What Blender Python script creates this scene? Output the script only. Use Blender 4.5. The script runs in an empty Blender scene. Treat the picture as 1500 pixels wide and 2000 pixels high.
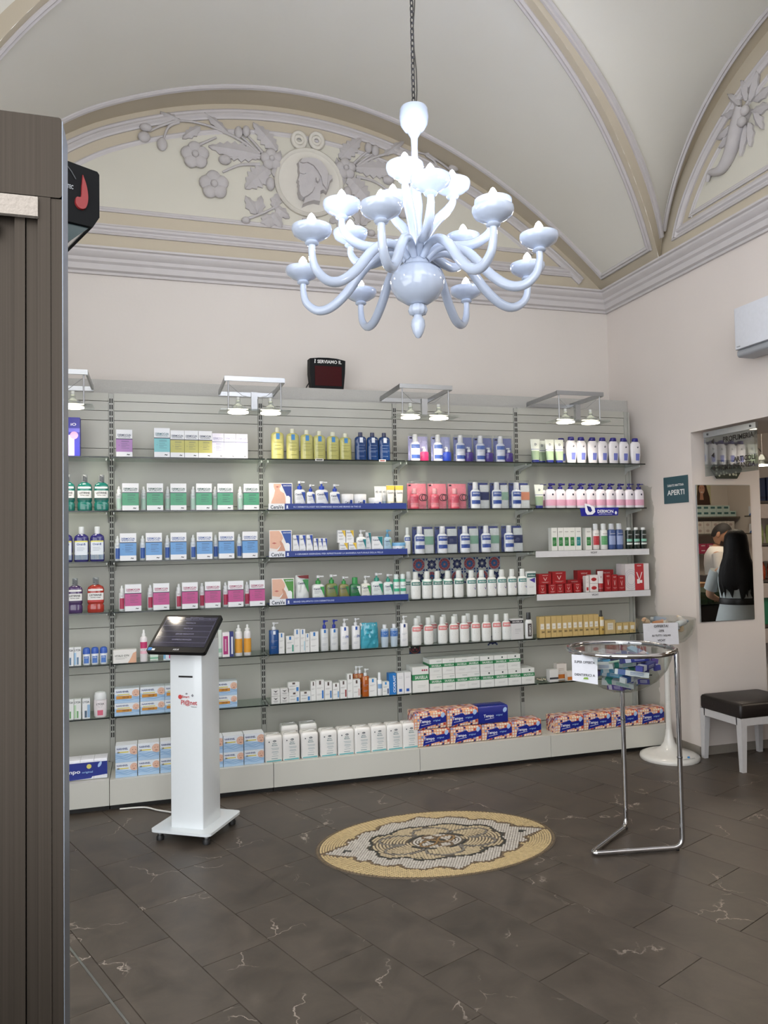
import bpy, math, random
from mathutils import Vector, Matrix
SC = bpy.context.scene
COL = SC.collection
PI = math.pi
random.seed(7)

# ---------------------------------------------------------------- camera
YAW, PITCH, ROLL, CAMH = 0.2932, 0.0390, -0.0187, 1.602
def cam_axes():
    cy, sy, cp, sp = math.cos(YAW), math.sin(YAW), math.cos(PITCH), math.sin(PITCH)
    f = Vector((sy*cp, cy*cp, sp)); r = Vector((cy, -sy, 0)); u = r.cross(f)
    cr, sr = math.cos(ROLL), math.sin(ROLL)
    return r*cr + u*sr, u*cr - r*sr, f
_r, _u, _f = cam_axes()
cd = bpy.data.cameras.new('camera'); cam = bpy.data.objects.new('camera', cd); COL.objects.link(cam)
cam.matrix_world = Matrix(((_r.x, _u.x, -_f.x, 0), (_r.y, _u.y, -_f.y, 0), (_r.z, _u.z, -_f.z, CAMH), (0, 0, 0, 1)))
cd.sensor_fit = 'VERTICAL'; cd.sensor_height = 36.0; cd.sensor_width = 27.0
cd.lens = 36.0*1501.94/2000.0; cd.clip_start = 0.05; cd.clip_end = 60
SC.camera = cam

# ---------------------------------------------------------------- light of the place
W = bpy.data.worlds.new('world'); SC.world = W; W.use_nodes = True
_bg = W.node_tree.nodes['Background']; _bg.inputs[0].default_value = (0.95, 0.97, 1.0, 1); _bg.inputs[1].default_value = 1.9
SC.view_settings.view_transform = 'Standard'; SC.view_settings.look = 'None'
SC.view_settings.gamma = 1.0; SC.view_settings.use_curve_mapping = False
SC.view_settings.exposure = 1.03
SC.cycles.max_bounces = 5; SC.cycles.diffuse_bounces = 3; SC.cycles.glossy_bounces = 3; SC.cycles.transparent_max_bounces = 10; SC.cycles.transmission_bounces = 2
SC.cycles.caustics_reflective = False; SC.cycles.caustics_refractive = False; SC.cycles.adaptive_threshold = .06
BULB_STRENGTH = 42.0        # chandelier flame bulbs (cool white)
SPOT_POWER = 5.5            # each halogen of the shelf lights (warm white)
def ceiling_lamp_light(x, y, z, power, size, col=(1.0, .93, .85)):
    l = bpy.data.lights.new('ceiling_lamp_light', 'AREA'); l.shape = 'DISK'; l.size = size; l.energy = power; l.color = col
    o = bpy.data.objects.new('ceiling_lamp_light', l); COL.objects.link(o); o.location = (x, y, z); return o

# ---------------------------------------------------------------- lettering, made first while the scene is empty
TXT = {}
def _text_base(s, bold):
    c = bpy.data.curves.new('lettering', 'FONT'); c.body = s; c.align_x = 'CENTER'; c.resolution_u = 2; c.size = 1
    if bold: c.offset = 0.022
    o = bpy.data.objects.new('lettering', c); COL.objects.link(o)
    me = bpy.data.meshes.new_from_object(o.evaluated_get(bpy.context.evaluated_depsgraph_get()))
    vs = [tuple(v.co)[:2] for v in me.vertices]; fs = [tuple(p.vertices) for p in me.polygons]
    bpy.data.objects.remove(o); bpy.data.curves.remove(c); bpy.data.meshes.remove(me)
    x0, x1 = min(v[0] for v in vs), max(v[0] for v in vs); y0, y1 = min(v[1] for v in vs), max(v[1] for v in vs)
    return [((x-(x0+x1)/2)/(x1-x0), (y-(y0+y1)/2)/(y1-y0)) for x, y in vs], fs
def T(s, bold=True):
    if (s, bold) not in TXT: TXT[(s, bold)] = _text_base(s, bold)
    return TXT[(s, bold)]

# ---------------------------------------------------------------- materials
def lin(h):
    h = h.lstrip('#'); c = [int(h[i:i+2], 16)/255 for i in (0, 2, 4)]
    return tuple(x/12.92 if x <= .04045 else ((x+.055)/1.055)**2.4 for x in c)
MATS = {}
def nt(name):
    m = bpy.data.materials.new(name); m.use_nodes = True; t = m.node_tree
    return m, t, t.nodes['Principled BSDF']
def pm(hexc, rough=.5, metal=0., var=.05, scale=40., bump=0., coat=0., sss=0., name=None, bscale=None, spec=.5):
    key = (hexc, rough, metal, var, scale, bump, coat, sss, bscale, spec)
    if key in MATS: return MATS[key]
    m, t, b = nt(name or ('paint_'+hexc.lstrip('#')))
    c = lin(hexc); N = t.nodes
    tc = N.new('ShaderNodeTexCoord'); nz = N.new('ShaderNodeTexNoise'); nz.inputs['Scale'].default_value = scale; nz.inputs['Detail'].default_value = 1
    mx = N.new('ShaderNodeMix'); mx.data_type = 'RGBA'
    mx.inputs[6].default_value = (*[x*(1-var) for x in c], 1); mx.inputs[7].default_value = (*[min(1, x*(1+var)) for x in c], 1)
    t.links.new(tc.outputs['Object'], nz.inputs['Vector']); t.links.new(nz.outputs['Fac'], mx.inputs[0]); t.links.new(mx.outputs[2], b.inputs['Base Color'])
    b.inputs['Roughness'].default_value = rough; b.inputs['Metallic'].default_value = metal; b.inputs['Specular IOR Level'].default_value = spec
    if coat: b.inputs['Coat Weight'].default_value = coat; b.inputs['Coat Roughness'].default_value = .08
    if sss: b.inputs['Subsurface Weight'].default_value = sss; b.inputs['Subsurface Radius'].default_value = (.02, .02, .02)
    if bump:
        bp = N.new('ShaderNodeBump'); bp.inputs['Strength'].default_value = bump; bp.inputs['Distance'].default_value = .01
        n2 = N.new('ShaderNodeTexNoise'); n2.inputs['Scale'].default_value = bscale or scale*3; n2.inputs['Detail'].default_value = 2
        t.links.new(tc.outputs['Object'], n2.inputs['Vector']); t.links.new(n2.outputs['Fac'], bp.inputs['Height']); t.links.new(bp.outputs['Normal'], b.inputs['Normal'])
    MATS[key] = m; return m
def emit(hexc, strength, name='glow'):
    key = ('E', hexc, strength)
    if key in MATS: return MATS[key]
    m = bpy.data.materials.new(name); m.use_nodes = True; t = m.node_tree; t.nodes.clear()
    e = t.nodes.new('ShaderNodeEmission'); e.inputs[0].default_value = (*lin(hexc), 1); e.inputs[1].default_value = strength
    o = t.nodes.new('ShaderNodeOutputMaterial'); t.links.new(e.outputs[0], o.inputs[0]); MATS[key] = m; return m
def clear(name, tint, base=.04, rough=.03, f90=.75, wrinkle=0., wscale=25.):
    """thin clear sheet: see-through with a gloss that grows towards grazing angles"""
    if name in MATS: return MATS[name]
    m = bpy.data.materials.new(name); m.use_nodes = True; t = m.node_tree; t.nodes.clear(); N = t.nodes
    tr = N.new('ShaderNodeBsdfTransparent'); tr.inputs[0].default_value = (*lin(tint), 1)
    gl = N.new('ShaderNodeBsdfGlossy'); gl.inputs['Roughness'].default_value = rough
    lw = N.new('ShaderNodeLayerWeight'); lw.inputs['Blend'].default_value = .5
    pw = N.new('ShaderNodeMath'); pw.operation = 'POWER'; pw.inputs[1].default_value = 3.5
    ml = N.new('ShaderNodeMath'); ml.operation = 'MULTIPLY_ADD'; ml.inputs[1].default_value = f90; ml.inputs[2].default_value = base
    mx = N.new('ShaderNodeMixShader'); o = N.new('ShaderNodeOutputMaterial')
    t.links.new(lw.outputs['Facing'], pw.inputs[0]); t.links.new(pw.outputs[0], ml.inputs[0]); t.links.new(ml.outputs[0], mx.inputs[0])
    t.links.new(tr.outputs[0], mx.inputs[1]); t.links.new(gl.outputs[0], mx.inputs[2]); t.links.new(mx.outputs[0], o.inputs[0])
    if wrinkle:
        tc = N.new('ShaderNodeTexCoord'); nz = N.new('ShaderNodeTexNoise'); nz.inputs['Scale'].default_value = wscale; nz.inputs['Detail'].default_value = 3; nz.inputs['Distortion'].default_value = 1.5
        bp = N.new('ShaderNodeBump'); bp.inputs['Strength'].default_value = wrinkle; bp.inputs['Distance'].default_value = .02
        t.links.new(tc.outputs['Object'], nz.inputs['Vector']); t.links.new(nz.outputs['Fac'], bp.inputs['Height']); t.links.new(bp.outputs['Normal'], gl.inputs['Normal'])
    MATS[name] = m; return m

# ---------------------------------------------------------------- mesh builder
class MB:
    def __init__(s): s.v = []; s.f = []; s.m = []
    def face(s, idx, mi=0): s.f.append(tuple(idx)); s.m.append(mi)
    def box(s, x, y, z, sx, sy, sz, mi=0, rot=None):
        """x, y, z = centre"""
        b = len(s.v); pts = [Vector((a*sx/2, c*sy/2, d*sz/2)) for d in (-1, 1) for c in (-1, 1) for a in (-1, 1)]
        if rot: pts = [rot @ p for p in pts]
        s.v += [(p.x+x, p.y+y, p.z+z) for p in pts]
        for q in ((0, 2, 3, 1), (4, 5, 7, 6), (0, 1, 5, 4), (2, 6, 7, 3), (0, 4, 6, 2), (1, 3, 7, 5)): s.face([b+i for i in q], mi)
        return s
    def rbox(s, x, y, z, sx, sy, sz, r, n=3, axis='z', mi=0, top_in=0.):
        """box with rounded vertical (axis) corners"""
        poly = []
        a, c, h = {'z': (sx, sy, sz), 'y': (sx, sz, sy), 'x': (sy, sz, sx)}[axis]
        for (cx, cy, a0) in ((a/2-r, c/2-r, 0), (-a/2+r, c/2-r, PI/2), (-a/2+r, -c/2+r, PI), (a/2-r, -c/2+r, 1.5*PI)):
            for i in range(n+1):
                t = a0+i*PI/2/n; poly.append((cx+r*math.cos(t), cy+r*math.sin(t)))
        b = len(s.v); k = len(poly)
        for q in (-h/2, h/2):
            for px, py in poly:
                s.v.append({'z': (x+px, y+py, z+q), 'y': (x+px, y+q, z+py), 'x': (x+q, y+px, z+py)}[axis])
        flip = axis == 'y'
        def F(ix): s.face(ix[::-1] if flip else ix, mi)
        F([b+i for i in range(k)][::-1]); F([b+k+i for i in range(k)])
        for i in range(k): F([b+i, b+(i+1) % k, b+k+(i+1) % k, b+k+i])
        return s
    def lathe(s, prof, n=16, cx=0., cy=0., cz=0., ratio=1., a0=None, a1=None, mi=0, sq=1.):
        """prof [(r, z)]; full turn unless a0..a1 given (angles from the front, -Y)"""
        b = len(s.v); full = a0 is None
        if full: a0, a1 = 0., 2*PI
        k = n if full else n+1
        for r, z in prof:
            for i in range(k):
                t = a0+(a1-a0)*i/n; sx_, sy_ = math.sin(t), -math.cos(t)
                if sq != 1.: sx_, sy_ = math.copysign(abs(sx_)**sq, sx_), math.copysign(abs(sy_)**sq, sy_)
                s.v.append((cx+r*sx_, cy+r*ratio*sy_, cz+z))
        for j in range(len(prof)-1):
            for i in range(n):
                i2 = (i+1) % k
                s.face([b+j*k+i, b+j*k+i2, b+(j+1)*k+i2, b+(j+1)*k+i], mi)
        if full:
            if prof[0][0] > 1e-6: s.face([b+i for i in range(k)][::-1], mi)
            if prof[-1][0] > 1e-6: s.face([b+(len(prof)-1)*k+i for i in range(k)], mi)
        return s
    def prism(s, poly, y0, y1, mi=0, inset=0., ox=0., oz=0.):
        """poly [(x, z)] extruded along Y from y0 (front) to y1 (back)"""
        if sum(poly[i][0]*poly[(i+1) % len(poly)][1]-poly[(i+1) % len(poly)][0]*poly[i][1] for i in range(len(poly))) < 0: poly = poly[::-1]
        b = len(s.v); k = len(poly); mx = sum(p[0] for p in poly)/k; mz = sum(p[1] for p in poly)/k
        for x, z in poly: s.v.append((ox+mx+(x-mx)*(1-inset), y0, oz+mz+(z-mz)*(1-inset)))
        for x, z in poly: s.v.append((ox+x, y1, oz+z))
        s.face([b+i for i in range(k)], mi); s.face([b+k+i for i in range(k)][::-1], mi)
        for i in range(k): s.face([b+(i+1) % k, b+i, b+k+i, b+k+(i+1) % k], mi)
        return s
    def sheet(s, poly, y, mi=0):
        b = len(s.v); s.v += [(x, y, z) for x, z in poly]; s.face(range(b, b+len(poly)), mi); return s
    def tube(s, path, r, n=8, mi=0, closed=False, taper=None):
        path = [Vector(p) for p in path]; b = len(s.v); L = len(path); up = None
        for i, p in enumerate(path):
            if closed: d = (path[(i+1) % L]-path[i-1]).normalized()
            else: d = (path[min(i+1, L-1)]-path[max(i-1, 0)]).normalized()
            if up is None:
                up = d.orthogonal().normalized()
            up = (up-d*up.dot(d)); up = up.normalized() if up.length > 1e-6 else d.orthogonal().normalized()
            w = d.cross(up); rr = r if taper is None else taper[i]
            for j in range(n):
                t = 2*PI*j/n; q = p+(up*math.cos(t)+w*math.sin(t))*rr; s.v.append(tuple(q))
        for i in range(L if closed else L-1):
            i2 = (i+1) % L
            for j in range(n): s.face([b+i*n+j, b+i*n+(j+1) % n, b+i2*n+(j+1) % n, b+i2*n+j], mi)
        if not closed:
            s.face([b+j for j in range(n)][::-1], mi); s.face([b+(L-1)*n+j for j in range(n)], mi)
        return s
    def ball(s, x, y, z, rx, ry, rz, n=10, k=7, mi=0, rot=None):
        b = len(s.v)
        for j in range(k+1):
            p = PI*j/k
            for i in range(n):
                t = 2*PI*i/n; q = Vector((rx*math.sin(p)*math.cos(t), ry*math.sin(p)*math.sin(t), -rz*math.cos(p)))
                if rot: q = rot @ q
                s.v.append((x+q.x, y+q.y, z+q.z))
        for j in range(k):
            for i in range(n): s.face([b+j*n+i, b+j*n+(i+1) % n, b+(j+1)*n+(i+1) % n, b+(j+1)*n+i], mi)
        return s
    def text(s, string, cx, cz, w, h, y, bend=None, mi=0, bold=True):
        """flat lettering facing -Y; bend=(r, ratio, cy) wraps it on a round body"""
        vs, fs = T(string, bold); b = len(s.v)
        for x, z in vs:
            X = cx+x*w
            if bend:
                r, ratio, cy = bend; a = max(-1.45, min(1.45, X/r)); s.v.append((r*math.sin(a), cy-ratio*r*math.cos(a), cz+z*h))
            else: s.v.append((X, y, cz+z*h))
        for f in fs: s.face([b+i for i in f], mi)
        return s
    def xf(s, m):
        s.v = [tuple(m @ Vector(p)) for p in s.v]; return s
    def mesh(s, name, mats, smooth=None):
        me = bpy.data.meshes.new(name); me.from_pydata(s.v, [], s.f)
        for m in (mats if isinstance(mats, (list, tuple)) else [mats]): me.materials.append(m)
        if any(s.m): me.polygons.foreach_set('material_index', s.m)
        if smooth:
            me.polygons.foreach_set('use_smooth', [True]*len(s.f)); me.set_sharp_from_angle(angle=math.radians(smooth))
        me.update(); return me
    def part(s, name, mats, parent=None, smooth=None, loc=None, rot=None, **props):
        o = bpy.data.objects.new(name, s.mesh(name, mats, smooth)); COL.objects.link(o)
        if parent is not None: o.parent = parent
        if loc: o.location = loc
        if rot: o.rotation_euler = rot
        for k_, v_ in props.items(): o[k_] = v_
        return o
def tag(o, label, cat, group=None):
    o['label'] = label; o['category'] = cat
    if group: o['group'] = group
    return o
def thing(name, label, cat, loc=(0, 0, 0), rotz=0., group=None):
    o = bpy.data.objects.new(name, None); COL.objects.link(o); o.empty_display_size = .05
    o.location = loc; o.rotation_euler = (0, 0, rotz); return tag(o, label, cat, group)
def copy_tree(o, parent=None):
    c = o.copy(); COL.objects.link(c); c.parent = parent
    for ch in list(o.children): copy_tree(ch, c)
    return c
def dup(root, loc, label, rotz=None, scale=None, group=None):
    c = copy_tree(root); c.location = loc; c['label'] = label
    if rotz is not None: c.rotation_euler = (0, 0, rotz)
    if scale: c.scale = scale
    if group: c['group'] = group
    return c
def struct(o): o['kind'] = 'structure'; return o
def interp(x, pts):
    if x <= pts[0][0]: return pts[0][1]
    for (a, b), (c, d) in zip(pts, pts[1:]):
        if x <= c: return b+(d-b)*(x-a)/(c-a)
    return pts[-1][1]
def spline(pts, n):
    """Catmull-Rom through points (any dimension)"""
    P = [Vector(p) for p in pts]; out = []
    for i in range(len(P)-1):
        p0, p1, p2, p3 = P[max(i-1, 0)], P[i], P[i+1], P[min(i+2, len(P)-1)]
        for k in range(n):
            t = k/n; out.append(.5*((2*p1)+(p2-p0)*t+(2*p0-5*p1+4*p2-p3)*t*t+(3*p1-p0-3*p2+p3)*t**3))
    out.append(P[-1]); return out
ORD = 'zeroth first second third fourth fifth sixth seventh eighth ninth tenth eleventh twelfth thirteenth fourteenth'.split()

# ================================================================ the setting
XL, XW, YB, YF, CX, CY, ZC = -1.40, 3.839, 5.83, 0.77, 1.22, 3.30, 3.73
C_WALL = pm('#D8D1CA', .85, var=.025, scale=3, bump=.04, bscale=60, name='plaster_wall')
C_VAULT = pm('#DDDAD0', .85, var=.025, scale=2, bump=.03, bscale=50, name='plaster_vault')
C_BEIGE = pm('#C4B9A4', .85, var=.03, scale=4, bump=.03, bscale=60, name='plaster_beige')
C_FIELD = pm('#D2CEC0', .85, var=.02, scale=4, name='plaster_cream')
C_TRIM = pm('#C8C3C2', .7, var=.04, scale=12, name='plaster_trim')
def vz(x): return 5.0-.16*(x-1.02)**2-(.275*(x+.3)**2 if x < -.3 else 0)
def vzd(x): return (vz(x+1e-4)-vz(x-1e-4))/2e-4
def groin(dx):
    dx = abs(dx); r = .628+(.127 if dx < 1.7 else .0575)*(dx-1.7)**2; return dx*r
HL = groin(2.619)
def wallarc(dy): return ZC+1.22*max(0., 1-(dy/HL)**2)**(.5*1.15)

# ---- floor: slab plus stone tiles laid in a diagonal running bond
def stone_material():
    m, t, b = nt('brown_stone'); N = t.nodes; L = t.links
    tc = N.new('ShaderNodeTexCoord'); oi = N.new('ShaderNodeObjectInfo')
    add = N.new('ShaderNodeVectorMath'); add.operation = 'ADD'; mulv = N.new('ShaderNodeVectorMath'); mulv.operation = 'SCALE'; mulv.inputs['Scale'].default_value = 37.
    cmb = N.new('ShaderNodeCombineXYZ')
    for i in (0, 1): L.new(oi.outputs['Random'], cmb.inputs[i])
    L.new(cmb.outputs[0], mulv.inputs[0]); L.new(tc.outputs['Object'], add.inputs[0]); L.new(mulv.outputs[0], add.inputs[1])
    n1 = N.new('ShaderNodeTexNoise'); n1.inputs['Scale'].default_value = 5; n1.inputs['Detail'].default_value = 8; n1.inputs['Roughness'].default_value = .65; n1.inputs['Distortion'].default_value = .6
    L.new(add.outputs[0], n1.inputs['Vector'])
    cr = N.new('ShaderNodeValToRGB'); e = cr.color_ramp.elements
    e[0].position = .3; e[0].color = (*lin('#3B342D'), 1); e[1].position = .72; e[1].color = (*lin('#564D44'), 1)
    L.new(n1.outputs['Fac'], cr.inputs[0])
    # thin pale veins: crack lines kept only where a mask noise is high
    dn = N.new('ShaderNodeTexNoise'); dn.inputs['Scale'].default_value = 7; dn.inputs['Detail'].default_value = 5
    L.new(add.outputs[0], dn.inputs['Vector'])
    ml = N.new('ShaderNodeVectorMath'); ml.operation = 'SCALE'; ml.inputs['Scale'].default_value = .28
    L.new(dn.outputs['Color'], ml.inputs[0]); ad2 = N.new('ShaderNodeVectorMath'); ad2.operation = 'ADD'; L.new(add.outputs[0], ad2.inputs[0]); L.new(ml.outputs[0], ad2.inputs[1])
    vo = N.new('ShaderNodeTexVoronoi'); vo.feature = 'DISTANCE_TO_EDGE'; vo.inputs['Scale'].default_value = 2.3; L.new(ad2.outputs[0], vo.inputs['Vector'])
    lt = N.new('ShaderNodeMapRange'); lt.inputs[1].default_value = .0; lt.inputs[2].default_value = .010; lt.inputs[3].default_value = 1; lt.inputs[4].default_value = 0
    L.new(vo.outputs['Distance'], lt.inputs[0])
    mk = N.new('ShaderNodeTexNoise'); mk.inputs['Scale'].default_value = 3.1; mk.inputs['Detail'].default_value = 4; L.new(add.outputs[0], mk.inputs['Vector'])
    mr = N.new('ShaderNodeMapRange'); mr.inputs[1].default_value = .52; mr.inputs[2].default_value = .60; L.new(mk.outputs['Fac'], mr.inputs[0])
    mu = N.new('ShaderNodeMath'); mu.operation = 'MULTIPLY'; L.new(lt.outputs[0], mu.inputs[0]); L.new(mr.outputs[0], mu.inputs[1])
    mu2 = N.new('ShaderNodeMath'); mu2.operation = 'MULTIPLY'; mu2.inputs[1].default_value = .95; L.new(mu.outputs[0], mu2.inputs[0])
    mx = N.new('ShaderNodeMix'); mx.data_type = 'RGBA'; mx.inputs[7].default_value = (*lin('#A2968A'), 1)
    L.new(mu2.outputs[0], mx.inputs[0]); L.new(cr.outputs[0], mx.inputs[6])
    hsv = N.new('ShaderNodeHueSaturation'); mr2 = N.new('ShaderNodeMapRange'); mr2.inputs[3].default_value = .93; mr2.inputs[4].default_value = 1.07
    L.new(oi.outputs['Random'], mr2.inputs[0]); L.new(mr2.outputs[0], hsv.inputs['Value']); L.new(mx.outputs[2], hsv.inputs['Color']); L.new(hsv.outputs[0], b.inputs['Base Color'])
    rr = N.new('ShaderNodeMapRange'); rr.inputs[3].default_value = .34; rr.inputs[4].default_value = .52; L.new(n1.outputs['Fac'], rr.inputs[0]); L.new(rr.outputs[0], b.inputs['Roughness'])
    bp = N.new('ShaderNodeBump'); bp.inputs['Strength'].default_value = .12; bp.inputs['Distance'].default_value = .006; L.new(n1.outputs['Fac'], bp.inputs['Height']); L.new(bp.outputs[0], b.inputs['Normal'])
    return m
STONE = stone_material()
fl = struct(MB().box(3., 2.6, -.06, 12.4, 8.4, .112).part('floor', pm('#322C27', .8, name='grout')))
TS, TT, TA = .595, .297, math.radians(22)
tile_mesh = None
def tile_me():
    b = MB(); w, l, h, e = TT-.0014, TS-.0014, .0045, .0014
    b.v = [(-w/2, -l/2, -h), (w/2, -l/2, -h), (w/2, l/2, -h), (-w/2, l/2, -h), (-w/2+e, -l/2+e, 0), (w/2-e, -l/2+e, 0), (w/2-e, l/2-e, 0), (-w/2+e, l/2-e, 0)]
    for q in ((4, 5, 6, 7), (0, 1, 5, 4), (1, 2, 6, 5), (2, 3, 7, 6), (3, 0, 4, 7)): b.face(q)
    return b.mesh('tile', STONE)
tile_mesh = tile_me()
for r in range(-14, 12):
    t0 = 3.09+TT*r+TT/2
    for k in range(-3, 12):
        s0 = (1.593 if r % 2 == 0 else 1.89)+TS*k+TS/2
        x = t0*math.cos(TA)-s0*math.sin(TA); y = t0*math.sin(TA)+s0*math.cos(TA)
        if not (-1.5 < x < 5.4 and 1.75 < y < 6.1): continue
        if x < -.75+.0*y and y < 5: continue
        o = bpy.data.objects.new('tile', tile_mesh); COL.objects.link(o); o.parent = fl; o.location = (x, y, 0); o.rotation_euler = (0, 0, TA)

# ---- ceiling: a cross vault, main barrel along Y, with lunette vaults over the side walls
def vault():
    b = MB(); N = 56
    for mirror in (False, True):
        fy = (lambda y: 2*CY-y) if mirror else (lambda y: y)
        xs = [CX-2.619+5.238*i/N for i in range(N+1)]; xs += [XW-.135]; xs.sort()
        rows = 12; grid = []
        for x in xs:
            g = CY+groin(x-CX); arc = YB-(.25-.11*min(1, abs(x-CX)/2.6)**2)
            ys = [g, g+.085]+[g+.085+(arc-g-.085)*(k+1)/rows for k in range(rows)]+[YB]
            base = len(b.v); b.v += [(x, fy(y), vz(x)) for y in ys]; grid.append(base)
        nrow = rows+3
        for i in range(len(xs)-1):
            for j in range(nrow-1):
                beige = j == 0 or j == nrow-2 or xs[i] >= XW-.14
                q = [grid[i]+j, grid[i]+j+1, grid[i+1]+j+1, grid[i+1]+j]
                b.face(q if mirror else q[::-1], 1 if beige else 0)
        for sgn in (1, -1):
            g2 = []; M = 34
            for i in range(M+1):
                dx = 2.619*math.sin(PI/2*i/M); y = CY+groin(dx); xg = CX+sgn*dx; xw = CX+sgn*2.619
                pg = Vector((xg, fy(y), vz(xg))); pw = Vector((xw, fy(y), wallarc(y-CY) if i < M else ZC))
                L = max(1e-4, (pw-pg).length); e = min(.45, .10/L); e2 = min(.45, .11/L)
                base = len(b.v); ts = [0, e]+[e+(1-e-e2)*k/5 for k in range(1, 6)]+[1]
                b.v += [tuple(pg.lerp(pw, t)) for t in ts]; g2.append(base)
            for i in range(M):
                for j in range(7):
                    q = [g2[i]+j, g2[i]+j+1, g2[i+1]+j+1, g2[i+1]+j]
                    b.face(q, 1 if j in (0, 6) else 0)
    return b
struct(vault().part('ceiling', [C_VAULT, C_BEIGE], smooth=35))

def sweep(path, normals, prof, closed=False):
    """carry a profile [(side, out)] along a path on a surface"""
    b = MB(); P = [Vector(p) for p in path]; n = len(P); k = len(prof)
    for i in range(n):
        if closed: d0, d1 = (P[i]-P[i-1]).normalized(), (P[(i+1) % n]-P[i]).normalized()
        else: d0, d1 = (P[i]-P[max(i-1, 0)]), (P[min(i+1, n-1)]-P[i])
        d0 = d0.normalized() if d0.length > 1e-9 else d1.normalized(); d1 = d1.normalized() if d1.length > 1e-9 else d0
        nn = Vector(normals[i] if isinstance(normals, list) else normals)
        s0, s1 = d0.cross(nn).normalized(), d1.cross(nn).normalized(); s = (s0+s1); s = s.normalized()*min(4., 1/max(.25, s.normalized().dot(s0)))
        for a, o in prof: q = P[i]+s*a+nn*o; b.v.append(tuple(q))
    for i in range(n if closed else n-1):
        i2 = (i+1) % n
        for j in range(k-1): b.face([i*k+j, i*k+j+1, i2*k+j+1, i2*k+j])
    return b
P_BIG = [(0, 0), (0, .014), (.012, .022), (.02, .014), (.03, .016), (.04, .03), (.056, .032), (.066, .018), (.078, .014), (.078, 0)]
P_SMALL = [(0, 0), (.0, .010), (.010, .016), (.02, .010), (.028, .010), (.036, .004), (.036, 0)]
P_MED = [(0, 0), (0, .008), (.012, .018), (.026, .012), (.036, .02), (.05, .01), (.05, 0)]
trim_n = [0]
def trim(b, mat=C_TRIM, smooth=30):
    trim_n[0] += 1; return struct(b.part('trim_%d' % trim_n[0], mat, smooth=smooth))

# cornice round the back and side walls
CPROF = [(0, 3.565), (.022, 3.565), (.022, 3.583), (.045, 3.592), (.05, 3.632), (.07, 3.645), (.074, 3.668), (.10, 3.682), (.112, 3.70), (.112, 3.714), (.13, 3.72), (.13, 3.734), (0, 3.74)]
cb = MB(); kk = len(CPROF)
for (px, py, sx, sy) in ((XL, YB, 0, -1), (XW, YB, -1, -1), (XW, .8, -1, 0)):
    for o_, z_ in CPROF: cb.v.append((px+sx*o_, py+sy*o_, z_))
for i in range(2):
    for j in range(kk-1): cb.face([i*kk+j, (i+1)*kk+j, (i+1)*kk+j+1, i*kk+j+1])
trim(cb)
cb2 = MB().box(XL+.06, 3.3, 3.65, .12, 5.0, .165); trim(cb2)

def loop_back(d, zb):
    pts = []
    n = 160
    for i in range(n+1):
        x = XL+(XW-XL)*i/n; m = vzd(x); L = math.sqrt(1+m*m)
        pts.append((x+m*d/L, vz(x)-d/L))
    return clip_loop(pts, zb)
def clip_loop(pts, zb):
    out = []
    for (a, b_) in zip(pts, pts[1:]):
        if a[1] < zb <= b_[1] or a[1] >= zb > b_[1]:
            t = (zb-a[1])/(b_[1]-a[1]); out.append((a[0]+(b_[0]-a[0])*t, zb))
        if b_[1] >= zb: out.append(b_)
    return out
def loop_right(d, zb):
    pts = []; n = 120
    for i in range(n+1):
        dy = HL*math.sin(PI/2*(2*i/n-1)); e = 1e-3
        m = (wallarc(min(HL-1e-4, dy+e))-wallarc(max(-HL+1e-4, dy-e)))/(2*e); L = math.sqrt(1+m*m)
        pts.append((CY+dy+m*d/L, wallarc(dy)-d/L))
    return clip_loop(pts, zb)

# walls
def wall_back():
    b = MB(); N = 60; xs = [XL+(XW+.0-XL)*i/N for i in range(N+1)]
    lo = len(b.v); b.v += [(XL, YB, 0), (XW, YB, 0), (XW, YB, 3.70), (XL, YB, 3.70)]; b.face([lo, lo+1, lo+2, lo+3], 0)
    k = len(b.v)
    for x in xs: b.v += [(x, YB, 3.70), (x, YB, vz(x)+.001)]
    for i in range(N): b.face([k+2*i, k+2*i+2, k+2*i+3, k+2*i+1], 1)
    return b
wb = struct(wall_back().part('wall_back', [C_WALL, C_BEIGE]))
f_ = loop_back(.235, 4.065); struct(MB().prism(f_, YB-.004, YB+.001).part('lunette_field', C_FIELD, wb))
N_B = Vector((0, -1, 0))
def lift(lp, y): return [(x, y, z) for x, z in lp]
trim(sweep(lift(loop_back(.045, 3.865), YB-.001)[::-1], N_B, [(-a, o) for a, o in P_BIG], True))
trim(sweep(lift(loop_back(.20, 4.035), YB-.001)[::-1], N_B, [(-a, o) for a, o in P_SMALL], True))
def wall_right():
    b = MB()
    t = .612
    b.box(XW+t/2, (4.79+6.05)/2, 2.372/2, t, 6.05-4.79, 2.372)
    b.box(XW+t/2, (.8+6.05)/2, (2.372+3.73)/2, t, 5.25, 3.73-2.372)
    b.box(XW+t/2, (.8+2.3)/2, 2.372/2, t, 1.5, 2.372)
    k = len(b.v); N = 90; ys = [CY+(HL+.01)*math.sin(PI/2*(2*i/N-1)) for i in range(N+1)]
    for y in ys: b.v += [(XW, y, 3.70), (XW, y, max(ZC, wallarc(y-CY))+.06)]
    for i in range(N): b.face([k+2*i, k+2*i+2, k+2*i+3, k+2*i+1], 1)
    return b
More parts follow.
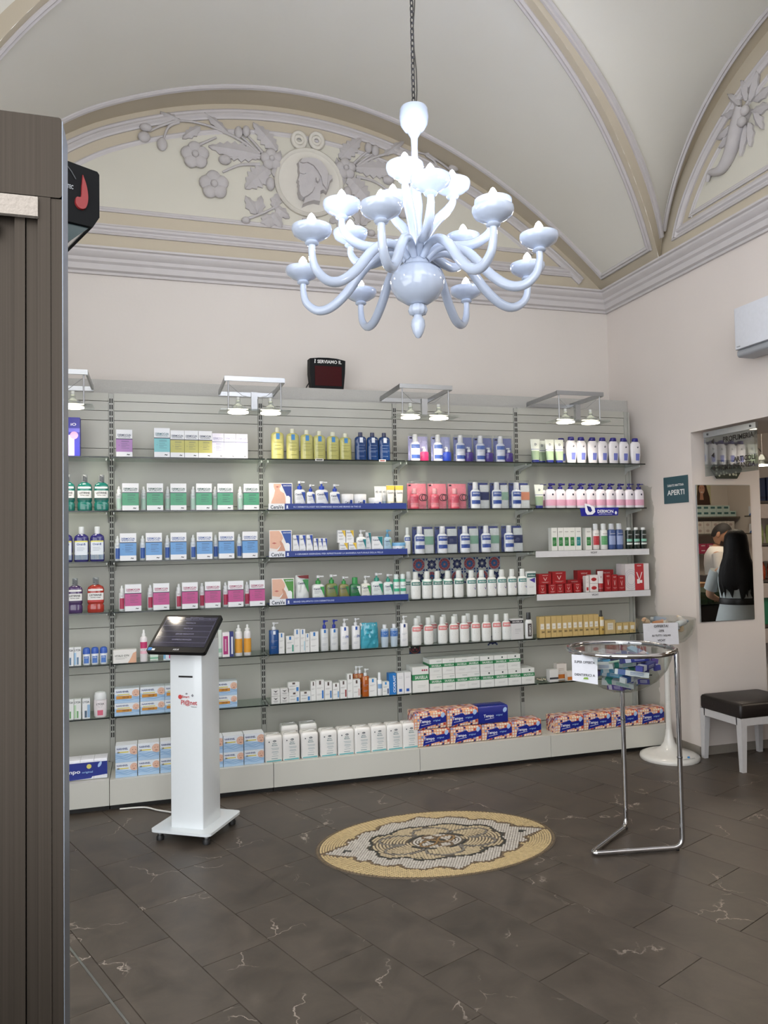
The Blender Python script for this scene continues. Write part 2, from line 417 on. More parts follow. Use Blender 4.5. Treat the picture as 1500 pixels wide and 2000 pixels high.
def grey_area(m):
    """wall colour with a greyer area behind the shelving that ends in a ragged edge"""
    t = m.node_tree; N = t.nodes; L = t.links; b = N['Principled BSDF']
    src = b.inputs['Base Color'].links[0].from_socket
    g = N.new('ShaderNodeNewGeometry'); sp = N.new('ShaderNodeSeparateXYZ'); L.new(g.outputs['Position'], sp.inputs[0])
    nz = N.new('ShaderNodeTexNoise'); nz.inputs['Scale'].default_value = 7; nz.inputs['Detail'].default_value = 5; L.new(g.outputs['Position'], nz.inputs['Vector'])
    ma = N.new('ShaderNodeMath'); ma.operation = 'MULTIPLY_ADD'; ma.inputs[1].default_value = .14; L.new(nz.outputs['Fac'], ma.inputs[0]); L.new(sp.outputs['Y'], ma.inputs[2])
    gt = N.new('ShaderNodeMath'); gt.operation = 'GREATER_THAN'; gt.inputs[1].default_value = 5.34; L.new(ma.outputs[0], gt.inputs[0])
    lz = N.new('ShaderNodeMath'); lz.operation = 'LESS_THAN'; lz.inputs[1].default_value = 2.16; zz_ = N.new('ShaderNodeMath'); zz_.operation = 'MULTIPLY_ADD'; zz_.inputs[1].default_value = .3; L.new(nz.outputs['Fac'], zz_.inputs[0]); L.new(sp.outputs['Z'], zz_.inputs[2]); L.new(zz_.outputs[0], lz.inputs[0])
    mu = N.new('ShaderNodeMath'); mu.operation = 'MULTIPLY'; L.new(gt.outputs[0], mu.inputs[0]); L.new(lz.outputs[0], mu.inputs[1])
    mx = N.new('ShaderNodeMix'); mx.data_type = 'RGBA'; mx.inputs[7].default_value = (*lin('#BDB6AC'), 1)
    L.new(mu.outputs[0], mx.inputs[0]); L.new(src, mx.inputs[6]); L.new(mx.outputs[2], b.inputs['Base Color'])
C_WALLR = pm('#DCD3CC', .85, var=.025, scale=3.1, bump=.04, bscale=60, name='plaster_wall_right'); grey_area(C_WALLR)
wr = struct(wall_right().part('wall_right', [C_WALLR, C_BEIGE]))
def liftx(lp, x): return [(x, y, z) for y, z in lp]
N_R = Vector((-1, 0, 0))
fr = loop_right(.30, 3.99)
fb = MB(); fb.v = liftx(fr, XW-.003); fb.face(range(len(fr))[::-1]); struct(fb.part('lunette_field', C_FIELD, wr))
trim(sweep(liftx(loop_right(.13, 3.865), XW-.001), N_R, [(-a, o) for a, o in P_BIG], True))
trim(sweep(liftx(loop_right(.27, 3.965), XW-.001), N_R, [(-a, o) for a, o in P_SMALL], True))
# left wall, never in view but it closes the room
struct(MB().box(XL-.05, 4.5, 1.85, .1, 2.66, 3.7).part('wall_left', C_WALL))
lw = MB(); ys = [CY-HL+2*HL*i/40 for i in range(41)]
for y in ys: lw.v += [(XL, y, 3.70), (XL, y, max(ZC, wallarc(y-CY)))]
for i in range(40): lw.face([2*i, 2*i+1, 2*i+3, 2*i+2])
struct(lw.part('wall_left_lunette', C_BEIGE))

# unseen wall added to block daylight from the front right, behind the camera's shoulder
struct(MB().box((1.0+XW+.6)/2, .15, 1.9, XW+.6-1.0, .1, 3.8).part('wall_light_block', C_WALL))
# mouldings on the vault
def vn(x):
    m = vzd(x); return Vector((m, 0, -1)).normalized()
xs = [CX-2.60+5.2*i/80 for i in range(81)]
# panel of the main barrel next to the back wall: arc side, groin sides, cornice side (one closed loop)
xe = XW-.135; xl = 2*CX-xe
arc = [(x, YB-(.25-.11*min(1, abs(x-CX)/2.6)**2)) for x in [xl+(xe-xl)*i/70 for i in range(71)]]
gr = [(x, CY+groin(x-CX)+.085) for x in [xe-(xe-xl)*i/70 for i in range(71)]]
loop = arc+gr
trim(sweep([(x, y, vz(x)-.001) for x, y in loop], [vn(x) for x, y in loop], [(-a+.03, o) for a, o in P_MED], True))
# lunette vault panel over the right wall
def lun_pt(dx, t, sgn=1):
    y = CY+groin(dx); xg = CX+sgn*dx; pg = Vector((xg, y, vz(xg))); pw = Vector((CX+sgn*2.619, y, wallarc(y-CY)))
    return pg, pw
la, lb = [], []
for i in range(60):
    dx = 2.619*math.sin(PI/2*(i+.0)/60)
    pg, pw = lun_pt(dx, 0); L = (pw-pg).length
    if L < .26: continue
    la.append(pg.lerp(pw, .10/L)); lb.append(pg.lerp(pw, 1-.11/L))
lp = la+lb[::-1]
def nrm(i, pts):
    q = pts[i]; c = Vector((CX, CY, 1.5)); d = (c-q); d.x *= .25; return d.normalized()
nl = Vector((-.15, -.45, -.88)).normalized()
for path in (la, lb): trim(sweep(path, [nl for p in path], [(a-.025, o) for a, o in P_MED]))

# baseboards
struct(MB().box(XW-.006, (4.79+5.47)/2, .03, .012, .68, .06).part('baseboard_right', pm('#8C857C', .5, name='baseboard_grey')))
struct(MB().box(XW+.30, 4.783, .03, .612, .012, .06).part('baseboard_jamb', pm('#8C857C', .5)))
# metal threshold strip of the sliding entrance set in the floor
tb = MB(); tb.box(0, 0, .001, .008, 2.6, .002)
o = tag(tb.part('threshold_strip', pm('#B9B9B6', .3, 1., name='steel_strip')), 'thin metal threshold strip set diagonally in the dark stone floor', 'threshold')
o.location = (.964*math.cos(TA)-2.85*math.sin(TA), .964*math.sin(TA)+2.85*math.cos(TA), .0005); o.rotation_euler = (0, 0, TA)

# ================================================================ chandelier
OPAL = pm('#BBC6D9', .12, var=.02, scale=20, coat=.6, name='opal_glass')
CHX, CHY = 1.177, 3.30
ch = thing('chandelier', 'white opal glass chandelier with curved arms and lit flame bulbs, hung on a chain', 'chandelier', (CHX, CHY, 0))
MB().lathe([(0, 2.688), (.05, 2.694), (.095, 2.722), (.121, 2.765), (.125, 2.80), (.112, 2.84), (.085, 2.862), (.06, 2.87), (.05, 2.90), (.045, 2.93), (0, 2.94)], 32).part('bowl', OPAL, ch, 40)
MB().lathe([(.024, 2.935), (.03, 3.0), (.028, 3.08), (.034, 3.15), (.026, 3.22), (.018, 3.32), (.0145, 3.42), (.016, 3.47), (.03, 3.495), (.03, 3.505)], 20).part('stem', OPAL, ch, 50)
MB().lathe([(.02, 3.50), (.045, 3.51), (.062, 3.535), (.068, 3.565), (.067, 3.60), (.062, 3.612), (.05, 3.612), (.045, 3.60), (0, 3.60)], 28).part('canopy_cup', OPAL, ch, 40)
kb = MB(); pr_ = []
n = 40
for r, z in [(.02, 2.64), (.036, 2.645), (.043, 2.662), (.038, 2.682), (.028, 2.69)]:
    pr_.append((r, z))
for r, z in pr_:
    for i in range(n):
        t = 2*PI*i/n; rr = r*(1+(.06 if i % 4 < 2 else -.03)); kb.v.append((rr*math.cos(t), rr*math.sin(t), z))
for j in range(len(pr_)-1):
    for i in range(n): kb.face([j*n+i, j*n+(i+1) % n, (j+1)*n+(i+1) % n, (j+1)*n+i])
kb.part('ribbed_knob', OPAL, ch, 60)
MB().lathe([(0, 2.533), (.012, 2.538), (.024, 2.56), (.033, 2.59), (.031, 2.615), (.02, 2.635), (.02, 2.642), (0, 2.645)], 20).part('finial', OPAL, ch, 60)
tiers = [
    ([104, 57, 19, -19, -63, -122, 193, 141], spline([(.05, 0, 2.90), (.10, 0, 2.935), (.17, 0, 2.94), (.25, 0, 2.89), (.34, 0, 2.785), (.42, 0, 2.722), (.49, 0, 2.712), (.545, 0, 2.752), (.562, 0, 2.81), (.562, 0, 2.85)], 5), .562, 2.845),
    ([80, 18, -50, -100, 208, 155], spline([(.04, 0, 2.91), (.11, 0, 2.945), (.18, 0, 2.935), (.26, 0, 2.93), (.325, 0, 2.955), (.36, 0, 3.0), (.362, 0, 3.04)], 5), .362, 3.035),
    ([105, -5, 231], spline([(.03, 0, 2.92), (.045, 0, 3.0), (.09, 0, 3.075), (.145, 0, 3.13), (.17, 0, 3.165), (.172, 0, 3.19)], 5), .172, 3.185)]
FLAME = emit('#E9EEFF', BULB_STRENGTH, 'flame_bulb_light')
right, near = Vector((.942, -.335)), Vector((-.335, -.942))
cup_b = MB()
cprof = [(.012, 0), (.026, .004), (.03, .01), (.024, .018), (.05, .03), (.075, .046), (.084, .064), (.083, .078), (.079, .079), (.074, .066), (.05, .052), (0, .048)]
nn_ = 48
for r, z in cprof:
    for i in range(nn_):
        t = 2*PI*i/nn_; rr = r*(1+(.014 if i % 3 == 0 and .02 < z < .06 else 0)); cup_b.v.append((rr*math.cos(t), rr*math.sin(t), z))
for j in range(len(cprof)-1):
    for i in range(nn_): cup_b.face([j*nn_+i, j*nn_+(i+1) % nn_, (j+1)*nn_+(i+1) % nn_, (j+1)*nn_+i])
cup_me = cup_b.mesh('cup', OPAL, 50)
bulb_me = MB().lathe([(.013, .06), (.02, .082), (.0225, .098), (.018, .115), (.009, .131), (0, .139)], 14).mesh('flame_bulb', FLAME, 60)
sock_me = MB().lathe([(.018, .045), (.018, .066), (.013, .068), (0, .068)], 14).mesh('bulb_socket', OPAL, 40)
for angs, pathc, rad, zc in tiers:
    L = len(pathc); tp = [.015+.008*math.sin(PI*min(1, i/(L-1)*1.1)) for i in range(L)]
    arm_me = MB().tube([tuple(p) for p in pathc], .02, 12, taper=tp).mesh('arm', OPAL, 60)
    for a in angs:
        d = right*math.cos(math.radians(a))+near*math.sin(math.radians(a)); phi = math.atan2(d.y, d.x)
        arm = bpy.data.objects.new('arm', arm_me); COL.objects.link(arm); arm.parent = ch; arm.rotation_euler = (0, 0, phi)
        for nm, me in (('cup', cup_me), ('flame_bulb', bulb_me), ('bulb_socket', sock_me)):
            c = bpy.data.objects.new(nm, me); COL.objects.link(c); c.parent = arm; c.location = (rad, 0, zc)
            if nm == 'flame_bulb': c['label'] = 'lit flame bulb'
link = []
for i in range(16):
    t = 2*PI*i/16; link.append((.0085*math.cos(t), 0, .0085*math.sin(t)+math.copysign(.0085, math.sin(t)) if abs(math.sin(t)) > 1e-6 else 0))
link_me = MB().tube(link, .0028, 6, closed=True).mesh('chain_link', pm('#5B5A5C', .4, .8, name='chain_metal'), 60)
chain = bpy.data.objects.new('chain', None); COL.objects.link(chain); chain.parent = ch
z = 3.622; i = 0
while z < vz(CHX)-.02:
    c = bpy.data.objects.new('chain_link', link_me); COL.objects.link(c); c.parent = chain; c.location = (0, 0, z); c.rotation_euler = (0, 0, (PI/2 if i % 2 else 0)+.5)
    z += .0275; i += 1
MB().tube([(.012+.006*math.sin(k*1.3), .004*math.cos(k*1.7), 3.6+k*.1) for k in range(15)], .003, 6).part('power_cable', pm('#4A4744', .6), ch, 60)
MB().lathe([(.05, 4.955), (.045, 4.985), (0, 4.993)], 16).part('ceiling_rose', OPAL, ch, 40)

# ================================================================ floor mosaic
MOX, MOY = 1.447, 3.921
mo = thing('mosaic_medallion', 'oval stone mosaic with a flower set in the dark floor', 'mosaic', (MOX, MOY, 0), -.049)
n = 72
MB().lathe([(.655, .0002), (.655, .0018), (0, .0018)], n, ratio=.445/.655).part('mortar_bed', pm('#5A5044', .9, var=.1, scale=60, name='mortar'), mo)
def sym(q):
    q2 = q[:]; out = q2[:]
    out += [(-x, y) for x, y in q2[::-1][1:]]; out += [(-x, -y) for x, y in q2[1:]]; out += [(x, -y) for x, y in q2[::-1][1:-1]]
    return out
CART = sym([(.625, 0), (.53, .055), (.465, .085), (.475, .115), (.445, .145), (.405, .15), (.40, .19), (.345, .235), (.275, .24), (.255, .285), (.17, .325), (.09, .315), (0, .375)])
QUAT = sym([(.375, 0), (.345, .05), (.345, .11), (.30, .155), (.22, .16), (.17, .205), (.10, .225), (0, .215)])
def inside(p, poly):
    x, y = p; c = False; j = len(poly)-1
    for i in range(len(poly)):
        (xi, yi), (xj, yj) = poly[i], poly[j]
        if (yi > y) != (yj > y) and x < (xj-xi)*(y-yi)/(yj-yi)+xi: c = not c
        j = i
    return c
def edge_dist(p, poly):
    best = 9
    for i in range(len(poly)):
        ax, ay = poly[i-1]; bx, by = poly[i]; dx, dy = bx-ax, by-ay
        t = max(0, min(1, ((p[0]-ax)*dx+(p[1]-ay)*dy)/(dx*dx+dy*dy+1e-12))); best = min(best, math.hypot(p[0]-ax-t*dx, p[1]-ay-t*dy))
    return best
CURVES = []   # (polyline, closed, colour) drawn inside the quatrefoil
for k in range(6):
    a = PI/6+k*PI/3; c0 = (.175*math.cos(a)*1.3, .175*math.sin(a)*.72); pts = []
    for i in range(22):
        t = -2.2+4.4*i/21; pts.append((c0[0]+.085*(math.cos(t)*math.cos(a)-.95*math.sin(t)*math.sin(a))*1.25, c0[1]+.085*(math.cos(t)*math.sin(a)+.95*math.sin(t)*math.cos(a))*.72))
    CURVES.append((pts, False, 'grey'))
for a0, a1 in ((.3, 1.3), (1.9, 2.9), (3.5, 4.4), (5.0, 6.0)):
    CURVES.append(([(.155*math.cos(a0+(a1-a0)*i/12), .098*math.sin(a0+(a1-a0)*i/12)) for i in range(13)], False, 'dark'))
for sg in (1, -1):
    CURVES.append(([(sg*(.055+.05*math.cos(2*PI*i/16)), sg*(.02+.038*math.sin(2*PI*i/16+.4))) for i in range(16)], True, 'tan'))
    CURVES.append(([(sg*(-.03+.035*math.cos(2*PI*i/16)), sg*(.055+.03*math.sin(2*PI*i/16))) for i in range(16)], True, 'brown'))
def near_curve(x, y):
    for pts, cl, _c in CURVES:
        sg_ = zip(pts, pts[1:]+pts[:1]) if cl else zip(pts, pts[1:])
        for (ax, ay), (bx, by) in sg_:
            dx, dy = bx-ax, by-ay; t = max(0, min(1, ((x-ax)*dx+(y-ay)*dy)/(dx*dx+dy*dy+1e-12)))
            if (x-ax-t*dx)**2+(y-ay-t*dy)**2 < 1.0e-4: return True
    return False
def region(x, y):
    e = (x/.65)**2+(y/.44)**2
    if e > 1: return None
    if e > .955: return 'rim'
    d = edge_dist((x, y), CART)
    if d < .0085: return 'brown'
    if not inside((x, y), CART): return 'ochre'
    dq = edge_dist((x, y), QUAT)
    if dq < .0085: return 'dark'
    if not inside((x, y), QUAT):
        if abs(x) > .44 and abs(y) < .03 and abs(abs(x)-.49) < .02: return 'dark' if abs(y) < .012 else 'white'
        return 'white'
    r = math.hypot(x/1.35, y/.85)
    if r < .03 and abs(x*y) < .0006: return 'dark'
    return 'cream' if r > .1 else 'white'
bins = {k: MB() for k in ('rim', 'ochre', 'brown', 'white', 'dark', 'cream', 'tan', 'grey')}
rnd = random.Random(3)
def tess(x, y, ang, l, w, key):
    b = bins[key]; c, s_ = math.cos(ang), math.sin(ang); k = len(b.v); h = .0034+rnd.random()*.0012
    l *= rnd.uniform(.9, 1.0); w *= rnd.uniform(.92, 1.0)
    for zz, sh in ((.0016, 1), (h, .94)):
        for px, py in ((-1, -1), (1, -1), (1, 1), (-1, 1)):
            u, v = px*l/2*sh, py*w/2*sh; b.v.append((x+u*c-v*s_, y+u*s_+v*c, zz))
    b.face([k+4, k+5, k+6, k+7])
    for i in range(4): b.face([k+i, k+(i+1) % 4, k+4+(i+1) % 4, k+4+i])
def along(pts, l, w, keyf, closed=True):
    seg = list(zip(pts, pts[1:]+pts[:1])) if closed else list(zip(pts, pts[1:])); carry = 0
    for (a, b_) in seg:
        d = math.hypot(b_[0]-a[0], b_[1]-a[1])
        if d < 1e-9: continue
        ang = math.atan2(b_[1]-a[1], b_[0]-a[0]); t = carry
        while t < d:
            x, y = a[0]+(b_[0]-a[0])*t/d, a[1]+(b_[1]-a[1])*t/d; k = keyf(x, y)
            if k: tess(x, y, ang, l*.88, w*.86, k)
            t += l
        carry = t-d
def ell(sc, n=140): return [(.65*sc*math.cos(2*PI*i/n), .44*sc*math.sin(2*PI*i/n)) for i in range(n)]
along(ell(.988), .02, .014, lambda x, y: 'rim')
for k in range(26):
    along(ell(.962-k*.021), .021, .0125, lambda x, y: 'ochre' if region(x, y) == 'ochre' else None)
along(CART, .016, .013, lambda x, y: 'brown'); along(QUAT, .016, .014, lambda x, y: 'dark')
a = math.radians(62); dirv = (math.cos(a), math.sin(a)); nv = (-dirv[1], dirv[0])
for i in range(-60, 61):
    o_ = i*.0135; along([(nv[0]*o_-dirv[0]*.8, nv[1]*o_-dirv[1]*.8), (nv[0]*o_+dirv[0]*.8, nv[1]*o_+dirv[1]*.8)], .0185, .0135, lambda x, y: region(x, y) if region(x, y) in ('white',) and not inside((x, y), QUAT) else ('dark' if region(x, y) == 'dark' and not inside((x, y), QUAT) and edge_dist((x, y), QUAT) > .012 else None), False)
for k in range(1, 24):
    sc = k*.0135
    pts = [(1.35*sc*math.cos(2*PI*i/70), .85*sc*math.sin(2*PI*i/70)) for i in range(70)]
    def kf(x, y):
        if not inside((x, y), QUAT) or edge_dist((x, y), QUAT) < .011: return None
        return None if near_curve(x, y) else region(x, y)
    along(pts, .0175, .0125, kf)
for pts, cl, cc in CURVES: along(pts, .014, .013, lambda x, y: cc, cl)
for k in ((.16, .2), (-.16, -.2), (-.2, .165), (.2, -.165)):
    along([(k[0]+.018*math.cos(t*PI/5), k[1]+.018*math.sin(t*PI/5)) for t in range(10)], .012, .012, lambda x, y: 'dark')
tcol = {'rim': '#6A5A45', 'ochre': '#C0AA7E', 'brown': '#6E5B45', 'white': '#BFB8AE', 'dark': '#33342F', 'cream': '#BBAA8A', 'tan': '#8E6F46', 'grey': '#77726A'}
for k, b in bins.items():
    if b.v: b.part(k+'_tesserae', pm(tcol[k], .55, var=.28, scale=55, name='tessera_'+k), mo, kind='stuff', label=k+' coloured mosaic tesserae')

# ================================================================ stucco reliefs
STU = pm('#BEB9B8', .8, var=.07, scale=14, bump=.15, bscale=60, name='stucco_grey')
STU2 = pm('#D6D1C6', .8, var=.04, scale=14, bump=.05, bscale=60, name='stucco_pale')
K = .00109
def rp(zx, zy): dx = (zx-1210)*K; return (dx, (555-zy)*K+dx*.085)
def leaf_poly(a, b, w, teeth=5, cut=.32):
    (ax, az), (bx, bz) = a, b; L = math.hypot(bx-ax, bz-az); ux, uz = (bx-ax)/L, (bz-az)/L; nx, nz = -uz, ux
    lft, rgt = [], []
    for i in range(teeth*2+1):
        t = i/(teeth*2); env = math.sin(PI*min(1, t*.95+.04))**.8*w/2*(1.15-.4*t)
        r = env*(1 if i % 2 else 1-cut)
        lft.append((ax+ux*L*t+nx*r, az+uz*L*t+nz*r)); rgt.append((ax+ux*L*t-nx*r, az+uz*L*t-nz*r))
    return lft+[(bx, bz)]+rgt[::-1]
def leaf(b, a, t, w, teeth=5, y=0., th=.028):
    """two-sided pillow with a raised mid-rib, joined to the wall behind"""
    P = leaf_poly(a, t, w, teeth); n = len(P); k = len(b.v); m = 9
    spine = [(a[0]+(t[0]-a[0])*i/(m-1), a[1]+(t[1]-a[1])*i/(m-1)) for i in range(m)]
    for x, z in P: b.v.append((x, y, z))
    for x, z in P: b.v.append((x, y-th*.55, z))
    for i, (x, z) in enumerate(spine): b.v.append((x, y-th*(1.0+.35*math.sin(PI*i/(m-1))), z))
    for i in range(n): b.face([k+i, k+(i+1) % n, k+n+(i+1) % n, k+n+i])
    half = n//2
    for i in range(half):
        s0, s1 = min(m-1, round(i*(m-1)/half)), min(m-1, round((i+1)*(m-1)/half))
        b.face([k+n+i, k+n+i+1, k+2*n+s1, k+2*n+s0] if s0 != s1 else [k+n+i, k+n+i+1, k+2*n+s0])
        j0, j1 = n-1-i, n-2-i
        b.face([k+2*n+s0, k+2*n+s1, k+n+j1, k+n+j0] if s0 != s1 else [k+2*n+s0, k+n+j1, k+n+j0])
def petals(c, r, n=5, rot=0.):
    out = []
    for i in range(n):
        a = rot+2*PI*i/n; b = MB(); px, pz = c[0]+r*.52*math.cos(a), c[1]+r*.52*math.sin(a)
        M_ = Matrix.Rotation(-a, 3, 'Y')
        b.ball(px, -.022, pz, r*.52, .028, r*.5, 12, 7, rot=M_); out.append(b)
    return out
def spray(label, mirror):
    t = thing('stucco_flower_spray', label, 'wall relief', (1.194, YB-.004, 4.42))
    q = (lambda zx, zy: (-rp(zx, zy)[0], (555-zy)*K-rp(zx, zy)[0]*-.0+abs(rp(zx, zy)[0])*-.085)) if mirror else rp
    def stem(pts, r0, r1):
        p = spline([(*q(*a), 0) for a in pts], 5); L = len(p)
        MB().tube([(v.x, -.012, v.y) for v in p], .01, 7, taper=[r0+(r1-r0)*i/(L-1) for i in range(L)]).part('stem', STU, t, 60)
    for pts in ([(930, 420), (860, 375), (760, 290), (640, 225), (520, 180), (400, 155), (300, 152)], [(300, 152), (200, 190), (115, 235)], [(310, 160), (240, 200), (205, 290)], [(860, 390), (740, 385), (650, 395)], [(860, 435), (720, 445), (600, 500)], [(860, 360), (790, 290), (730, 240)], [(880, 350), (820, 280), (780, 240)], [(740, 835), (860, 790), (970, 735)], [(430, 320), (470, 300), (560, 255)]):
        stem(pts, .013, .008)
    for a, b_, w, te in (((320, 155), (185, 100), 60, 4), ((640, 225), (480, 88), 70, 4), ((860, 372), (505, 320), 150, 7), ((980, 330), (815, 138), 130, 6), ((450, 190), (330, 275), 80, 4), ((920, 455), (755, 610), 170, 6), ((830, 790), (755, 665), 95, 3), ((840, 790), (865, 660), 90, 3), ((955, 745), (985, 635), 90, 3), ((965, 740), (1065, 815), 90, 3), ((900, 790), (930, 885), 130, 3), ((940, 780), (1010, 885), 100, 3), ((960, 520), (1005, 330), 90, 4)):
        lb_ = MB(); leaf(lb_, q(*a), q(*b_), w*K, te); lb_.part('leaf', STU, t, 25)
    for c, r in (((415, 392), 95), ((540, 595), 100), ((940, 400), 78)):
        fl_ = bpy.data.objects.new('flower', None); COL.objects.link(fl_); fl_.parent = t
        for pb in petals(q(*c), r*K, 5, .4): pb.part('petal', STU, fl_, 60)
        MB().ball(q(*c)[0], -.045, q(*c)[1], r*K*.26, .022, r*K*.26, 12, 7).part('flower_heart', STU, fl_, 60)
    for c, rx, rz in (((92, 215), 42, 28), ((80, 280), 42, 36), ((197, 325), 34, 46), ((615, 415), 44, 34), ((930, 575), 32, 48), ((712, 215), 30, 42), ((765, 205), 28, 40), ((755, 840), 30, 24)):
        MB().ball(q(*c)[0], -.02, q(*c)[1], rx*K, .03, rz*K, 12, 8).part('bud', STU, t, 60)
    return t
spray('grey stucco poppies and leaves trailing away from the portrait medallion towards the steel post', False)
spray('grey stucco leaves and flowers behind the chandelier, beside the portrait medallion', True)
md = thing('stucco_medallion', 'round stucco medallion with a bearded profile head under a ribbon bow', 'wall relief', (1.194, YB-.004, 4.42))
pr2 = [(.243, 0), (.272, .0), (.274, .026), (.262, .04), (.246, .032), (.24, .024), (.225, .022), (0, .022)]
b = MB().lathe([(r, z_) for r, z_ in pr2], 56); b.xf(Matrix.Rotation(PI/2, 4, 'X')); b.part('medallion_disc', STU2, md, 35)
HEAD = [(1150, 745), (1165, 700), (1130, 680), (1118, 640), (1128, 610), (1118, 590), (1122, 572), (1112, 560), (1122, 535), (1128, 505), (1122, 480), (1125, 450), (1118, 425), (1140, 402), (1190, 396), (1240, 400), (1290, 425), (1325, 470), (1345, 515), (1378, 512), (1380, 540), (1360, 560), (1350, 600), (1330, 645), (1310, 630), (1285, 640), (1280, 720), (1235, 712), (1190, 725)]
MB().prism([rp(*p) for p in HEAD], -.07, -.02, inset=.07).part('head_relief', STU, md, 30)
HAIR = [(1125, 430), (1140, 402), (1190, 394), (1245, 398), (1292, 424), (1328, 470), (1345, 515), (1340, 560), (1330, 640), (1300, 600), (1290, 545), (1265, 500), (1230, 455), (1180, 430), (1150, 440)]
MB().prism([rp(*p) for p in HAIR], -.088, -.05, inset=.10).part('hair_relief', STU, md, 30)
BEARD = [(1120, 612), (1150, 590), (1185, 600), (1205, 570), (1240, 560), (1245, 610), (1225, 650), (1190, 680), (1150, 700), (1128, 680), (1118, 645)]
MB().prism([rp(*p) for p in BEARD], -.09, -.05, inset=.12).part('beard_relief', STU, md, 30)
MB().prism([rp(*p) for p in [(1245, 545), (1262, 530), (1275, 555), (1262, 585), (1248, 575)]], -.095, -.06, inset=.2).part('ear_relief', STU, md, 30)
MB().prism([rp(*p) for p in [(1130, 512), (1160, 505), (1180, 512), (1160, 522)]], -.08, -.06, inset=.2).part('eye_relief', STU, md, 30)
for cx_, sg in ((1140, 1), (1268, -1)):
    c = rp(cx_, 248); p = [(c[0]+.062*math.cos(t)*(.8), -.02, c[1]+.058*math.sin(t)) for t in [2*PI*i/20 for i in range(20)]]
    MB().tube(p, .017, 8, closed=True).part('ribbon_loop', STU2, md, 60)
    p = [(c[0]+.03*math.cos(t), -.018, c[1]+.028*math.sin(t)) for t in [2*PI*i/16 for i in range(16)]]
    MB().tube(p, .013, 8, closed=True).part('ribbon_fold', STU2, md, 60)
MB().prism([rp(*p) for p in [(1155, 815), (1265, 815), (1250, 930), (1190, 925), (1180, 890), (1145, 890)]], -.03, .0, inset=.05).part('ribbon_tail', STU, md, 30)

# horn of leaves in the lunette over the side opening (wall X = XW): local x runs along -Y
cu = thing('stucco_cornucopia', 'grey stucco cornucopia with leaves in the side wall lunette', 'wall relief', (XW-.004, 4.13, 4.36), -PI/2)
hp = spline([(-.36, -.23, 0), (-.33, -.18, 0), (-.27, -.20, 0), (-.2, -.2, 0), (-.12, -.13, 0), (-.06, -.02, 0), (.02, .1, 0)], 6)
L = len(hp); MB().tube([(p.x, -.02, p.y) for p in hp], .03, 10, taper=[.012+.055*i/(L-1) for i in range(L)]).part('horn', STU, cu, 60)
for a, b_, w in (((-.1, .0), (-.23, -.05), .06), ((-.12, .05), (-.25, .02), .07), ((-.06, .12), (-.2, .16), .07), ((-.03, .14), (-.13, .28), .07), ((.03, .14), (.0, .3), .07), ((.06, .12), (.14, .28), .08), ((.02, -.02), (-.04, -.2), .06), ((.05, -.02), (.05, -.18), .07), ((.1, .02), (.16, -.12), .07), ((.1, .1), (.26, .12), .08), ((.08, .04), (.24, .0), .08)):
    lb_ = MB(); leaf(lb_, a, b_, w, 3, th=.03); lb_.part('leaf', STU, cu, 25)
for c in ((-.02, .05), (.05, .06), (.02, .0)): MB().ball(c[0], -.05, c[1], .035, .03, .035).part('fruit', STU, cu, 60)

# ================================================================ wall shelving: five bays
PX0, PY = -1.259, 5.459
SZ = {1: 2.182, 2: 1.835, 3: 1.512, 4: 1.189, 5: .861, 6: .528, 7: .185}
SF = 5.201
LAM = pm('#B9B8AF', .38, var=.015, scale=4, name='laminate_white')
PLI = pm('#C9C8BF', .32, var=.015, scale=4, name='plinth_white')
BLK = pm('#141312', .6, name='black_recess')
ALU = pm('#A9AAAB', .35, .85, var=.06, scale=30, name='brushed_aluminium')
STEELW = pm('#AFAFA8', .4, .0, name='upright_grey')
GLASS = clear('shelf_glass', '#E3EDE7', .05, .02, .7)
GEDGE = pm('#101916', .15, name='glass_edge_green')
cuts = [.187, .767, 1.07, 1.475, 1.87, 2.265, 2.455, 2.52, 2.585, 2.642]
BAYNAME = ['bay nearest the steel post', 'bay behind the white kiosk', 'middle bay', 'bay with the patterned tile stickers', 'bay next to the side wall']
BAYS = []
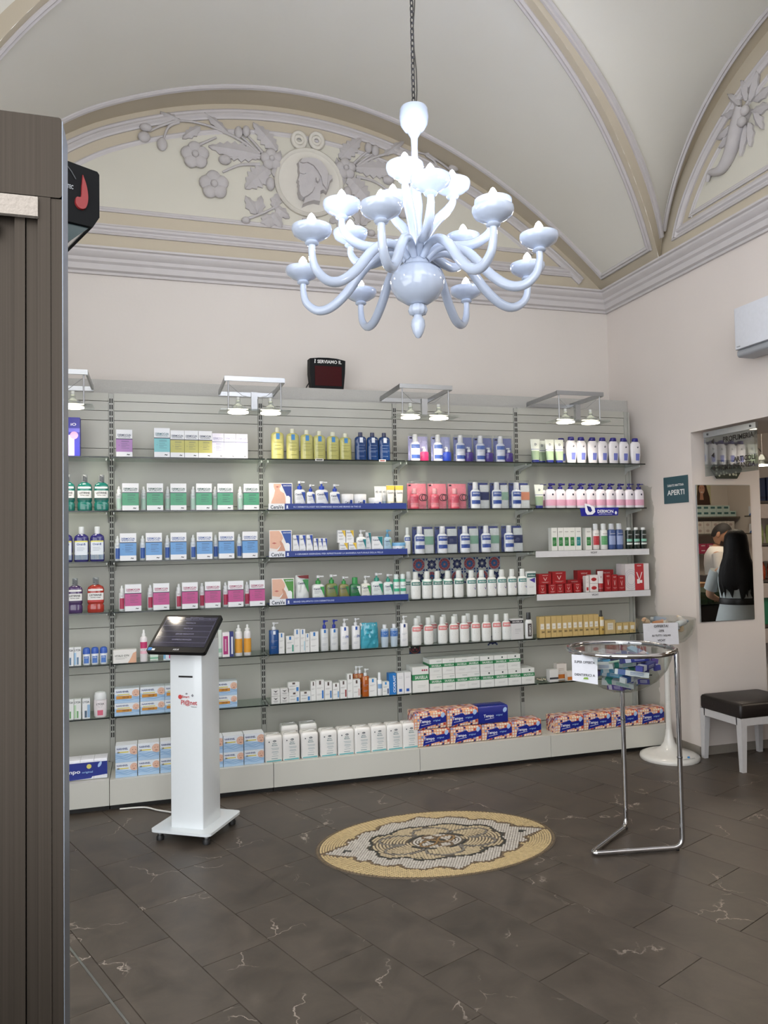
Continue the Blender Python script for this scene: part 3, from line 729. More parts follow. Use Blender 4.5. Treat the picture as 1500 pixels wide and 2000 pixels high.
for k in range(5):
    x = PX0+k+.5
    t = thing('shelving_bay', 'white wall shelving bay with glass shelves: '+BAYNAME[k], 'shelving', (x, PY, 0), 0, 'white wall shelving bays'); BAYS.append(t)
    for a, b_ in zip(cuts, cuts[1:]):
        MB().box(0, .009, (a+b_)/2, .966, .018, b_-a-.004).part('back_panel', LAM, t)
    MB().box(0, .025, 1.40, .962, .012, 2.46).part('backing_board', pm('#8F8F89', .7), t)
    MB().box(0, -.2165, .109, .9965, .433, .152).part('plinth', PLI, t)
    MB().box(0, -.20, .016, .994, .40, .032).part('plinth_recess', BLK, t)
    for sx in ((-.5, .5) if k == 4 else (-.5,)):
        u = MB().box(sx+(.0 if sx < 0 else -.002), .004, 1.41, .030, .026, 2.45).part('slotted_upright', STEELW, t)
        if sx < 0:
            sb = MB(); z = .36
            while z < 2.60:
                for dx in (-.0065, .0065): sb.box(sx+dx, -.0092, z, .0078, .001, .031)
                z += .042
            sb.part('slot_pattern', BLK, u, kind='stuff')
    if k == 4: MB().box(.515, .0, 1.32, .012, .05, 2.62).part('end_profile', STEELW, t)
    for s in range(1, 7):
        g = MB(); zc = SZ[s]-.004
        g.box(0, -.135, zc, .986, .246, .008); sh = g.part('glass_shelf', GLASS, t)
        MB().box(0, -.2585, zc, .986, .0012, .0085).part('glass_front_edge', GEDGE, sh)
        for sx in (-1, 1):
            br = MB().prism([(0, 0), (-.20, 0), (-.20, -.012), (-.03, -.035), (0, -.06)], -.003, .003)
            br.xf(Matrix.Rotation(PI/2, 4, 'Z')); br.xf(Matrix.Translation((sx*.478, -.005, SZ[s]-.009)))
            br.part('bracket', pm('#D6D7D4', .35, .2), sh)
# linen covered box ledge behind the top of the shelving
tag(MB().box(1.24, 5.695, 1.376, 5.19, .262, 2.752).part('ledge', pm('#B9B7B2', .9, var=.06, scale=120, bump=.2, bscale=300, name='linen_grey')), 'grey linen covered ledge running behind the top of the shelving', 'ledge')

# shelf lights: metal frame carrying a hung glass plate with two halogens
HALO = emit('#FFF1DA', 5., 'halogen_glow')
HGL = clear('lamp_glass', '#F2F6F4', .12, .05, .8)
def shelf_light(x0, label):
    t = thing('shelf_lamp', label, 'lamp', (x0+.195, 0, 0), 0, 'shelf lights along the top of the shelving')
    zt = 2.672
    MB().box(0, 4.982, zt, .39, .012, .03).part('front_bar', ALU, t); MB().box(0, 5.452, zt-.01, .39, .012, .03).part('rear_bar', ALU, t)
    for sx in (-1, 1): MB().box(sx*.189, 5.217, zt-.003, .012, .465, .03).part('side_bar', ALU, t)
    for sx in (-1, 1):
        MB().tube([(sx*.17, 4.995, zt-.012), (sx*.17, 4.995, 2.472)], .005, 8).part('hanging_rod', ALU, t, 60)
        MB().tube([(sx*.02, 5.02, 2.56), (sx*.08, 5.03, 2.575), (sx*.16, 5.02, 2.64)], .002, 5).part('lamp_wire', pm('#8A8A88', .5), t)
    MB().box(0, 5.02, 2.466, .45, .17, .010).part('glass_plate', HGL, t)
    MB().box(0, 5.03, 2.535, .04, .03, .12).part('transformer_block', ALU, t)
    for sx in (-1, 1):
        d = MB().lathe([(.014, .07), (.018, .045), (.034, .034), (.07, .012), (.078, .004), (.072, .004), (.03, .026), (0, .03)], 26, cx=sx*.105, cy=5.02, cz=2.471).part('halogen_reflector', HGL, t, 50)
        MB().lathe([(0, .001), (.066, .001), (.066, .0035), (0, .006)], 24, cx=sx*.105, cy=5.02, cz=2.456).part('halogen_lamp', HALO, d)
        MB().lathe([(.012, .065), (.012, .09), (.0, .091)], 12, cx=sx*.105, cy=5.02, cz=2.471).part('lamp_holder', pm('#C8C8C4', .5), d, 50)
        l = bpy.data.lights.new('halogen_light', 'SPOT'); l.energy = SPOT_POWER; l.color = (1., .90, .76); l.spot_size = math.radians(120); l.spot_blend = .7; l.shadow_soft_size = .04
        lo = bpy.data.objects.new('halogen_light', l); COL.objects.link(lo); lo.parent = t; lo.location = (sx*.105, 5.02, 2.448); lo.rotation_euler = (math.radians(8), 0, 0)
for x0, n_ in ((-.76, 'mostly hidden by the steel post'), (.45, 'above the yellow and lilac cartons'), (1.63, 'above the first bottle gift sets'), (2.84, 'beside the side wall')):
    shelf_light(x0, 'aluminium frame shelf lamp with two lit halogens '+n_)

# queue number display
q = thing('queue_display', 'black queue number display with dark red window on the ledge', 'display', (1.27, 5.62, 2.754))
out = [(-.128, .0), (-.06, -.0), (.06, -.0), (.122, .0), (.135, .12), (.14, .222), (.07, .236), (0, .24), (-.07, .238), (-.14, .23), (-.142, .12)]
MB().prism(out, -.03, .05, inset=.03).part('casing', pm('#0B0C0E', .6, name='black_plastic', spec=.2), q, 30)
MB().box(.002, -.0315, .098, .205, .003, .148).part('window', pm('#3C0709', .35, name='dark_red_window', spec=.08), q)
MB().text('SERVIAMO IL', .012, .205, .185, .026, -.0335).part('lettering', pm('#E9E9E6', .5), q)
MB().sheet([(-.103, .19), (-.094, .196), (-.098, .206), (-.092, .214), (-.1, .226)], -.0333).part('arrow_mark', pm('#E9E9E6', .5), q)
MB().tube([(-.13, .03, .06), (-.15, .02, .03), (-.165, .0, .003)], .004, 6).part('cable', pm('#1A1A1A', .6), q, 60)

# ================================================================ steel entrance frame close to the camera
def steel_streak():
    m, t, b = nt('brushed_bronze_steel'); N = t.nodes; L = t.links
    tc = N.new('ShaderNodeTexCoord'); mp = N.new('ShaderNodeMapping'); mp.inputs['Scale'].default_value = (120, 120, .5); nz = N.new('ShaderNodeTexNoise'); nz.inputs['Scale'].default_value = 3; nz.inputs['Detail'].default_value = 5
    L.new(tc.outputs['Object'], mp.inputs[0]); L.new(mp.outputs[0], nz.inputs['Vector'])
    cr = N.new('ShaderNodeValToRGB'); e = cr.color_ramp.elements; e[0].position = .25; e[0].color = (*lin('#2C261F'), 1); e[1].position = .8; e[1].color = (*lin('#352E27'), 1)
    L.new(nz.outputs['Fac'], cr.inputs[0]); L.new(cr.outputs[0], b.inputs['Base Color']); b.inputs['Metallic'].default_value = .75; b.inputs['Roughness'].default_value = .42
    return m
BRZ = steel_streak()
fr_ = thing('entrance_frame', 'brushed brown steel door post and header at the entrance', 'door frame', (-.155, 1.5, 0))
MB().rbox(-.40, .045, 2.3205, .80, .09, .151, .006, 3, 'y').part('header', BRZ, fr_, 40)
for nm, x0, x1, y0, y1 in (('post_profile', -.019, 0, .003, .09), ('post_profile', -.041, -.0195, .0, .09), ('post_profile', -.0615, -.0425, .012, .09), ('post_profile', -.0805, -.063, .006, .09), ('post_profile', -.145, -.081, .02, .09), ('post_profile', -.34, -.146, .014, .09)):
    MB().box((x0+x1)/2, (y0+y1)/2, 1.122, x1-x0, y1-y0, 2.244).part(nm, BRZ, fr_)
MB().box(.0008, .045, 1.195, .0012, .0895, 2.39).part('polished_edge', pm('#7C828B', .4, .9, name='polished_steel'), fr_)
MB().box(-.12, -.002, 2.222, .16, .012, .036).part('sealant_strip', pm('#8C847B', .9, bump=.4), fr_)
MB().box(-.145, -.004, 2.186, .08, .012, .02).part('sky_gap_patch', pm('#C9C9C9', .6), fr_)  # white colour stands in for bright sky light showing through a gap
# automatic door drive running diagonally away behind the post
op = thing('door_drive', 'black automatic door drive box with red curved emblem behind the steel post', 'door drive', (-.150, 2.5, 2.59), TA)
prof = [(-.30, .0), (-.02, .0), (0, .035), (0, .170), (-.006, .178), (-.30, .205)]
MB().prism(prof, 0, 1.3).part('casing', pm('#08090B', .65, name='black_casing', spec=.15), op)
MB().prism([(-.30, -.055), (-.085, -.055), (-.03, -.002), (-.30, -.002)], .01, 1.3).part('glazed_underside', pm('#2B3A3C', .15, coat=.5), op)
em = spline([(-.052, .155, 0), (-.040, .12, 0), (-.036, .08, 0), (-.044, .05, 0), (-.062, .045, 0), (-.074, .058, 0), (-.072, .078, 0), (-.058, .083, 0), (-.056, .11, 0)], 5)
MB().prism([(p.x, p.y) for p in em], -.008, .0, inset=.04).part('red_emblem', pm('#7A1A1C', .5, name='red_plastic'), op, 30)
MB().text('DITEC', -.093, .108, .028, .013, -.0015).part('lettering', pm('#8B8F92', .5), op)
MB().tube([(-.10, -.003, .172), (-.085, -.004, .155), (-.072, -.003, .135)], .0015, 5).part('sensor_wire', pm('#3A3C40', .5), op)

# ================================================================ ticket kiosk
KW = pm('#D9DEE0', .22, var=.01, coat=.4, name='kiosk_white')
kz = thing('ticket_kiosk', 'white floor standing ticket kiosk with tilted black touch screen', 'kiosk', (.23, 4.502, 0), math.radians(-32.3))
MB().rbox(0, 0, .059, .36, .385, .014, .03, 5).part('base_plate', KW, kz, 40)
MB().rbox(.012, -.030, .57, .196, .20, 1.01, .006, 3).part('column', KW, kz, 40)
for sx in (-1, 1):
    for sy in (-1, 1):
        c = MB().lathe([(.012, .03), (.012, .052)], 12, cx=sx*.14, cy=sy*.15).part('caster', pm('#9A9C9E', .3, .8), kz, 40)
        MB().lathe([(0, 0), (.02, .001), (.021, .018), (.014, .03), (0, .031)], 14, cx=sx*.14, cy=sy*.15).part('caster_foot', pm('#1B1B1C', .5), c, 40)
MB().box(.012, -.1315, .885, .085, .003, .009).part('ticket_slot', BLK, kz)
MB().text('Pl@net', .032, .742, .098, .034, -.1317).part('lettering', pm('#B4474A', .5), kz); MB().text('Smart', .012, .776, .045, .014, -.1317).part('lettering', pm('#B4474A', .5), kz)
gd = MB().text('TECHNOLOGY', .062, .722, .035, .006, -.1317); gd.sheet([(.045, .783), (.053, .775), (.061, .783), (.053, .793)], -.1317); gd.sheet([(.008, .79), (.018, .787), (.026, .792), (.017, .798)], -.1317)
gd.part('grey_emblem', pm('#7D7E84', .5), kz)
MB().lathe([(.008, 0), (.012, 0), (.012, .001), (.008, .001)], 16).xf(Matrix.Translation((-.022, -.1317, .774)) @ Matrix.Rotation(PI/2, 4, 'X')).part('red_emblem', pm('#C2403E', .5), kz)
sc_ = bpy.data.objects.new('touch_screen', None); COL.objects.link(sc_); sc_.parent = kz
sc_.location = (-.006, -.213, 1.03); sc_.rotation_euler = (math.radians(40.5), 0, 0)
# screen local: x across, y up the slope, z out of the glass
MB().rbox(0, .1375, -.012, .355, .275, .024, .012, 4).part('screen_casing', pm('#08090B', .45, name='screen_black', spec=.3), sc_, 40)
MB().box(0, .148, .0004, .322, .222, .001).part('display', pm('#2B2A3A', .06, var=.12, scale=6, coat=.8, name='dark_display'), sc_)
ln = MB()
for yy in (.232, .192, .151, .110, .068): ln.box(0, yy, .0012, .31, .0012, .0006)
for sx in (-1, 1): ln.box(sx*.155, .15, .0012, .001, .165, .0006)
ln.part('menu_line', pm('#6C6A80', .4), sc_)
tx = MB()
for s, x, y, w, h in (('PRENDI QUI IL BIGLIETTO PER NON', .06, .243, .19, .008), ('BENVENUTO', .03, .254, .08, .006), ('FARMACIA', .01, .212, .06, .009), ('PRATICHE', .01, .171, .055, .009), ('SERVIZI PRENOTATI', .005, .130, .11, .009), ('COSMESI E INFANZIA', .005, .089, .12, .009)):
    tx = MB().text(s, x, y, w, h, 0, bold=False); tx.v = [(a, c_, .0014) for a, b2, c_ in tx.v]; tx.part('lettering', pm('#8B89A0', .4), sc_)
tx = MB().text('ASUS', 0, .018, .036, .010, 0); tx.v = [(a, c_, .0006) for a, b2, c_ in tx.v]; tx.part('maker_lettering', pm('#C4C5C8', .4), sc_)
MB().box(-.16, .02, .0006, .022, .02, .001).part('blue_sticker', pm('#3C7FC0', .5), sc_); MB().box(-.137, .016, .0006, .018, .012, .001).part('white_sticker', pm('#E6E8EA', .5), sc_)
MB().box(.021, .05, 1.10, .12, .08, .10).part('screen_bracket', pm('#C4C8CA', .4), kz)
cab = tag(MB().tube(spline([(.20, 4.72, .008), (.12, 4.83, .008), (.02, 4.92, .008), (-.06, 5.0, .008), (-.2, 5.02, .008)], 8), .005, 8).part('power_cable', pm('#D8D8D4', .5), smooth=60), 'white power cable running along the floor from the kiosk to the plinth', 'cable')

# ================================================================ chrome basket stand
CHR = pm('#C8C8CA', .06, 1., var=.02, name='chrome')
ACR = clear('acrylic', '#F1F4F2', .05, .02, .6)
RX, RY, RR, RZ = 2.345, 3.525, .270, 1.02
bs = thing('basket_stand', 'chrome tube floor stand carrying a clear bowl of dental cartons', 'display stand', (RX, RY, 0))
def rel(x, y, z): return (x-RX, y-RY, z)
def bend(pts, r=.05, n=5):
    P = [Vector(p) for p in pts]; out = [P[0]]
    for i in range(1, len(P)-1):
        a = (P[i-1]-P[i]).normalized(); b_ = (P[i+1]-P[i]).normalized(); p0, p2 = P[i]+a*r, P[i]+b_*r
        for k in range(n+1):
            t = k/n; out.append(p0*(1-t)**2+P[i]*2*t*(1-t)+p2*t*t)
    return out+[P[-1]]
A, B_, C_ = (2.485, 3.735), (2.10, 3.475), (2.585, 3.392)
MB().tube(bend([rel(*A, RZ-.005), rel(*A, .016), rel(*B_, .016), rel(*C_, .016), rel(*C_, RZ-.005)], .055, 7), .0125, 14).part('tube_frame', CHR, bs, 60)
MB().tube([(RR*math.cos(2*PI*i/64), RR*math.sin(2*PI*i/64), RZ) for i in range(64)], .0125, 12, closed=True).part('rim_ring', CHR, bs, 60)
for (x, y), z in (((A), .60), ((C_), .47)): MB().lathe([(.0135, -.004), (.0142, 0), (.0135, .004)], 14, cx=x-RX, cy=y-RY, cz=z).part('tube_joint', pm('#6E6E70', .3, .9), bs)
for (x, y) in (A, (2.56, 3.40)): MB().lathe([(.008, 0), (.009, .006), (.006, .012)], 10, cx=x-RX, cy=y-RY).part('foot_glide', BLK, bs)
bw = [(0, -.222), (.06, -.216), (.125, -.192), (.185, -.15), (.228, -.095), (.248, -.045), (.254, 0)]
MB().lathe(bw, 48, cz=RZ-.002).part('clear_bowl', ACR, bs, 60)
pp = thing('offer_sign', 'white paper price sign taped to the rim of the chrome basket', 'sign', (RX-.262, RY-.075, RZ-.005), math.radians(-35))
b = MB(); w_, h_ = .125, .135
b.v = [(-w_/2, 0, 0), (w_/2, 0, -.004), (w_/2, -.012, -h_-.01), (-w_/2, -.004, -h_+.005), (-w_/2, .001, 0), (w_/2, .001, -.004), (w_/2, -.011, -h_-.01), (-w_/2, -.003, -h_+.005)]
for f in ((0, 3, 2, 1), (4, 5, 6, 7), (0, 1, 5, 4), (1, 2, 6, 5), (2, 3, 7, 6), (3, 0, 4, 7)): b.face(f)
b.part('paper', pm('#DCDDE4', .7), pp)
b = MB().text('SUPER OFFERTA', 0, -.035, .10, .013, 0).text('DENTIFRICI A', 0, -.098, .10, .012, 0)
b.v = [(x, -.0016+z*.07*0-.012*(-z/h_)*((x+w_/2)/w_*.7+.3)-.001, z-.004*(x+w_/2)/w_) for x, y, z in b.v]; b.part('lettering', pm('#3B3B40', .6), pp)
b = MB().sheet([(-.008, -.120), (.018, -.121), (.014, -.110), (-.004, -.111)], -.0135); b.part('green_mark', pm('#7FA63A', .6), pp)

# ================================================================ white pedestal with clear bowl
PWX, PWY = 3.58, 4.81
WGL = pm('#DAD8D2', .25, coat=.4, name='white_lacquer')
ps = thing('pedestal_bowl', 'white trumpet foot pedestal carrying a clear bowl, against the side wall', 'display stand', (PWX, PWY, 0))
MB().lathe([(.206, 0), (.210, .012), (.203, .028), (.17, .042), (.10, .058), (.06, .082), (.04, .115), (.026, .17), (.022, .21), (.0, .211)], 44).part('trumpet_foot', WGL, ps, 50)
MB().lathe([(.02, .20), (.02, .80), (.05, .815), (.0, .816)], 20).part('pole', WGL, ps, 40)
MB().lathe([(0, .817), (.07, .822), (.135, .848), (.18, .895), (.202, .95), (.208, 1.01)], 44).part('clear_bowl', ACR, ps, 60)
MB().box(.03, -.17, .0435, .018, .003, .016, rot=Matrix.Rotation(-.35, 3, 'X')).part('blue_mark', pm('#3E86C4', .5), ps)
b = MB().text('LABORATOIRES', 0, 0, .10, .009, 0); b.xf(Matrix.Translation((.02, -.188, .0395)) @ Matrix.Rotation(-.8, 4, 'X')); b.part('lettering', pm('#8E8E8A', .5), ps)
sg = thing('offer_sign', 'white paper offer sign leaning on the clear bowl of the white pedestal', 'sign', (3.385, 4.60, .857), math.radians(-10))
MB().box(0, 0, .07, .255, .0015, .15, rot=Matrix.Rotation(-.06, 3, 'X')).part('paper', pm('#D9D9DE', .7), sg)
b = MB()
for s, z, w, h in (('OFFERTA!', .125, .105, .018), ('-25%', .093, .042, .015), ('SU TUTTI I SOLARI', .060, .135, .013), ('VICHY', .026, .058, .016)): b = MB().text(s, 0, z, w, h, -.006); b.part('lettering', pm('#3A3A3E', .6), sg)

# ================================================================ bench
bn = thing('bench', 'low bench with black padded seat and white tapered legs beside the doorway', 'bench', (4.06, 4.54, 0))
sb = MB(); L_ = .52; D_ = .41
for z, e in ((.362, .004), (.375, 0), (.44, 0), (.452, .006), (.459, .02)):
    r = .022
    for (cx_, cy_, a0) in ((L_/2-e-r, D_/2-e-r, 0), (-L_/2+e+r, D_/2-e-r, PI/2), (-L_/2+e+r, -D_/2+e+r, PI), (L_/2-e-r, -D_/2+e+r, 1.5*PI)):
        for i in range(4): t = a0+i*PI/6; sb.v.append((cx_+r*math.cos(t), cy_+r*math.sin(t), z))
for j in range(4):
    for i in range(16): sb.face([j*16+i, j*16+(i+1) % 16, (j+1)*16+(i+1) % 16, (j+1)*16+i])
sb.face(range(64, 80)); sb.face(list(range(16))[::-1]); sb.part('padded_seat', pm('#1B1513', .45, var=.15, scale=25, bump=.08, name='black_leather'), bn, 40)
WL = pm('#C4C2C2', .4, name='white_leg')
for sy in (-1, 1): MB().box(0, sy*(D_/2-.02), .336, L_-.005, .036, .05).part('rail', WL, bn)
for sx in (-1, 1): MB().box(sx*(L_/2-.02), 0, .336, .036, D_-.08, .05).part('rail', WL, bn)
for sx in (-1, 1):
    for sy in (-1, 1):
        b = MB(); k = 0
        for z, w, off in ((0, .032, .0), (.361, .05, .0)):
            x1 = sx*(L_/2-.002); y1 = sy*(D_/2-.001)
            for dx, dy in ((0, 0), (1, 0), (1, 1), (0, 1)): b.v.append((x1-sx*dx*w, y1-sy*dy*w, z))
        o4 = (0, 1, 2, 3)
        b.face([3, 2, 1, 0]); b.face([4, 5, 6, 7])
        for i in range(4): b.face([i, (i+1) % 4, 4+(i+1) % 4, 4+i])
        b.part('leg', WL, bn)

# ================================================================ side opening: mirror, glass sign, plaque, notice, speaker
MIR = pm('#F2F4F4', .0, 1., var=0, name='mirror_silver')
mi = thing('wall_mirror', 'tall frameless mirror on the doorway jamb showing two people', 'mirror', (4.108, 4.785, .97))
MB().box(0, -.003, .505, .482, .006, 1.01).part('mirror_pane', MIR, mi)
MB().box(0, .0012, .505, .488, .0024, 1.016).part('mirror_edge', pm('#7A7F7C', .3), mi)
gs = thing('glass_sign', 'hanging clear glass direction sign in the doorway with dark lettering', 'sign', (3.90, 4.46, 0), -PI/2)
MB().box(0, 0, 2.18, .515, .006, .285).part('glass_plate', clear('sign_glass', '#D9DDDC', .20, .01, .7), gs)
MB().box(0, 0, 2.343, .515, .02, .042).part('clamp_rail', pm('#B7BABD', .3, .9), gs)
for sx in (-1, 1): MB().lathe([(.008, 0), (.008, .004), (.003, .005), (.003, .002), (0, .002)], 12).xf(Matrix.Translation((sx*.21, -.0102, 2.343)) @ Matrix.Rotation(PI/2, 4, 'X')).part('rail_screw', pm('#6A6C6E', .3, .9), gs)
b = MB()
for s, x, z, w, h in (('PROFUMERIA', .085, 2.285, .29, .038), ('ARTICOLI', .135, 2.133, .20, .036), ('PRIMA INFANZIA', .06, 2.088, .35, .036)): MB().text(s, x, z, w, h, -.0038).part('lettering', pm('#211C15', .6), gs)
ar = MB()
for z in (2.285, 2.185, 2.09): ar.sheet([(-.185, z), (-.155, z-.02), (-.155, z+.02)], -.0038)
ar.part('arrow_mark', pm('#211C15', .6), gs)
pq = thing('garland_plaque', 'dark green hexagonal flower plaque on the jamb above the mirror', 'plaque', (4.14, 4.785, 2.10))
MB().prism([(-.14, 0), (-.09, -.07), (.09, -.07), (.14, 0), (.09, .07), (-.09, .07)], -.012, 0).part('plaque_board', pm('#16261A', .5), pq)
fb_ = MB(); rr_ = random.Random(5)
for i in range(26): x, z = rr_.uniform(-.1, .1), rr_.uniform(-.055, .055); fb_.lathe([(.009, 0), (0, .003)], 7).v[-14:]; fb_.v[-14:] = [(a+x, -.013-c_, b2+z) for a, b2, c_ in fb_.v[-14:]]
fb_.part('flower_pattern', pm('#B9BDA8', .6), pq, kind='stuff')
nt_ = thing('opening_notice', 'dark teal square opening hours notice on the side wall', 'sign', (XW-.001, 4.975, 1.96), -PI/2)
MB().box(0, -.002, 0, .285, .003, .205).part('board', pm('#33535B', .5, name='teal_board'), nt_)
MB().text('SABATO MATTINA', 0, .035, .19, .018, -.0042).part('lettering', pm('#E4E6E4', .5), nt_); MB().text('APERTI', 0, -.02, .20, .04, -.0042).part('lettering', pm('#E4E6E4', .5), nt_)
sp = thing('wall_speaker', 'white wall unit with rounded grey underside high on the side wall', 'wall unit', (XW, 3.96, 2.76), -PI/2)
MB().rbox(0, -.09, .19, .31, .17, .27, .012, 3).part('casing', pm('#DADCE2', .4, name='white_plastic'), sp, 40)
MB().rbox(0, -.085, .03, .30, .15, .05, .02, 5, 'x').part('grey_underside', pm('#9DA0A4', .4), sp, 40)
MB().text('TOSHIBA', -.12, .07, .035, .008, -.1755).part('lettering', pm('#5A5D62', .5), sp)

# ================================================================ goods on the shelves
def carton(t, w, h, d, base, bands=(), texts=(), fine=None, rough=.42, top=None):
    MB().box(0, d/2, h/2, w, d, h).part('body', pm(base, rough, var=.02), t)
    by = {}
    for hx, x0, x1, z0, z1 in bands:
        b = by.setdefault(hx, MB())
        if x0 is None: b.box(0, d/2, h*(z0+z1)/2, w+.0008, d+.0008, h*(z1-z0))
        else: b.sheet([(w*x0, h*z0), (w*x1, h*z0), (w*x1, h*z1), (w*x0, h*z1)], -.0007)
    for hx, b in by.items(): b.part('color_stripe', pm(hx, rough, var=.02), t)
    letter(t, w, h, texts)
    if fine:
        b = MB()
        for x0, x1, z in fine[1]: b.sheet([(w*x0, h*z), (w*x1, h*z), (w*x1, h*z+.0016), (w*x0, h*z+.0016)], -.0011)
        b.part('fine_print', pm(fine[0], .5), t)
    return t
def letter(t, w, h, texts, bend=None, y=-.0013):
    by = {}
    for s, cx, cz, tw, th, hx in texts:
        by.setdefault(hx, MB()).text(s, w*cx, h*cz, w*tw, h*th, y, bend)
    for hx, b in by.items(): b.part('lettering', pm(hx, .5), t)
FINE = [(-.3, .25, .44), (-.3, .35, .40), (-.3, .3, .36), (-.3, .2, .30), (-.3, .33, .26)]
def rad(body, z):
    return interp(z, [(b, a) for a, b in body])
def bottle(t, w, h, body, col, ratio=1., cap=None, labels=(), texts=(), fine=None, pump=None, sq=1., rough=.3, n=20, mat=None, collar=None):
    R = w/2; cy = R*ratio; B = [(a*R, b*h) for a, b in body]
    MB().lathe(B, n, cy=cy, ratio=ratio, sq=sq).part('body', mat or pm(col, rough, var=.02, coat=.25), t, 45)
    if cap:
        prof, cc = cap; MB().lathe([(a*R, b*h) for a, b in prof], n, cy=cy, ratio=max(ratio, .8) if ratio < 1 else 1.).part('cap', pm(cc, .35, var=.02), t, 40)
    for hx, z0, z1, arc in labels:
        zs = [z0+(z1-z0)*i/4 for i in range(5)]; a = math.radians(arc)
        MB().lathe([(rad(body, z)*R+.0006, z*h) for z in zs], 14, cy=cy, ratio=ratio, a0=-a, a1=a, sq=sq).part('label', pm(hx, .45, var=.02), t, 60)
    by = {}
    for s, cx, cz, tw, th, hx in texts:
        r = rad(body, cz)*R+.0014
        if sq != 1.: by.setdefault(hx, MB()).text(s, w*cx, h*cz, w*tw, h*th, -.002)
        else: by.setdefault(hx, MB()).text(s, w*cx, h*cz, w*tw, h*th, 0, (r, ratio, cy))
    if fine:
        b = by.setdefault(fine[0], MB())
        for x0, x1, z in fine[1]:
            r = rad(body, z)*R+.0014; k = len(b.v)
            for x, zz in ((x0, z*h), (x1, z*h), (x1, z*h+.0016), (x0, z*h+.0016)):
                a = x*w/r; b.v.append((r*math.sin(a), cy-ratio*r*math.cos(a) if sq == 1. else -.002, zz))
            b.face([k, k+1, k+2, k+3])
    for hx, b in by.items(): b.part('lettering', pm(hx, .5), t)
    if pump:
        pc, z0, z1 = pump[:3]; hc = pump[3] if len(pump) > 3 else pc; H = (z1-z0)*h
        MB().lathe([(.40*R, z0*h), (.42*R, z0*h+.3*H), (.38*R, z0*h+.42*H), (.14*R, z0*h+.45*H), (.13*R, z0*h+.72*H), (0, z0*h+.72*H)], 14, cy=cy).part('pump_collar', pm(pc, .4), t, 40)
        b = MB().lathe([(.26*R, z0*h+.7*H), (.30*R, z0*h+.75*H), (.28*R, z1*h), (0, z1*h)], 14, cy=cy); b.box(.5*R, cy, z1*h-.12*H, .8*R, .30*R, .14*H)
        b.part('pump_head', pm(hc, .4), t, 40)
    return t
def tube_pack(t, w, h, d, col, cap, bands=(), texts=()):
    cc, ch_ = cap; n = 20; ca = ch_*h
    MB().lathe([(w*.36, 0), (w*.37, ca), (0, ca)], n, cy=d/2, ratio=min(1, d/(w*.74))).part('cap', pm(cc, .4), t, 40)
    def ring(z, e=0.):
        k = (z-ca)/(h-ca); rx = w*(.37+.13*k)+e; ry = d/2*(1-k)+.0022*k+e
        return [(rx*math.sin(2*PI*i/n), d/2-ry*math.cos(2*PI*i/n), z) for i in range(n)]
    def shell(z0, z1, e, m, nm):
        b = MB(); K_ = 6
        for j in range(K_+1): b.v += ring(z0+(z1-z0)*j/K_, e)
        for j in range(K_):
            for i in range(n): b.face([j*n+i, j*n+(i+1) % n, (j+1)*n+(i+1) % n, (j+1)*n+i])
        if e == 0: b.face(range(K_*n, K_*n+n))
        b.part(nm, m, t, 60)
    shell(ca, h, 0., pm(col, .35, var=.02, coat=.2), 'tube_body')
    for hx, z0, z1 in bands: shell(z0*h, z1*h, .0006, pm(hx, .4, var=.02), 'color_stripe')
    by = {}
    for s, cx, cz, tw, th, hx in texts:
        k = (cz*h-ca)/(h-ca); by.setdefault(hx, MB()).text(s, w*cx, h*cz, w*tw, h*th, d/2-(d/2*(1-k)+.0022*k)-.0022)
    for hx, b in by.items(): b.part('lettering', pm(hx, .5), t)
    return t
def pillow(t, w, h, d, mat, name='pouch_body', seed=1, y=0., crumple=.12, x=0., z=0., pinch=.15):
    b = MB(); nx, nz = 10, 12; rr = random.Random(seed)
    for side in (0, 1):
        for j in range(nz+1):
            for i in range(nx+1):
                u, v = i/nx, j/nz; e = (math.sin(PI*u)**.5)*(math.sin(PI*(v*.86+.07))**.6); dd = d/2*e*(1+crumple*rr.uniform(-1, 1)*2)
                ww = w*(1-pinch*(v**4)); b.v.append((x+(u-.5)*ww+rr.uniform(-1, 1)*w*.01, y+d/2+(dd if side else -dd), z+v*h+rr.uniform(-1, 1)*h*.008*(1 if 0 < j else 0)))
    s0 = (nx+1)*(nz+1)
    for j in range(nz):
        for i in range(nx):
            a = j*(nx+1)+i; b.face([a, a+1, a+nx+2, a+nx+1]); b.face([s0+a+nx+1, s0+a+nx+2, s0+a+1, s0+a])
    for i in range(nx): b.face([s0+i, s0+i+1, i+1, i]); e_ = nz*(nx+1); b.face([e_+i, e_+i+1, s0+e_+i+1, s0+e_+i])
    for j in range(nz): a = j*(nx+1); b.face([a, a+nx+1, s0+a+nx+1, s0+a]); a += nx; b.face([s0+a, s0+a+nx+1, a+nx+1, a])
    return b.part(name, mat, t, 50)
FILM = clear('clear_film', '#F4F6F7', .05, .12, .55, wrinkle=.9, wscale=22)
def label_for(desc, i, n, place=''):
    if n == 1: return (desc+' '+place).strip()
    pos = 'leftmost' if i == 0 else ('rightmost' if i == n-1 else ORD[i+1]+' from the left')
    return ('%s, %s %s' % (desc, pos, place)).strip()
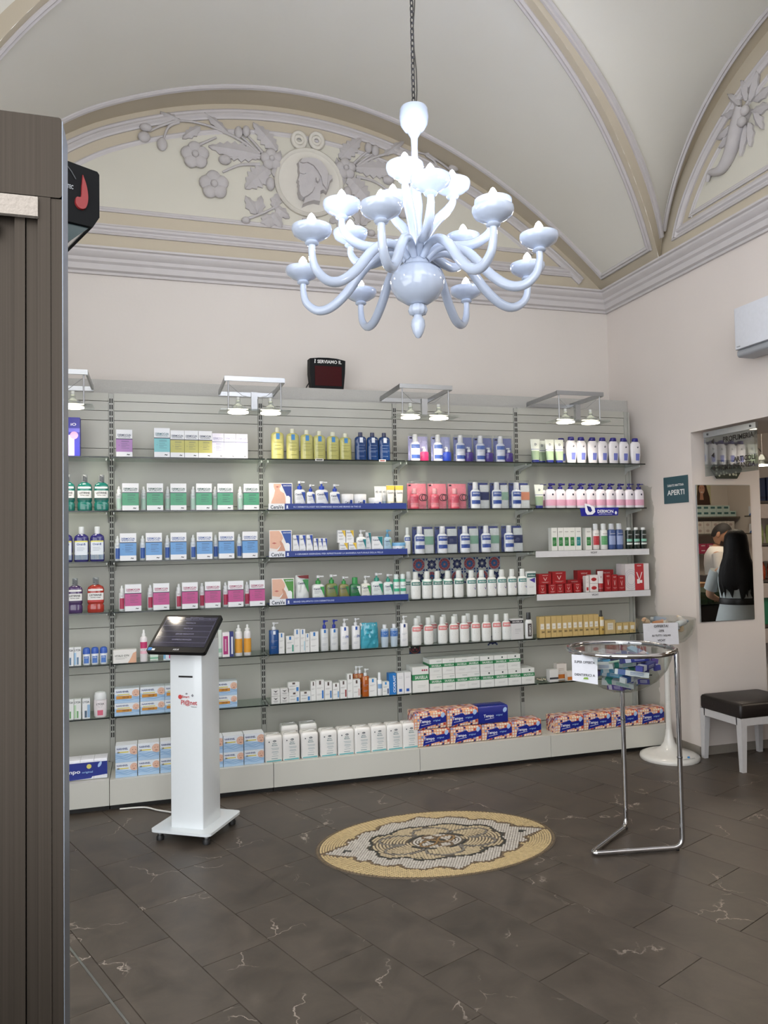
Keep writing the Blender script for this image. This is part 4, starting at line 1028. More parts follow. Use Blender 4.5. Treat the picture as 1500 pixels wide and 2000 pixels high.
def row(name, cat, desc, xs, z, yf, make, place='', group=None, jitter=0., hs=None, yj=.008):
    """build one of a kind, then copy it along the row"""
    n = len(xs); g = group or (desc+' row' if n > 1 else None); rr = random.Random(len(desc)+n)
    t0 = thing(name, label_for(desc, 0, n, place), cat, (xs[0], yf, z), 0, g); make(t0); allt = [t0]
    for i in range(1, n):
        allt.append(dup(t0, (xs[i], yf+rr.uniform(0, yj), z), label_for(desc, i, n, place), rr.uniform(-1, 1)*jitter))
    if hs:
        for o_, s in zip(allt, hs): o_.scale = (1, 1, s)
    return allt
Y1 = SF+.02
# --- bottle shapes (radius, height) as shares of half width and height
WASH = [(.88, 0), (.97, .02), (1, .05), (1, .58), (.97, .635), (.86, .68), (.66, .71), (.52, .725), (.5, .74)]
WCAP = [(.52, .735), (.54, .76), (.50, .97), (.46, 1.0), (0, 1.0)]
PUMPB = [(.90, 0), (1, .03), (1, .60), (.95, .66), (.75, .70), (.42, .72)]
MOUTH = [(.9, 0), (1, .03), (1, .20), (.9, .235), (.9, .25), (1, .28), (1, .66), (.9, .73), (.55, .78), (.34, .80)]
MCAP = [(.36, .79), (.38, .82), (.38, .985), (.34, 1.0), (0, 1.0)]
OIL = [(.95, 0), (1, .02), (1, .72), (.95, .79), (.7, .835), (.35, .85)]
OCAP = [(.36, .845), (.38, .86), (.36, .99), (0, 1.0)]
CYL = [(.95, 0), (1, .02), (1, .70), (.97, .73), (.6, .75)]
OVAL = [(.70, 0), (.80, .03), (.96, .35), (1, .6), (.93, .78), (.66, .865), (.55, .87)]

# ---- bay nearest the post
row('toothbrush_carton', 'carton', 'deep blue electric toothbrush carton with pink disc on the top shelf', [-.519], SZ[1], Y1,
    lambda t: (carton(t, .165, .249, .08, '#2A2BA0', [('#C9B4E8', .0, .30, .02, .55), ('#6F6BD8', .1, .5, .62, .72)], [('iO', .27, .82, .2, .07, '#E9E9F6')]),
               MB().lathe([(.024, 0), (0, .001)], 20).xf(Matrix.Translation((.048, -.001, .134)) @ Matrix.Rotation(PI/2, 4, 'X')).part('pink_disc', pm('#E79BC0', .4), t)))
def mouthwash(t, col, w, h, lab, words, lw, cap='#8F9496', capstripe=True, white='#E8E8E6'):
    bottle(t, w, h, MOUTH, col, .55, (MCAP, cap), [(white, .36, .56, 62), (lab, .30, .36, 62), (white, .62, .67, 50)], [(words, 0, .50, .72, .055, lw), ('TOTAL CARE', 0, .43, .6, .03, lw)], sq=.55, rough=.12)
    if capstripe:
        b = MB()
        for i in range(4): b.box(0, w*.27-.155*w, h*(.83+.04*i), w*.3, .002, .004, rot=Matrix.Rotation(.5, 3, 'Y'))
        b.part('cap_stripe', pm('#2C2F30', .4), t)
row('mouthwash_bottle', 'bottle', 'green mouthwash bottle with striped cap', [-.513, -.411, -.310], SZ[2], Y1, lambda t: mouthwash(t, '#167064', .088, .231, '#0E4A44', 'LISTERINE', '#26282C'))
row('mouthwash_bottle', 'bottle', 'violet blue mouthwash bottle with white cap', [-.527, -.432, -.337], SZ[3], Y1,
    lambda t: bottle(t, .087, .223, MOUTH, '#2E2A6E', .55, (MCAP, '#E6E8EA'), [('#DFE6EE', .06, .56, 52), ('#D9D36A', .56, .60, 52), ('#4A9BD2', .06, .24, 52)], [('Oral-B', 0, .5, .6, .06, '#1E3C8C')], ('#7E8CA4', [(-.3, .2, .40), (-.3, .25, .36), (-.3, .15, .32)]), sq=.55, rough=.12))
row('mouthwash_bottle', 'bottle', 'purple mouthwash bottle with striped cap beside the red one', [-.470], SZ[4], Y1, lambda t: mouthwash(t, '#4A3560', .09, .22, '#3C2650', 'LISTERINE', '#26282C'))
row('mouthwash_bottle', 'bottle', 'red mouthwash bottle with striped cap beside the purple one', [-.347], SZ[4], Y1, lambda t: mouthwash(t, '#A33226', .1, .222, '#B8322E', 'LISTERINE', '#26282C'))
row('deodorant_carton', 'carton', 'small white and blue deodorant carton on fifth shelf by the post', [-.540, -.498, -.455], SZ[5], Y1, lambda t: carton(t, .041, .115, .035, '#E3E5E6', [('#9FC3E2', -.5, -.2, .05, .7), ('#5E7F9E', -.1, .15, .05, .45)], [('LYCIA', 0, .84, .85, .11, '#2E3338')]))
row('roll_on', 'deodorant', 'white roll-on deodorant with blue dome cap', [-.403, -.353, -.301], SZ[5], Y1,
    lambda t: bottle(t, .045, .109, [(.85, 0), (1, .05), (.95, .3), (1, .6), (.95, .64)], '#DFE4EA', .8, ([(1, .63), (1.02, .8), (.85, .95), (.45, 1), (0, 1)], '#3D62B8'), [('#4C78C2', .1, .5, 40)], [('LYCIA', 0, .42, .5, .07, '#F0F2F4')]))
row('deodorant_carton', 'carton', 'small white and green deodorant carton on sixth shelf by the post', [-.541, -.499, -.456], SZ[6], Y1, lambda t: carton(t, .041, .124, .035, '#E3E6E3', [('#B9D9B4', -.5, -.2, .05, .7), ('#6FA66B', -.1, .12, .05, .4)], [('LYCIA', 0, .84, .85, .1, '#2E3338')]))
row('deodorant_carton', 'carton', 'small white and slate deodorant carton beside the pink lotion', [-.405], SZ[6], Y1, lambda t: carton(t, .045, .123, .035, '#E3E5E6', [('#8FB0D0', .15, .5, .05, .7), ('#4E6378', -.2, .1, .05, .4)], [('LYCIA', 0, .84, .85, .1, '#2E3338')]))
row('lotion_bottle', 'bottle', 'white and pink lotion bottle with frosted dome cap by the post', [-.322], SZ[6], Y1,
    lambda t: bottle(t, .08, .161, [(.8, 0), (.95, .04), (1, .4), (.97, .66), (.92, .7)], '#E6DFE0', .5, ([(.93, .69), (.95, .85), (.8, .96), (.4, 1), (0, 1)], '#DDE0E0'), [('#D7647E', .08, .28, 25)], [('LYCIA', 0, .52, .62, .075, '#3A3A3E')], ('#8C8C90', [(-.2, .2, .44), (-.15, .15, .40)])))

# ---- bay behind the kiosk: cartons with a coloured field
def derm(t, w, h, col, sub, tc='#33425C', d=.05, dark='#2C3147', base='#E4E6EA'):
    carton(t, w, h, d, base, [(col, None, None, .19, .645), (dark, None, None, .645, .675)], [('DERMOCLIN', 0, .80, .82, .075, tc), (sub, 0, .73, .78, .035, tc), ('~', .25, .09, .18, .05, '#22252A')], ('#4A5262', [(-.18, .3, .58), (-.18, .3, .55), (-.18, .2, .48), (-.18, .3, .42), (-.18, .1, .38), (-.18, .3, .32), (-.35, -.28, .42)]))
row('cream_carton', 'carton', 'white and purple carton alone at the end of the top shelf', [-.169], SZ[1], Y1, lambda t: derm(t, .099, .178, '#A77DB5', 'ALCASPOR'))
row('cream_carton', 'carton', 'tall white and teal carton on the top shelf', [.066], SZ[1], Y1, lambda t: derm(t, .099, .194, '#79BCC2', 'NORDICLIN', '#2F6E78'))
row('cream_carton', 'carton', 'white and olive yellow carton on the top shelf', [.163, .253, .343], SZ[1], Y1, lambda t: derm(t, .0875, .181, '#B9B565', 'OLIOSAL'))
row('cream_carton', 'carton', 'white and pale lilac carton on the top shelf', [.426, .505, .584], SZ[1], Y1, lambda t: derm(t, .0765, .167, '#CFCDEB', 'OLIPROX', '#9A9AB8', dark='#6C7090', base='#E6E4F2'))
row('cream_carton', 'carton', 'white and green carton', [-.133, .019, .167, .331, .470, .644], SZ[2], Y1, lambda t: derm(t, .101, .177, '#4E9A78', 'ACIDO', '#2F5A50'), jitter=.03)
row('cream_carton', 'carton', 'white and sky blue carton', [-.149, .010, .165, .332, .475, .631], SZ[3], Y1, lambda t: derm(t, .10, .177, '#6598CE', 'IFESPOR', '#3C5D9E'), jitter=.03)
row('cream_carton', 'carton', 'white and magenta carton', [-.120, .054, .235, .382, .533, .676], SZ[4], Y1, lambda t: derm(t, .10, .171, '#B9508A', 'FISIOLOGICA', '#A02C5C'), jitter=.03)
def wbottle(col):
    def mk(t): bottle(t, .040, .163, [(.9, 0), (1, .02), (1, .66), (.95, .70), (.7, .72)], '#E0E3E4', 1, ([(.72, .71), (.75, .74), (.72, .86), (.4, .88), (.36, .98), (0, 1)], '#E9EAEA'), [(col, .08, .5, 40)], (), ('#6A7078', [(-.2, .2, .6), (-.2, .15, .56)]), n=14)
    return mk
row('cleanser_bottle', 'bottle', 'slim white bottle with green print between green cartons', [-.205, -.052, .100, .265, .408, .575], SZ[2], Y1+.045, wbottle('#BFD9CB'))
row('cleanser_bottle', 'bottle', 'slim white bottle with blue print between blue cartons', [-.215, -.060, .095, .262, .408, .565], SZ[3], Y1+.045, wbottle('#3F62A8'))
row('cleanser_bottle', 'bottle', 'slim white bottle with red print between magenta cartons', [-.190, -.014, .166, .315, .469, .612], SZ[4], Y1+.04, wbottle('#B23A58'))
row('gel_carton', 'carton', 'flat white and peach carton on the shelf beside the kiosk', [-.173], SZ[5], Y1, lambda t: (carton(t, .141, .084, .05, '#E2E0DC', (), [('HYALO GYN', -.12, .55, .6, .15, '#5A6058')], ('#8E9088', [(-.4, .1, .38), (-.4, .0, .30)])), MB().sheet([(.02, .0), (.07, .0), (.07, .07), (.05, .06), (.04, .035)], -.0008).part('peach_print', pm('#D9A98C', .5), t)))
def foam(t, col, lab, w=.048, h=.204, word=None):
    bottle(t, w, h, [(.92, 0), (1, .02), (1, .70), (.9, .76), (.62, .79)], '#E9E6E8', 1, ([(.64, .78), (.66, .86), (.3, .88), (.3, .98), (0, 1)], '#EDEDED'), [(lab, .1, .55, 75)], [(word, 0, .62, .8, .04, '#6A6A70')] if word else (), None, n=16)
row('foam_bottle', 'bottle', 'white and pink foam bottle beside the kiosk screen', [-.057], SZ[5], Y1, lambda t: bottle(t, .048, .203, [(.92, 0), (1, .02), (1, .70), (.9, .76), (.5, .80)], '#ECE6E8', 1, ([(.5, .79), (.5, .86), (.3, .9), (.26, 1), (0, 1)], '#F0EEEE'), [('#C6386E', .42, .62, 60), ('#E9B4C4', .25, .34, 60)], (), ('#8A6A74', [(-.2, .2, .38), (-.2, .2, .36)]), n=16))
row('cream_carton', 'carton', 'pale green carton partly behind the kiosk screen', [.007], SZ[5], Y1+.04, lambda t: carton(t, .05, .099, .05, '#D7E3D8', [('#7FBF9A', -.5, .5, .1, .2)], ()))
row('cream_carton', 'carton', 'pink and blue carton mostly hidden behind the kiosk screen', [.100], SZ[5], Y1+.02, lambda t: carton(t, .07, .085, .05, '#DCE6EE', [('#C23A72', .0, .5, .1, .9), ('#7FB7DA', -.5, -.3, .1, .9)], ()))
row('gel_carton', 'carton', 'thin pale green carton next to the kiosk screen', [.428], SZ[5], Y1+.03, lambda t: carton(t, .022, .176, .05, '#D9E2D9', [('#9CC3AE', -.5, .5, .15, .3)], ()))
row('gel_carton', 'carton', 'white carton with a magenta panel next to the kiosk', [.464], SZ[5], Y1, lambda t: carton(t, .046, .161, .045, '#E9E3E6', [('#B02A76', -.38, .3, .1, .85)], [('|||||', -.05, .48, .2, .5, '#E8D8E2')]))
row('gel_carton', 'carton', 'narrow navy and white carton next to the magenta one', [.501], SZ[5], Y1, lambda t: carton(t, .026, .163, .045, '#28327A', [('#E2E4EC', -.1, .3, .1, .8)], ()))
row('foam_bottle', 'bottle', 'white and orange foam bottle with clear cap', [.549, .608], SZ[5], Y1, lambda t: foam(t, '#E9E6E8', '#E2A23C', .049, .207))
# aspirator boxes with a baby face
def baby_box(t, w, h, d, orange):
    MB().box(0, d/2, h/2, w, d, h).part('body', pm('#DFE5EB', .4, var=.02), t)
    MB().sheet([(-w/2, 0), (w/2, 0), (w/2, h*.42), (0, h*.5), (-w/2, h*.6)], -.0005).part('color_stripe', pm('#A9C6E2', .4), t)
    sw = MB()
    for k in range(3):
        p = [(-w*.5+w*i/10, h*(.20+.10*k)+h*.05*math.sin(i*.9+k)) for i in range(11)]
        for a, b_ in zip(p, p[1:]): sw.sheet([a, b_, (b_[0], b_[1]+h*.025), (a[0], a[1]+h*.025)], -.0009)
    sw.part('wave_print', pm('#6F9CCB', .45), t)
    letter(t, w, h, [('NARHINEL', -.18, .80, .52, .12, '#2C3E78')])
    by = MB(); by.box(-w*.14, -.0006, h*.60, w*.5, .001, h*.06); by.part('yellow_strip', pm('#D9C84A', .45), t)
    if orange: MB().box(-w*.12, -.001, h*.40, w*.62, .001, h*.22).part('orange_print', pm('#C98A2C', .45), t); letter(t, w, h, [('10+10', -.05, .40, .25, .12, '#3A2A18')], y=-.0018)
    else: letter(t, w, h, [('20', -.38, .60, .12, .12, '#2C3E78')], y=-.0018)
    cx, cz, r = w*.36, h*.66, h*.26
    f = MB().lathe([(r, 0), (0, .001)], 20); f.xf(Matrix.Translation((cx, -.0008, cz)) @ Matrix.Rotation(PI/2, 4, 'X')); f.v = [(min(a, w/2-.0005), b_, min(c_, h-.0005)) for a, b_, c_ in f.v]; f.part('face_print', pm('#DDB49E', .5), t)
    e = MB()
    for dx in (-.3, .35): e.box(cx+dx*r, -.0022, cz+r*.2, r*.18, .0005, r*.12)
    e.box(cx, -.0022, cz-r*.42, r*.5, .0005, r*.12); e.part('face_detail_print', pm('#7A4038', .5), t)
xs6 = [-.161, -.005, .147, .303, .459]
row('aspirator_box', 'box', 'baby nasal aspirator box with orange strip, lower layer', xs6, SZ[6], Y1, lambda t: baby_box(t, .150, .078, .10, True), group='aspirator boxes on the sixth shelf')
row('aspirator_box', 'box', 'baby nasal aspirator box with orange strip, upper layer', xs6, SZ[6]+.079, Y1, lambda t: baby_box(t, .150, .09, .10, True), group='aspirator boxes on the sixth shelf')
xs7 = [-.162, -.030, .102, .233, .360, .490, .622]
row('aspirator_box', 'box', 'pale blue baby aspirator box on the plinth, lower layer', xs7, SZ[7]+.001, 5.056, lambda t: baby_box(t, .1265, .090, .10, False), group='aspirator boxes on the plinth')
row('aspirator_box', 'box', 'pale blue baby aspirator box on the plinth, upper layer', xs7, SZ[7]+.092, 5.056, lambda t: baby_box(t, .1265, .103, .10, False), group='aspirator boxes on the plinth')
# tissue packs
def tissue_print():
    m, t, b = nt('tissue_print'); N = t.nodes; L = t.links
    tc = N.new('ShaderNodeTexCoord'); sc = N.new('ShaderNodeVectorMath'); sc.operation = 'SCALE'; sc.inputs['Scale'].default_value = 52; sp0 = N.new('ShaderNodeSeparateXYZ'); cb0 = N.new('ShaderNodeCombineXYZ'); L.new(tc.outputs['Object'], sp0.inputs[0])
    for i_, ax_ in ((0, 'X'), (2, 'Z')):
        ad_ = N.new('ShaderNodeMath'); ad_.operation = 'ADD'; L.new(sp0.outputs[ax_], ad_.inputs[0]); L.new(sp0.outputs['Y'], ad_.inputs[1]); L.new(ad_.outputs[0], cb0.inputs[i_])
    L.new(cb0.outputs[0], sc.inputs[0])
    fl2 = N.new('ShaderNodeVectorMath'); fl2.operation = 'FLOOR'; L.new(sc.outputs[0], fl2.inputs[0]); fc = N.new('ShaderNodeVectorMath'); fc.operation = 'FRACTION'; L.new(sc.outputs[0], fc.inputs[0])
    wn = N.new('ShaderNodeTexWhiteNoise'); L.new(fl2.outputs[0], wn.inputs['Vector'])
    cr = N.new('ShaderNodeValToRGB'); cr.color_ramp.interpolation = 'CONSTANT'; e = cr.color_ramp.elements
    e[0].color = (*lin('#E8DCC4'), 1); e[1].position = .3; e[1].color = (*lin('#24306E'), 1)
    for p, c in ((.5, '#D9D2D0'), (.64, '#B5483E'), (.78, '#E0B48A'), (.9, '#7C9AC8')): x = e.new(p); x.color = (*lin(c), 1)
    L.new(wn.outputs['Value'], cr.inputs[0])
    sx = N.new('ShaderNodeSeparateXYZ'); L.new(fc.outputs[0], sx.inputs[0]); ms = []
    for ax in ('X', 'Z'):
        a = N.new('ShaderNodeMath'); a.operation = 'COMPARE'; a.inputs[1].default_value = .5; a.inputs[2].default_value = .38; L.new(sx.outputs[ax], a.inputs[0]); ms.append(a)
    mu = N.new('ShaderNodeMath'); mu.operation = 'MULTIPLY'; L.new(ms[0].outputs[0], mu.inputs[0]); L.new(ms[1].outputs[0], mu.inputs[1])
    mx = N.new('ShaderNodeMix'); mx.data_type = 'RGBA'; mx.inputs[6].default_value = (*lin('#D98E6C'), 1); L.new(mu.outputs[0], mx.inputs[0]); L.new(cr.outputs[0], mx.inputs[7]); L.new(mx.outputs[2], b.inputs['Base Color']); b.inputs['Roughness'].default_value = .25
    return m
TISS = tissue_print()
def tissue(t, w, h, d, patterned=True):
    bl = '#1F2A86'
    b = MB().rbox(0, d/2, h/2, w, d, h, .012, 3, 'x'); b.part('wrapped_pack', TISS if patterned else pm(bl, .22, var=.06, scale=14, coat=.3), t, 40)
    if patterned: MB().sheet([(-w*.36, h*.05), (-w*.3, h*.62), (w*.02, h*.74), (w*.08, h*.62), (w*.5, h*.72), (w*.5, h*.34), (-w*.1, h*.16)], -.0008).part('blue_print', pm(bl, .25), t)
    letter(t, w, h, [('Tempo', -.16, .44, .34, .22, '#E6E9F2')], y=-.002); letter(t, w, h, [('original', .2, .46, .22, .12, '#8FB6E2')], y=-.002)
    MB().box(-w*.13, -.0016, h*.29, w*.3, .0006, h*.02, rot=Matrix.Rotation(-.12, 3, 'Y')).part('underline_print', pm('#E6E9F2', .4), t)
    MB().ball(w*.4, -.0005, h*.74, h*.12, .0012, h*.16, 8, 5, rot=Matrix.Rotation(.5, 3, 'Y')).part('tissue_print_mark', pm('#A9C4EA', .4), t)
row('tissue_pack', 'tissue pack', 'patterned tissue bundle in the lower layer on the plinth', [1.858, 2.097, 2.334, 2.568], SZ[7]+.001, 5.056, lambda t: tissue(t, .232, .116, .14), group='tissue bundles under the tile stickers')
row('tissue_pack', 'tissue pack', 'patterned tissue bundle in the upper layer on the plinth', [1.832, 2.075], SZ[7]+.118, 5.056, lambda t: tissue(t, .236, .122, .14), group='tissue bundles under the tile stickers')
row('tissue_pack', 'tissue pack', 'plain blue tissue bundle on top of the patterned ones', [2.308], SZ[7]+.118, 5.056, lambda t: tissue(t, .226, .121, .14, False))
row('tissue_pack', 'tissue pack', 'patterned tissue bundle on the plinth behind the chrome stand', [2.914, 3.150, 3.386, 3.613], SZ[7]+.001, 5.056, lambda t: tissue(t, .230, .119, .14), group='tissue bundles next to the side wall')
def napkins(t):
    w, h, d = .309, .123, .12
    for k in range(4):
        x = -w*.375+w*.25*k; MB().rbox(x, d/2, h/2, w*.245, d, h, .01, 3, 'x').part('pack', pm('#E4E6EE', .3), t, 40)
    MB().sheet([(-w/2, .0), (w*.2, h*.08), (w*.22, h*.16), (w*.5, h*.22), (w*.5, h*.86), (-w*.5, h*.86)], -.0008).part('blue_print', pm('#1F2F86', .22, coat=.3), t)
    letter(t, w, h, [('Tempo', -.2, .42, .4, .24, '#E6E9F2')], y=-.002); letter(t, w, h, [('original', .13, .38, .2, .12, '#8FB6E2')], y=-.002)
    MB().lathe([(.014, 0), (0, .001)], 18).xf(Matrix.Translation((w*.16, -.0012, h*.66)) @ Matrix.Rotation(PI/2, 4, 'X')).part('yellow_badge', pm('#D8CF6A', .4), t)
    MB().ball(w*.36, -.0005, h*.72, h*.08, .0012, h*.16, 8, 5, rot=Matrix.Rotation(.5, 3, 'Y')).part('tissue_print_mark', pm('#A9C4EA', .4), t)
row('tissue_pack', 'tissue pack', 'blue pack of four tissue blocks on the plinth by the steel post', [-.428], SZ[7]+.001, 5.076, napkins)

# ---- middle bay
def oil(t, col, cap, mark, w=.087, h=.207):
    bottle(t, w, h, OIL, col, .62, (OCAP, cap), (), (), None, sq=.75, rough=.1, n=24)
    MB().sheet([(-w*.14, h*.62), (w*.14, h*.62), (w*.14, h*.80), (-w*.14, h*.80)], -.0012).part('emblem', pm(mark, .4), t)
    b = MB()
    for x0, x1, z in ((-.3, .3, .52), (-.25, .2, .42), (-.3, .35, .33), (-.3, .2, .29), (-.2, .25, .14)): b.sheet([(w*x0, h*z), (w*x1, h*z), (w*x1, h*z+.0018), (w*x0, h*z+.0018)], -.0012)
    b.part('fine_print', pm('#6C6C3C' if col[1] != '1' else '#8FA6C8', .5), t)
row('oil_bottle', 'bottle', 'pale yellow cleansing oil bottle on the top shelf', [.828, .933, 1.032, 1.122, 1.218, 1.309], SZ[1], Y1, lambda t: oil(t, '#BDBA72', '#D9D9C4', '#3F86C4'), hs=[1.07, 1.04, 1.01, .99, .965, .93])
row('oil_bottle', 'bottle', 'dark blue gel bottle on the top shelf', [1.419, 1.508, 1.594], SZ[1], Y1, lambda t: oil(t, '#153A70', '#3A3F5C', '#DDE4EE', .084, .202))
row('price_tag', 'price tag', 'small white price tag on the edge below yellow bottles', [1.11], SZ[1]-.004, SF-.003, lambda t: (MB().box(0, 0, 0, .058, .002, .016).part('tag_card', pm('#E4E4E2', .5), t), MB().box(0, -.0012, 0, .045, .0006, .008).part('dark_print', pm('#2A2A2A', .5), t)))
row('price_tag', 'price tag', 'small white price tag on the edge below dark blue bottles', [1.565], SZ[1]-.004, SF-.003, lambda t: (MB().box(0, 0, 0, .05, .002, .016).part('tag_card', pm('#E4E4E2', .5), t), MB().box(0, -.0012, 0, .036, .0006, .008).part('dark_print', pm('#8A2A2A', .5), t)))
def tray(t, words):
    W_ = .985; MB().box(0, 0, .018, W_, .004, .046).part('tray_front', pm('#2A3E86', .4, name='cerulean_strip'), t)
    MB().box(-W_/2+.055, -.0024, .018, .11, .001, .046).part('white_corner', pm('#DDE0E6', .4), t)
    MB().box(0, .08, .0045, W_, .16, .003).part('tray_floor', pm('#2A3E86', .5), t)
    MB().text('CeraVe', -W_/2+.058, .018, .088, .026, -.0035).part('lettering', pm('#3A4454', .5), t)
    MB().text(words, -W_/2+.15+len(words)*.0048, .018, len(words)*.0088, .011, -.003).part('white_lettering', pm('#B9C4E0', .5), t)
    b = MB().ball(-W_/2+.128, -.0025, .023, .006, .001, .006, 8, 5); b.sheet([(-W_/2+.12, .008), (-W_/2+.136, .008), (-W_/2+.132, .017), (-W_/2+.124, .017)], -.003); b.part('figure_mark', pm('#DDE4F2', .5), t)
for s, wd, nm in ((2, 'N.1 DERMATOLOGIST RECOMMENDED SKINCARE BRAND IN THE US', 'under the blue pump bottles'), (3, '3 CERAMIDI ESSENZIALI PER RIPRISTINARE LA BARRIERA NATURALE DELLA PELLE', 'under the small blue cartons'), (4, 'BRAND SVILUPPATO CON DERMATOLOGI', 'under the green pump bottles')):
    row('display_tray', 'display tray', 'long dark blue lettered display tray '+nm, [1.247], SZ[s], SF+.004, lambda t, wd=wd: tray(t, wd))
SKIN, SKIN2 = '#D9AE98', '#C4937C'
def pcard(t, w, h, bg, kind, word):
    """flat printed card: close-up of skin, product and coloured corner"""
    MB().box(0, .002, h/2, w, .004, h).part('card', pm('#E6E2DE', .4), t)
    MB().sheet([(w*.02, h*.97), (w*.47, h*.97), (w*.47, h*.05), (w*.34, h*.05), (w*.3, h*.4)], -.0006).part('color_print', pm(bg, .4), t)
    if kind == 'neck': sk = [[(-.30, .97), (.02, .97), (.0, .86), (-.06, .80), (-.02, .70), (.14, .62), (.22, .40), (.22, .05), (-.42, .05), (-.40, .3), (-.30, .5), (-.24, .72), (-.30, .86)]]
    else: sk = [[(-.48, .97), (-.06, .97), (.06, .82), (.10, .70), (.02, .56), (-.02, .42), (-.16, .30), (-.48, .34)], [(-.2, .03), (.2, .03), (.22, .2), (.10, .5), (.0, .62), (-.05, .58), (.0, .42), (-.1, .28), (-.2, .2)]]
    for i, p in enumerate(sk): MB().sheet([(w*a, h*b_) for a, b_ in p], -.001-.0004*i).part('skin_print', pm(SKIN if i == 0 else SKIN2, .5), t)
    lp = [(-.22, .86), (-.14, .88), (-.06, .86), (-.14, .835)] if kind == 'neck' else [(-.40, .52), (-.28, .55), (-.18, .52), (-.28, .49)]
    MB().sheet([(w*a, h*b_) for a, b_ in lp], -.0018).part('lips_print', pm('#B4605C', .5), t)
    MB().sheet([(w*a, h*b_) for a, b_ in [(.20, .06), (.40, .06), (.40, .46), (.34, .52), (.26, .52), (.20, .46)]], -.0018).part('product_print', pm('#E8EAEC', .4), t)
    MB().text(word, w*.28, h*.90, w*.34, h*.045, -.0018).part('lettering', pm('#DDE2EE', .5), t)
row('display_card', 'display card', 'photo card of a bare neck and shoulder with blue corner', [.843], SZ[2], Y1+.004, lambda t: pcard(t, .161, .183, '#34468E', 'neck', 'IDRATANTE'))
row('display_card', 'display card', 'photo card of a face touched by fingers with blue corner', [.838], SZ[3], Y1+.004, lambda t: pcard(t, .154, .184, '#34569E', 'hand', 'IDRATANTE'))
row('display_card', 'display card', 'photo card of a hand on a cheek with green corner', [.850], SZ[4], Y1+.004, lambda t: pcard(t, .153, .179, '#4F8E45', 'hand', 'DETERGENTE'))
def cera(t, w, h, col, corner, pumpc, top=.72, cap=None, word='CeraVe', tc='#2A3560', headc=None):
    body = [(.92, 0), (1, .02), (1, top-.10), (.95, top-.05), (.7, top-.01), (.42, top)]
    bottle(t, w, h, body, col, .55, ([(.5, top-.01), (.52, top+.03), (.5, .99), (0, 1)], cap) if cap else None, (), (), None, pump=None if cap else (pumpc, top-.01, 1.0, headc or '#E8E9EA'), sq=.7, rough=.28, n=22)
    MB().sheet([(w*.10, h*(top-.10)), (w*.44, h*(top-.10)), (w*.44, h*.22)], -.0012).part('corner_print', pm(corner, .4), t)
    MB().text(word, -w*.08, h*(top-.18), w*.66, h*.075, -.0024).part('lettering', pm(tc, .5), t)
    b = MB()
    for x0, x1, z in ((-.36, .1, .42), (-.36, .2, .38), (-.36, .0, .34), (-.36, .05, .2)): b.sheet([(w*x0, h*z), (w*x1, h*z), (w*x1, h*z+.0016), (w*x0, h*z+.0016)], -.0014)
    b.part('fine_print', pm('#7C8088', .5), t)
NAVY = '#2B4AA0'
for x, w, h, nm in ((.979, .079, .193, 'tall white pump bottle with royal blue collar next to the neck photo card'), (1.055, .058, .170, 'smallest white pump bottle with royal blue collar'), (1.135, .090, .192, 'widest white pump bottle with royal blue collar'), (1.227, .072, .172, 'white pump bottle with royal blue collar next to the jars')):
    row('pump_bottle', 'bottle', nm, [x], SZ[2]+.006, Y1+.012, lambda t: cera(t, w, h, '#E3E5E8', NAVY, '#2448B4', .70))
def jar(t, w, h, col, lid, corner, lidh=.34):
    R = w/2; MB().lathe([(R*.93, 0), (R, .004), (R, h*(1-lidh)), (R*.97, h*(1-lidh)+.001)], 26, cy=R).part('body', pm(col, .3, coat=.2), t, 40)
    MB().lathe([(R*1.02, h*(1-lidh)), (R*1.03, h*.96), (R*.99, h), (0, h)], 26, cy=R).part('lid', pm(lid, .3, coat=.2), t, 40)
    MB().text('CeraVe', 0, h*.42, w*.52, h*.18, 0, (R+.001, 1, R)).part('lettering', pm('#2A3560', .5), t)
    a0, a1 = .25, .75; MB().lathe([(R+.0006, h*.05), (R+.0006, h*(.93-lidh))], 6, cy=R, a0=a0, a1=a1).part('corner_print', pm(corner, .4), t, 60)
row('cream_jar', 'jar', 'white cream jar with blue corner in the middle bay', [1.321, 1.417], SZ[2]+.006, Y1+.012, lambda t: jar(t, .093, .103, '#E3E4E6', '#ECEDEE', NAVY))
row('cream_jar', 'jar', 'low white cream jar standing apart from the two taller jars', [1.532], SZ[2]+.006, Y1+.012, lambda t: jar(t, .097, .078, '#E3E4E6', '#ECEDEE', NAVY))
row('sun_cream_tube', 'tube', 'white and yellow cream tube above the dark blue tray', [1.636, 1.704], SZ[2]+.006, Y1+.015, lambda t: tube_pack(t, .062, .166, .03, '#E6E5DE', ('#E8E6DC', .12), [('#D9D3B0', .14, .30), ('#E2C24E', .80, .99)], [('CeraVe', 0, .68, .7, .075, '#4A4E58')]))
row('cream_tube', 'tube', 'slim white cream tube behind the low jar', [1.545, 1.574, 1.603], SZ[2]+.006, Y1+.06, lambda t: tube_pack(t, .036, .162, .024, '#E1E2E0', ('#DDDEDC', .12), [('#A9BCC8', .2, .34)], [('C', 0, .75, .5, .08, '#4A4E58')]))
row('shelf_talker', 'shelf card', 'small navy card clipped before the yellow tubes', [1.672], SZ[2]+.006, Y1-.004, lambda t: MB().box(0, 0, .024, .092, .003, .028).part('card', pm('#1E2C66', .4), t))
row('shelf_talker', 'shelf card', 'small bright blue card clipped before the pump bottles', [1.095], SZ[2]+.006, Y1-.004, lambda t: MB().box(0, 0, .022, .098, .003, .03).part('card', pm('#2B56B0', .4), t))
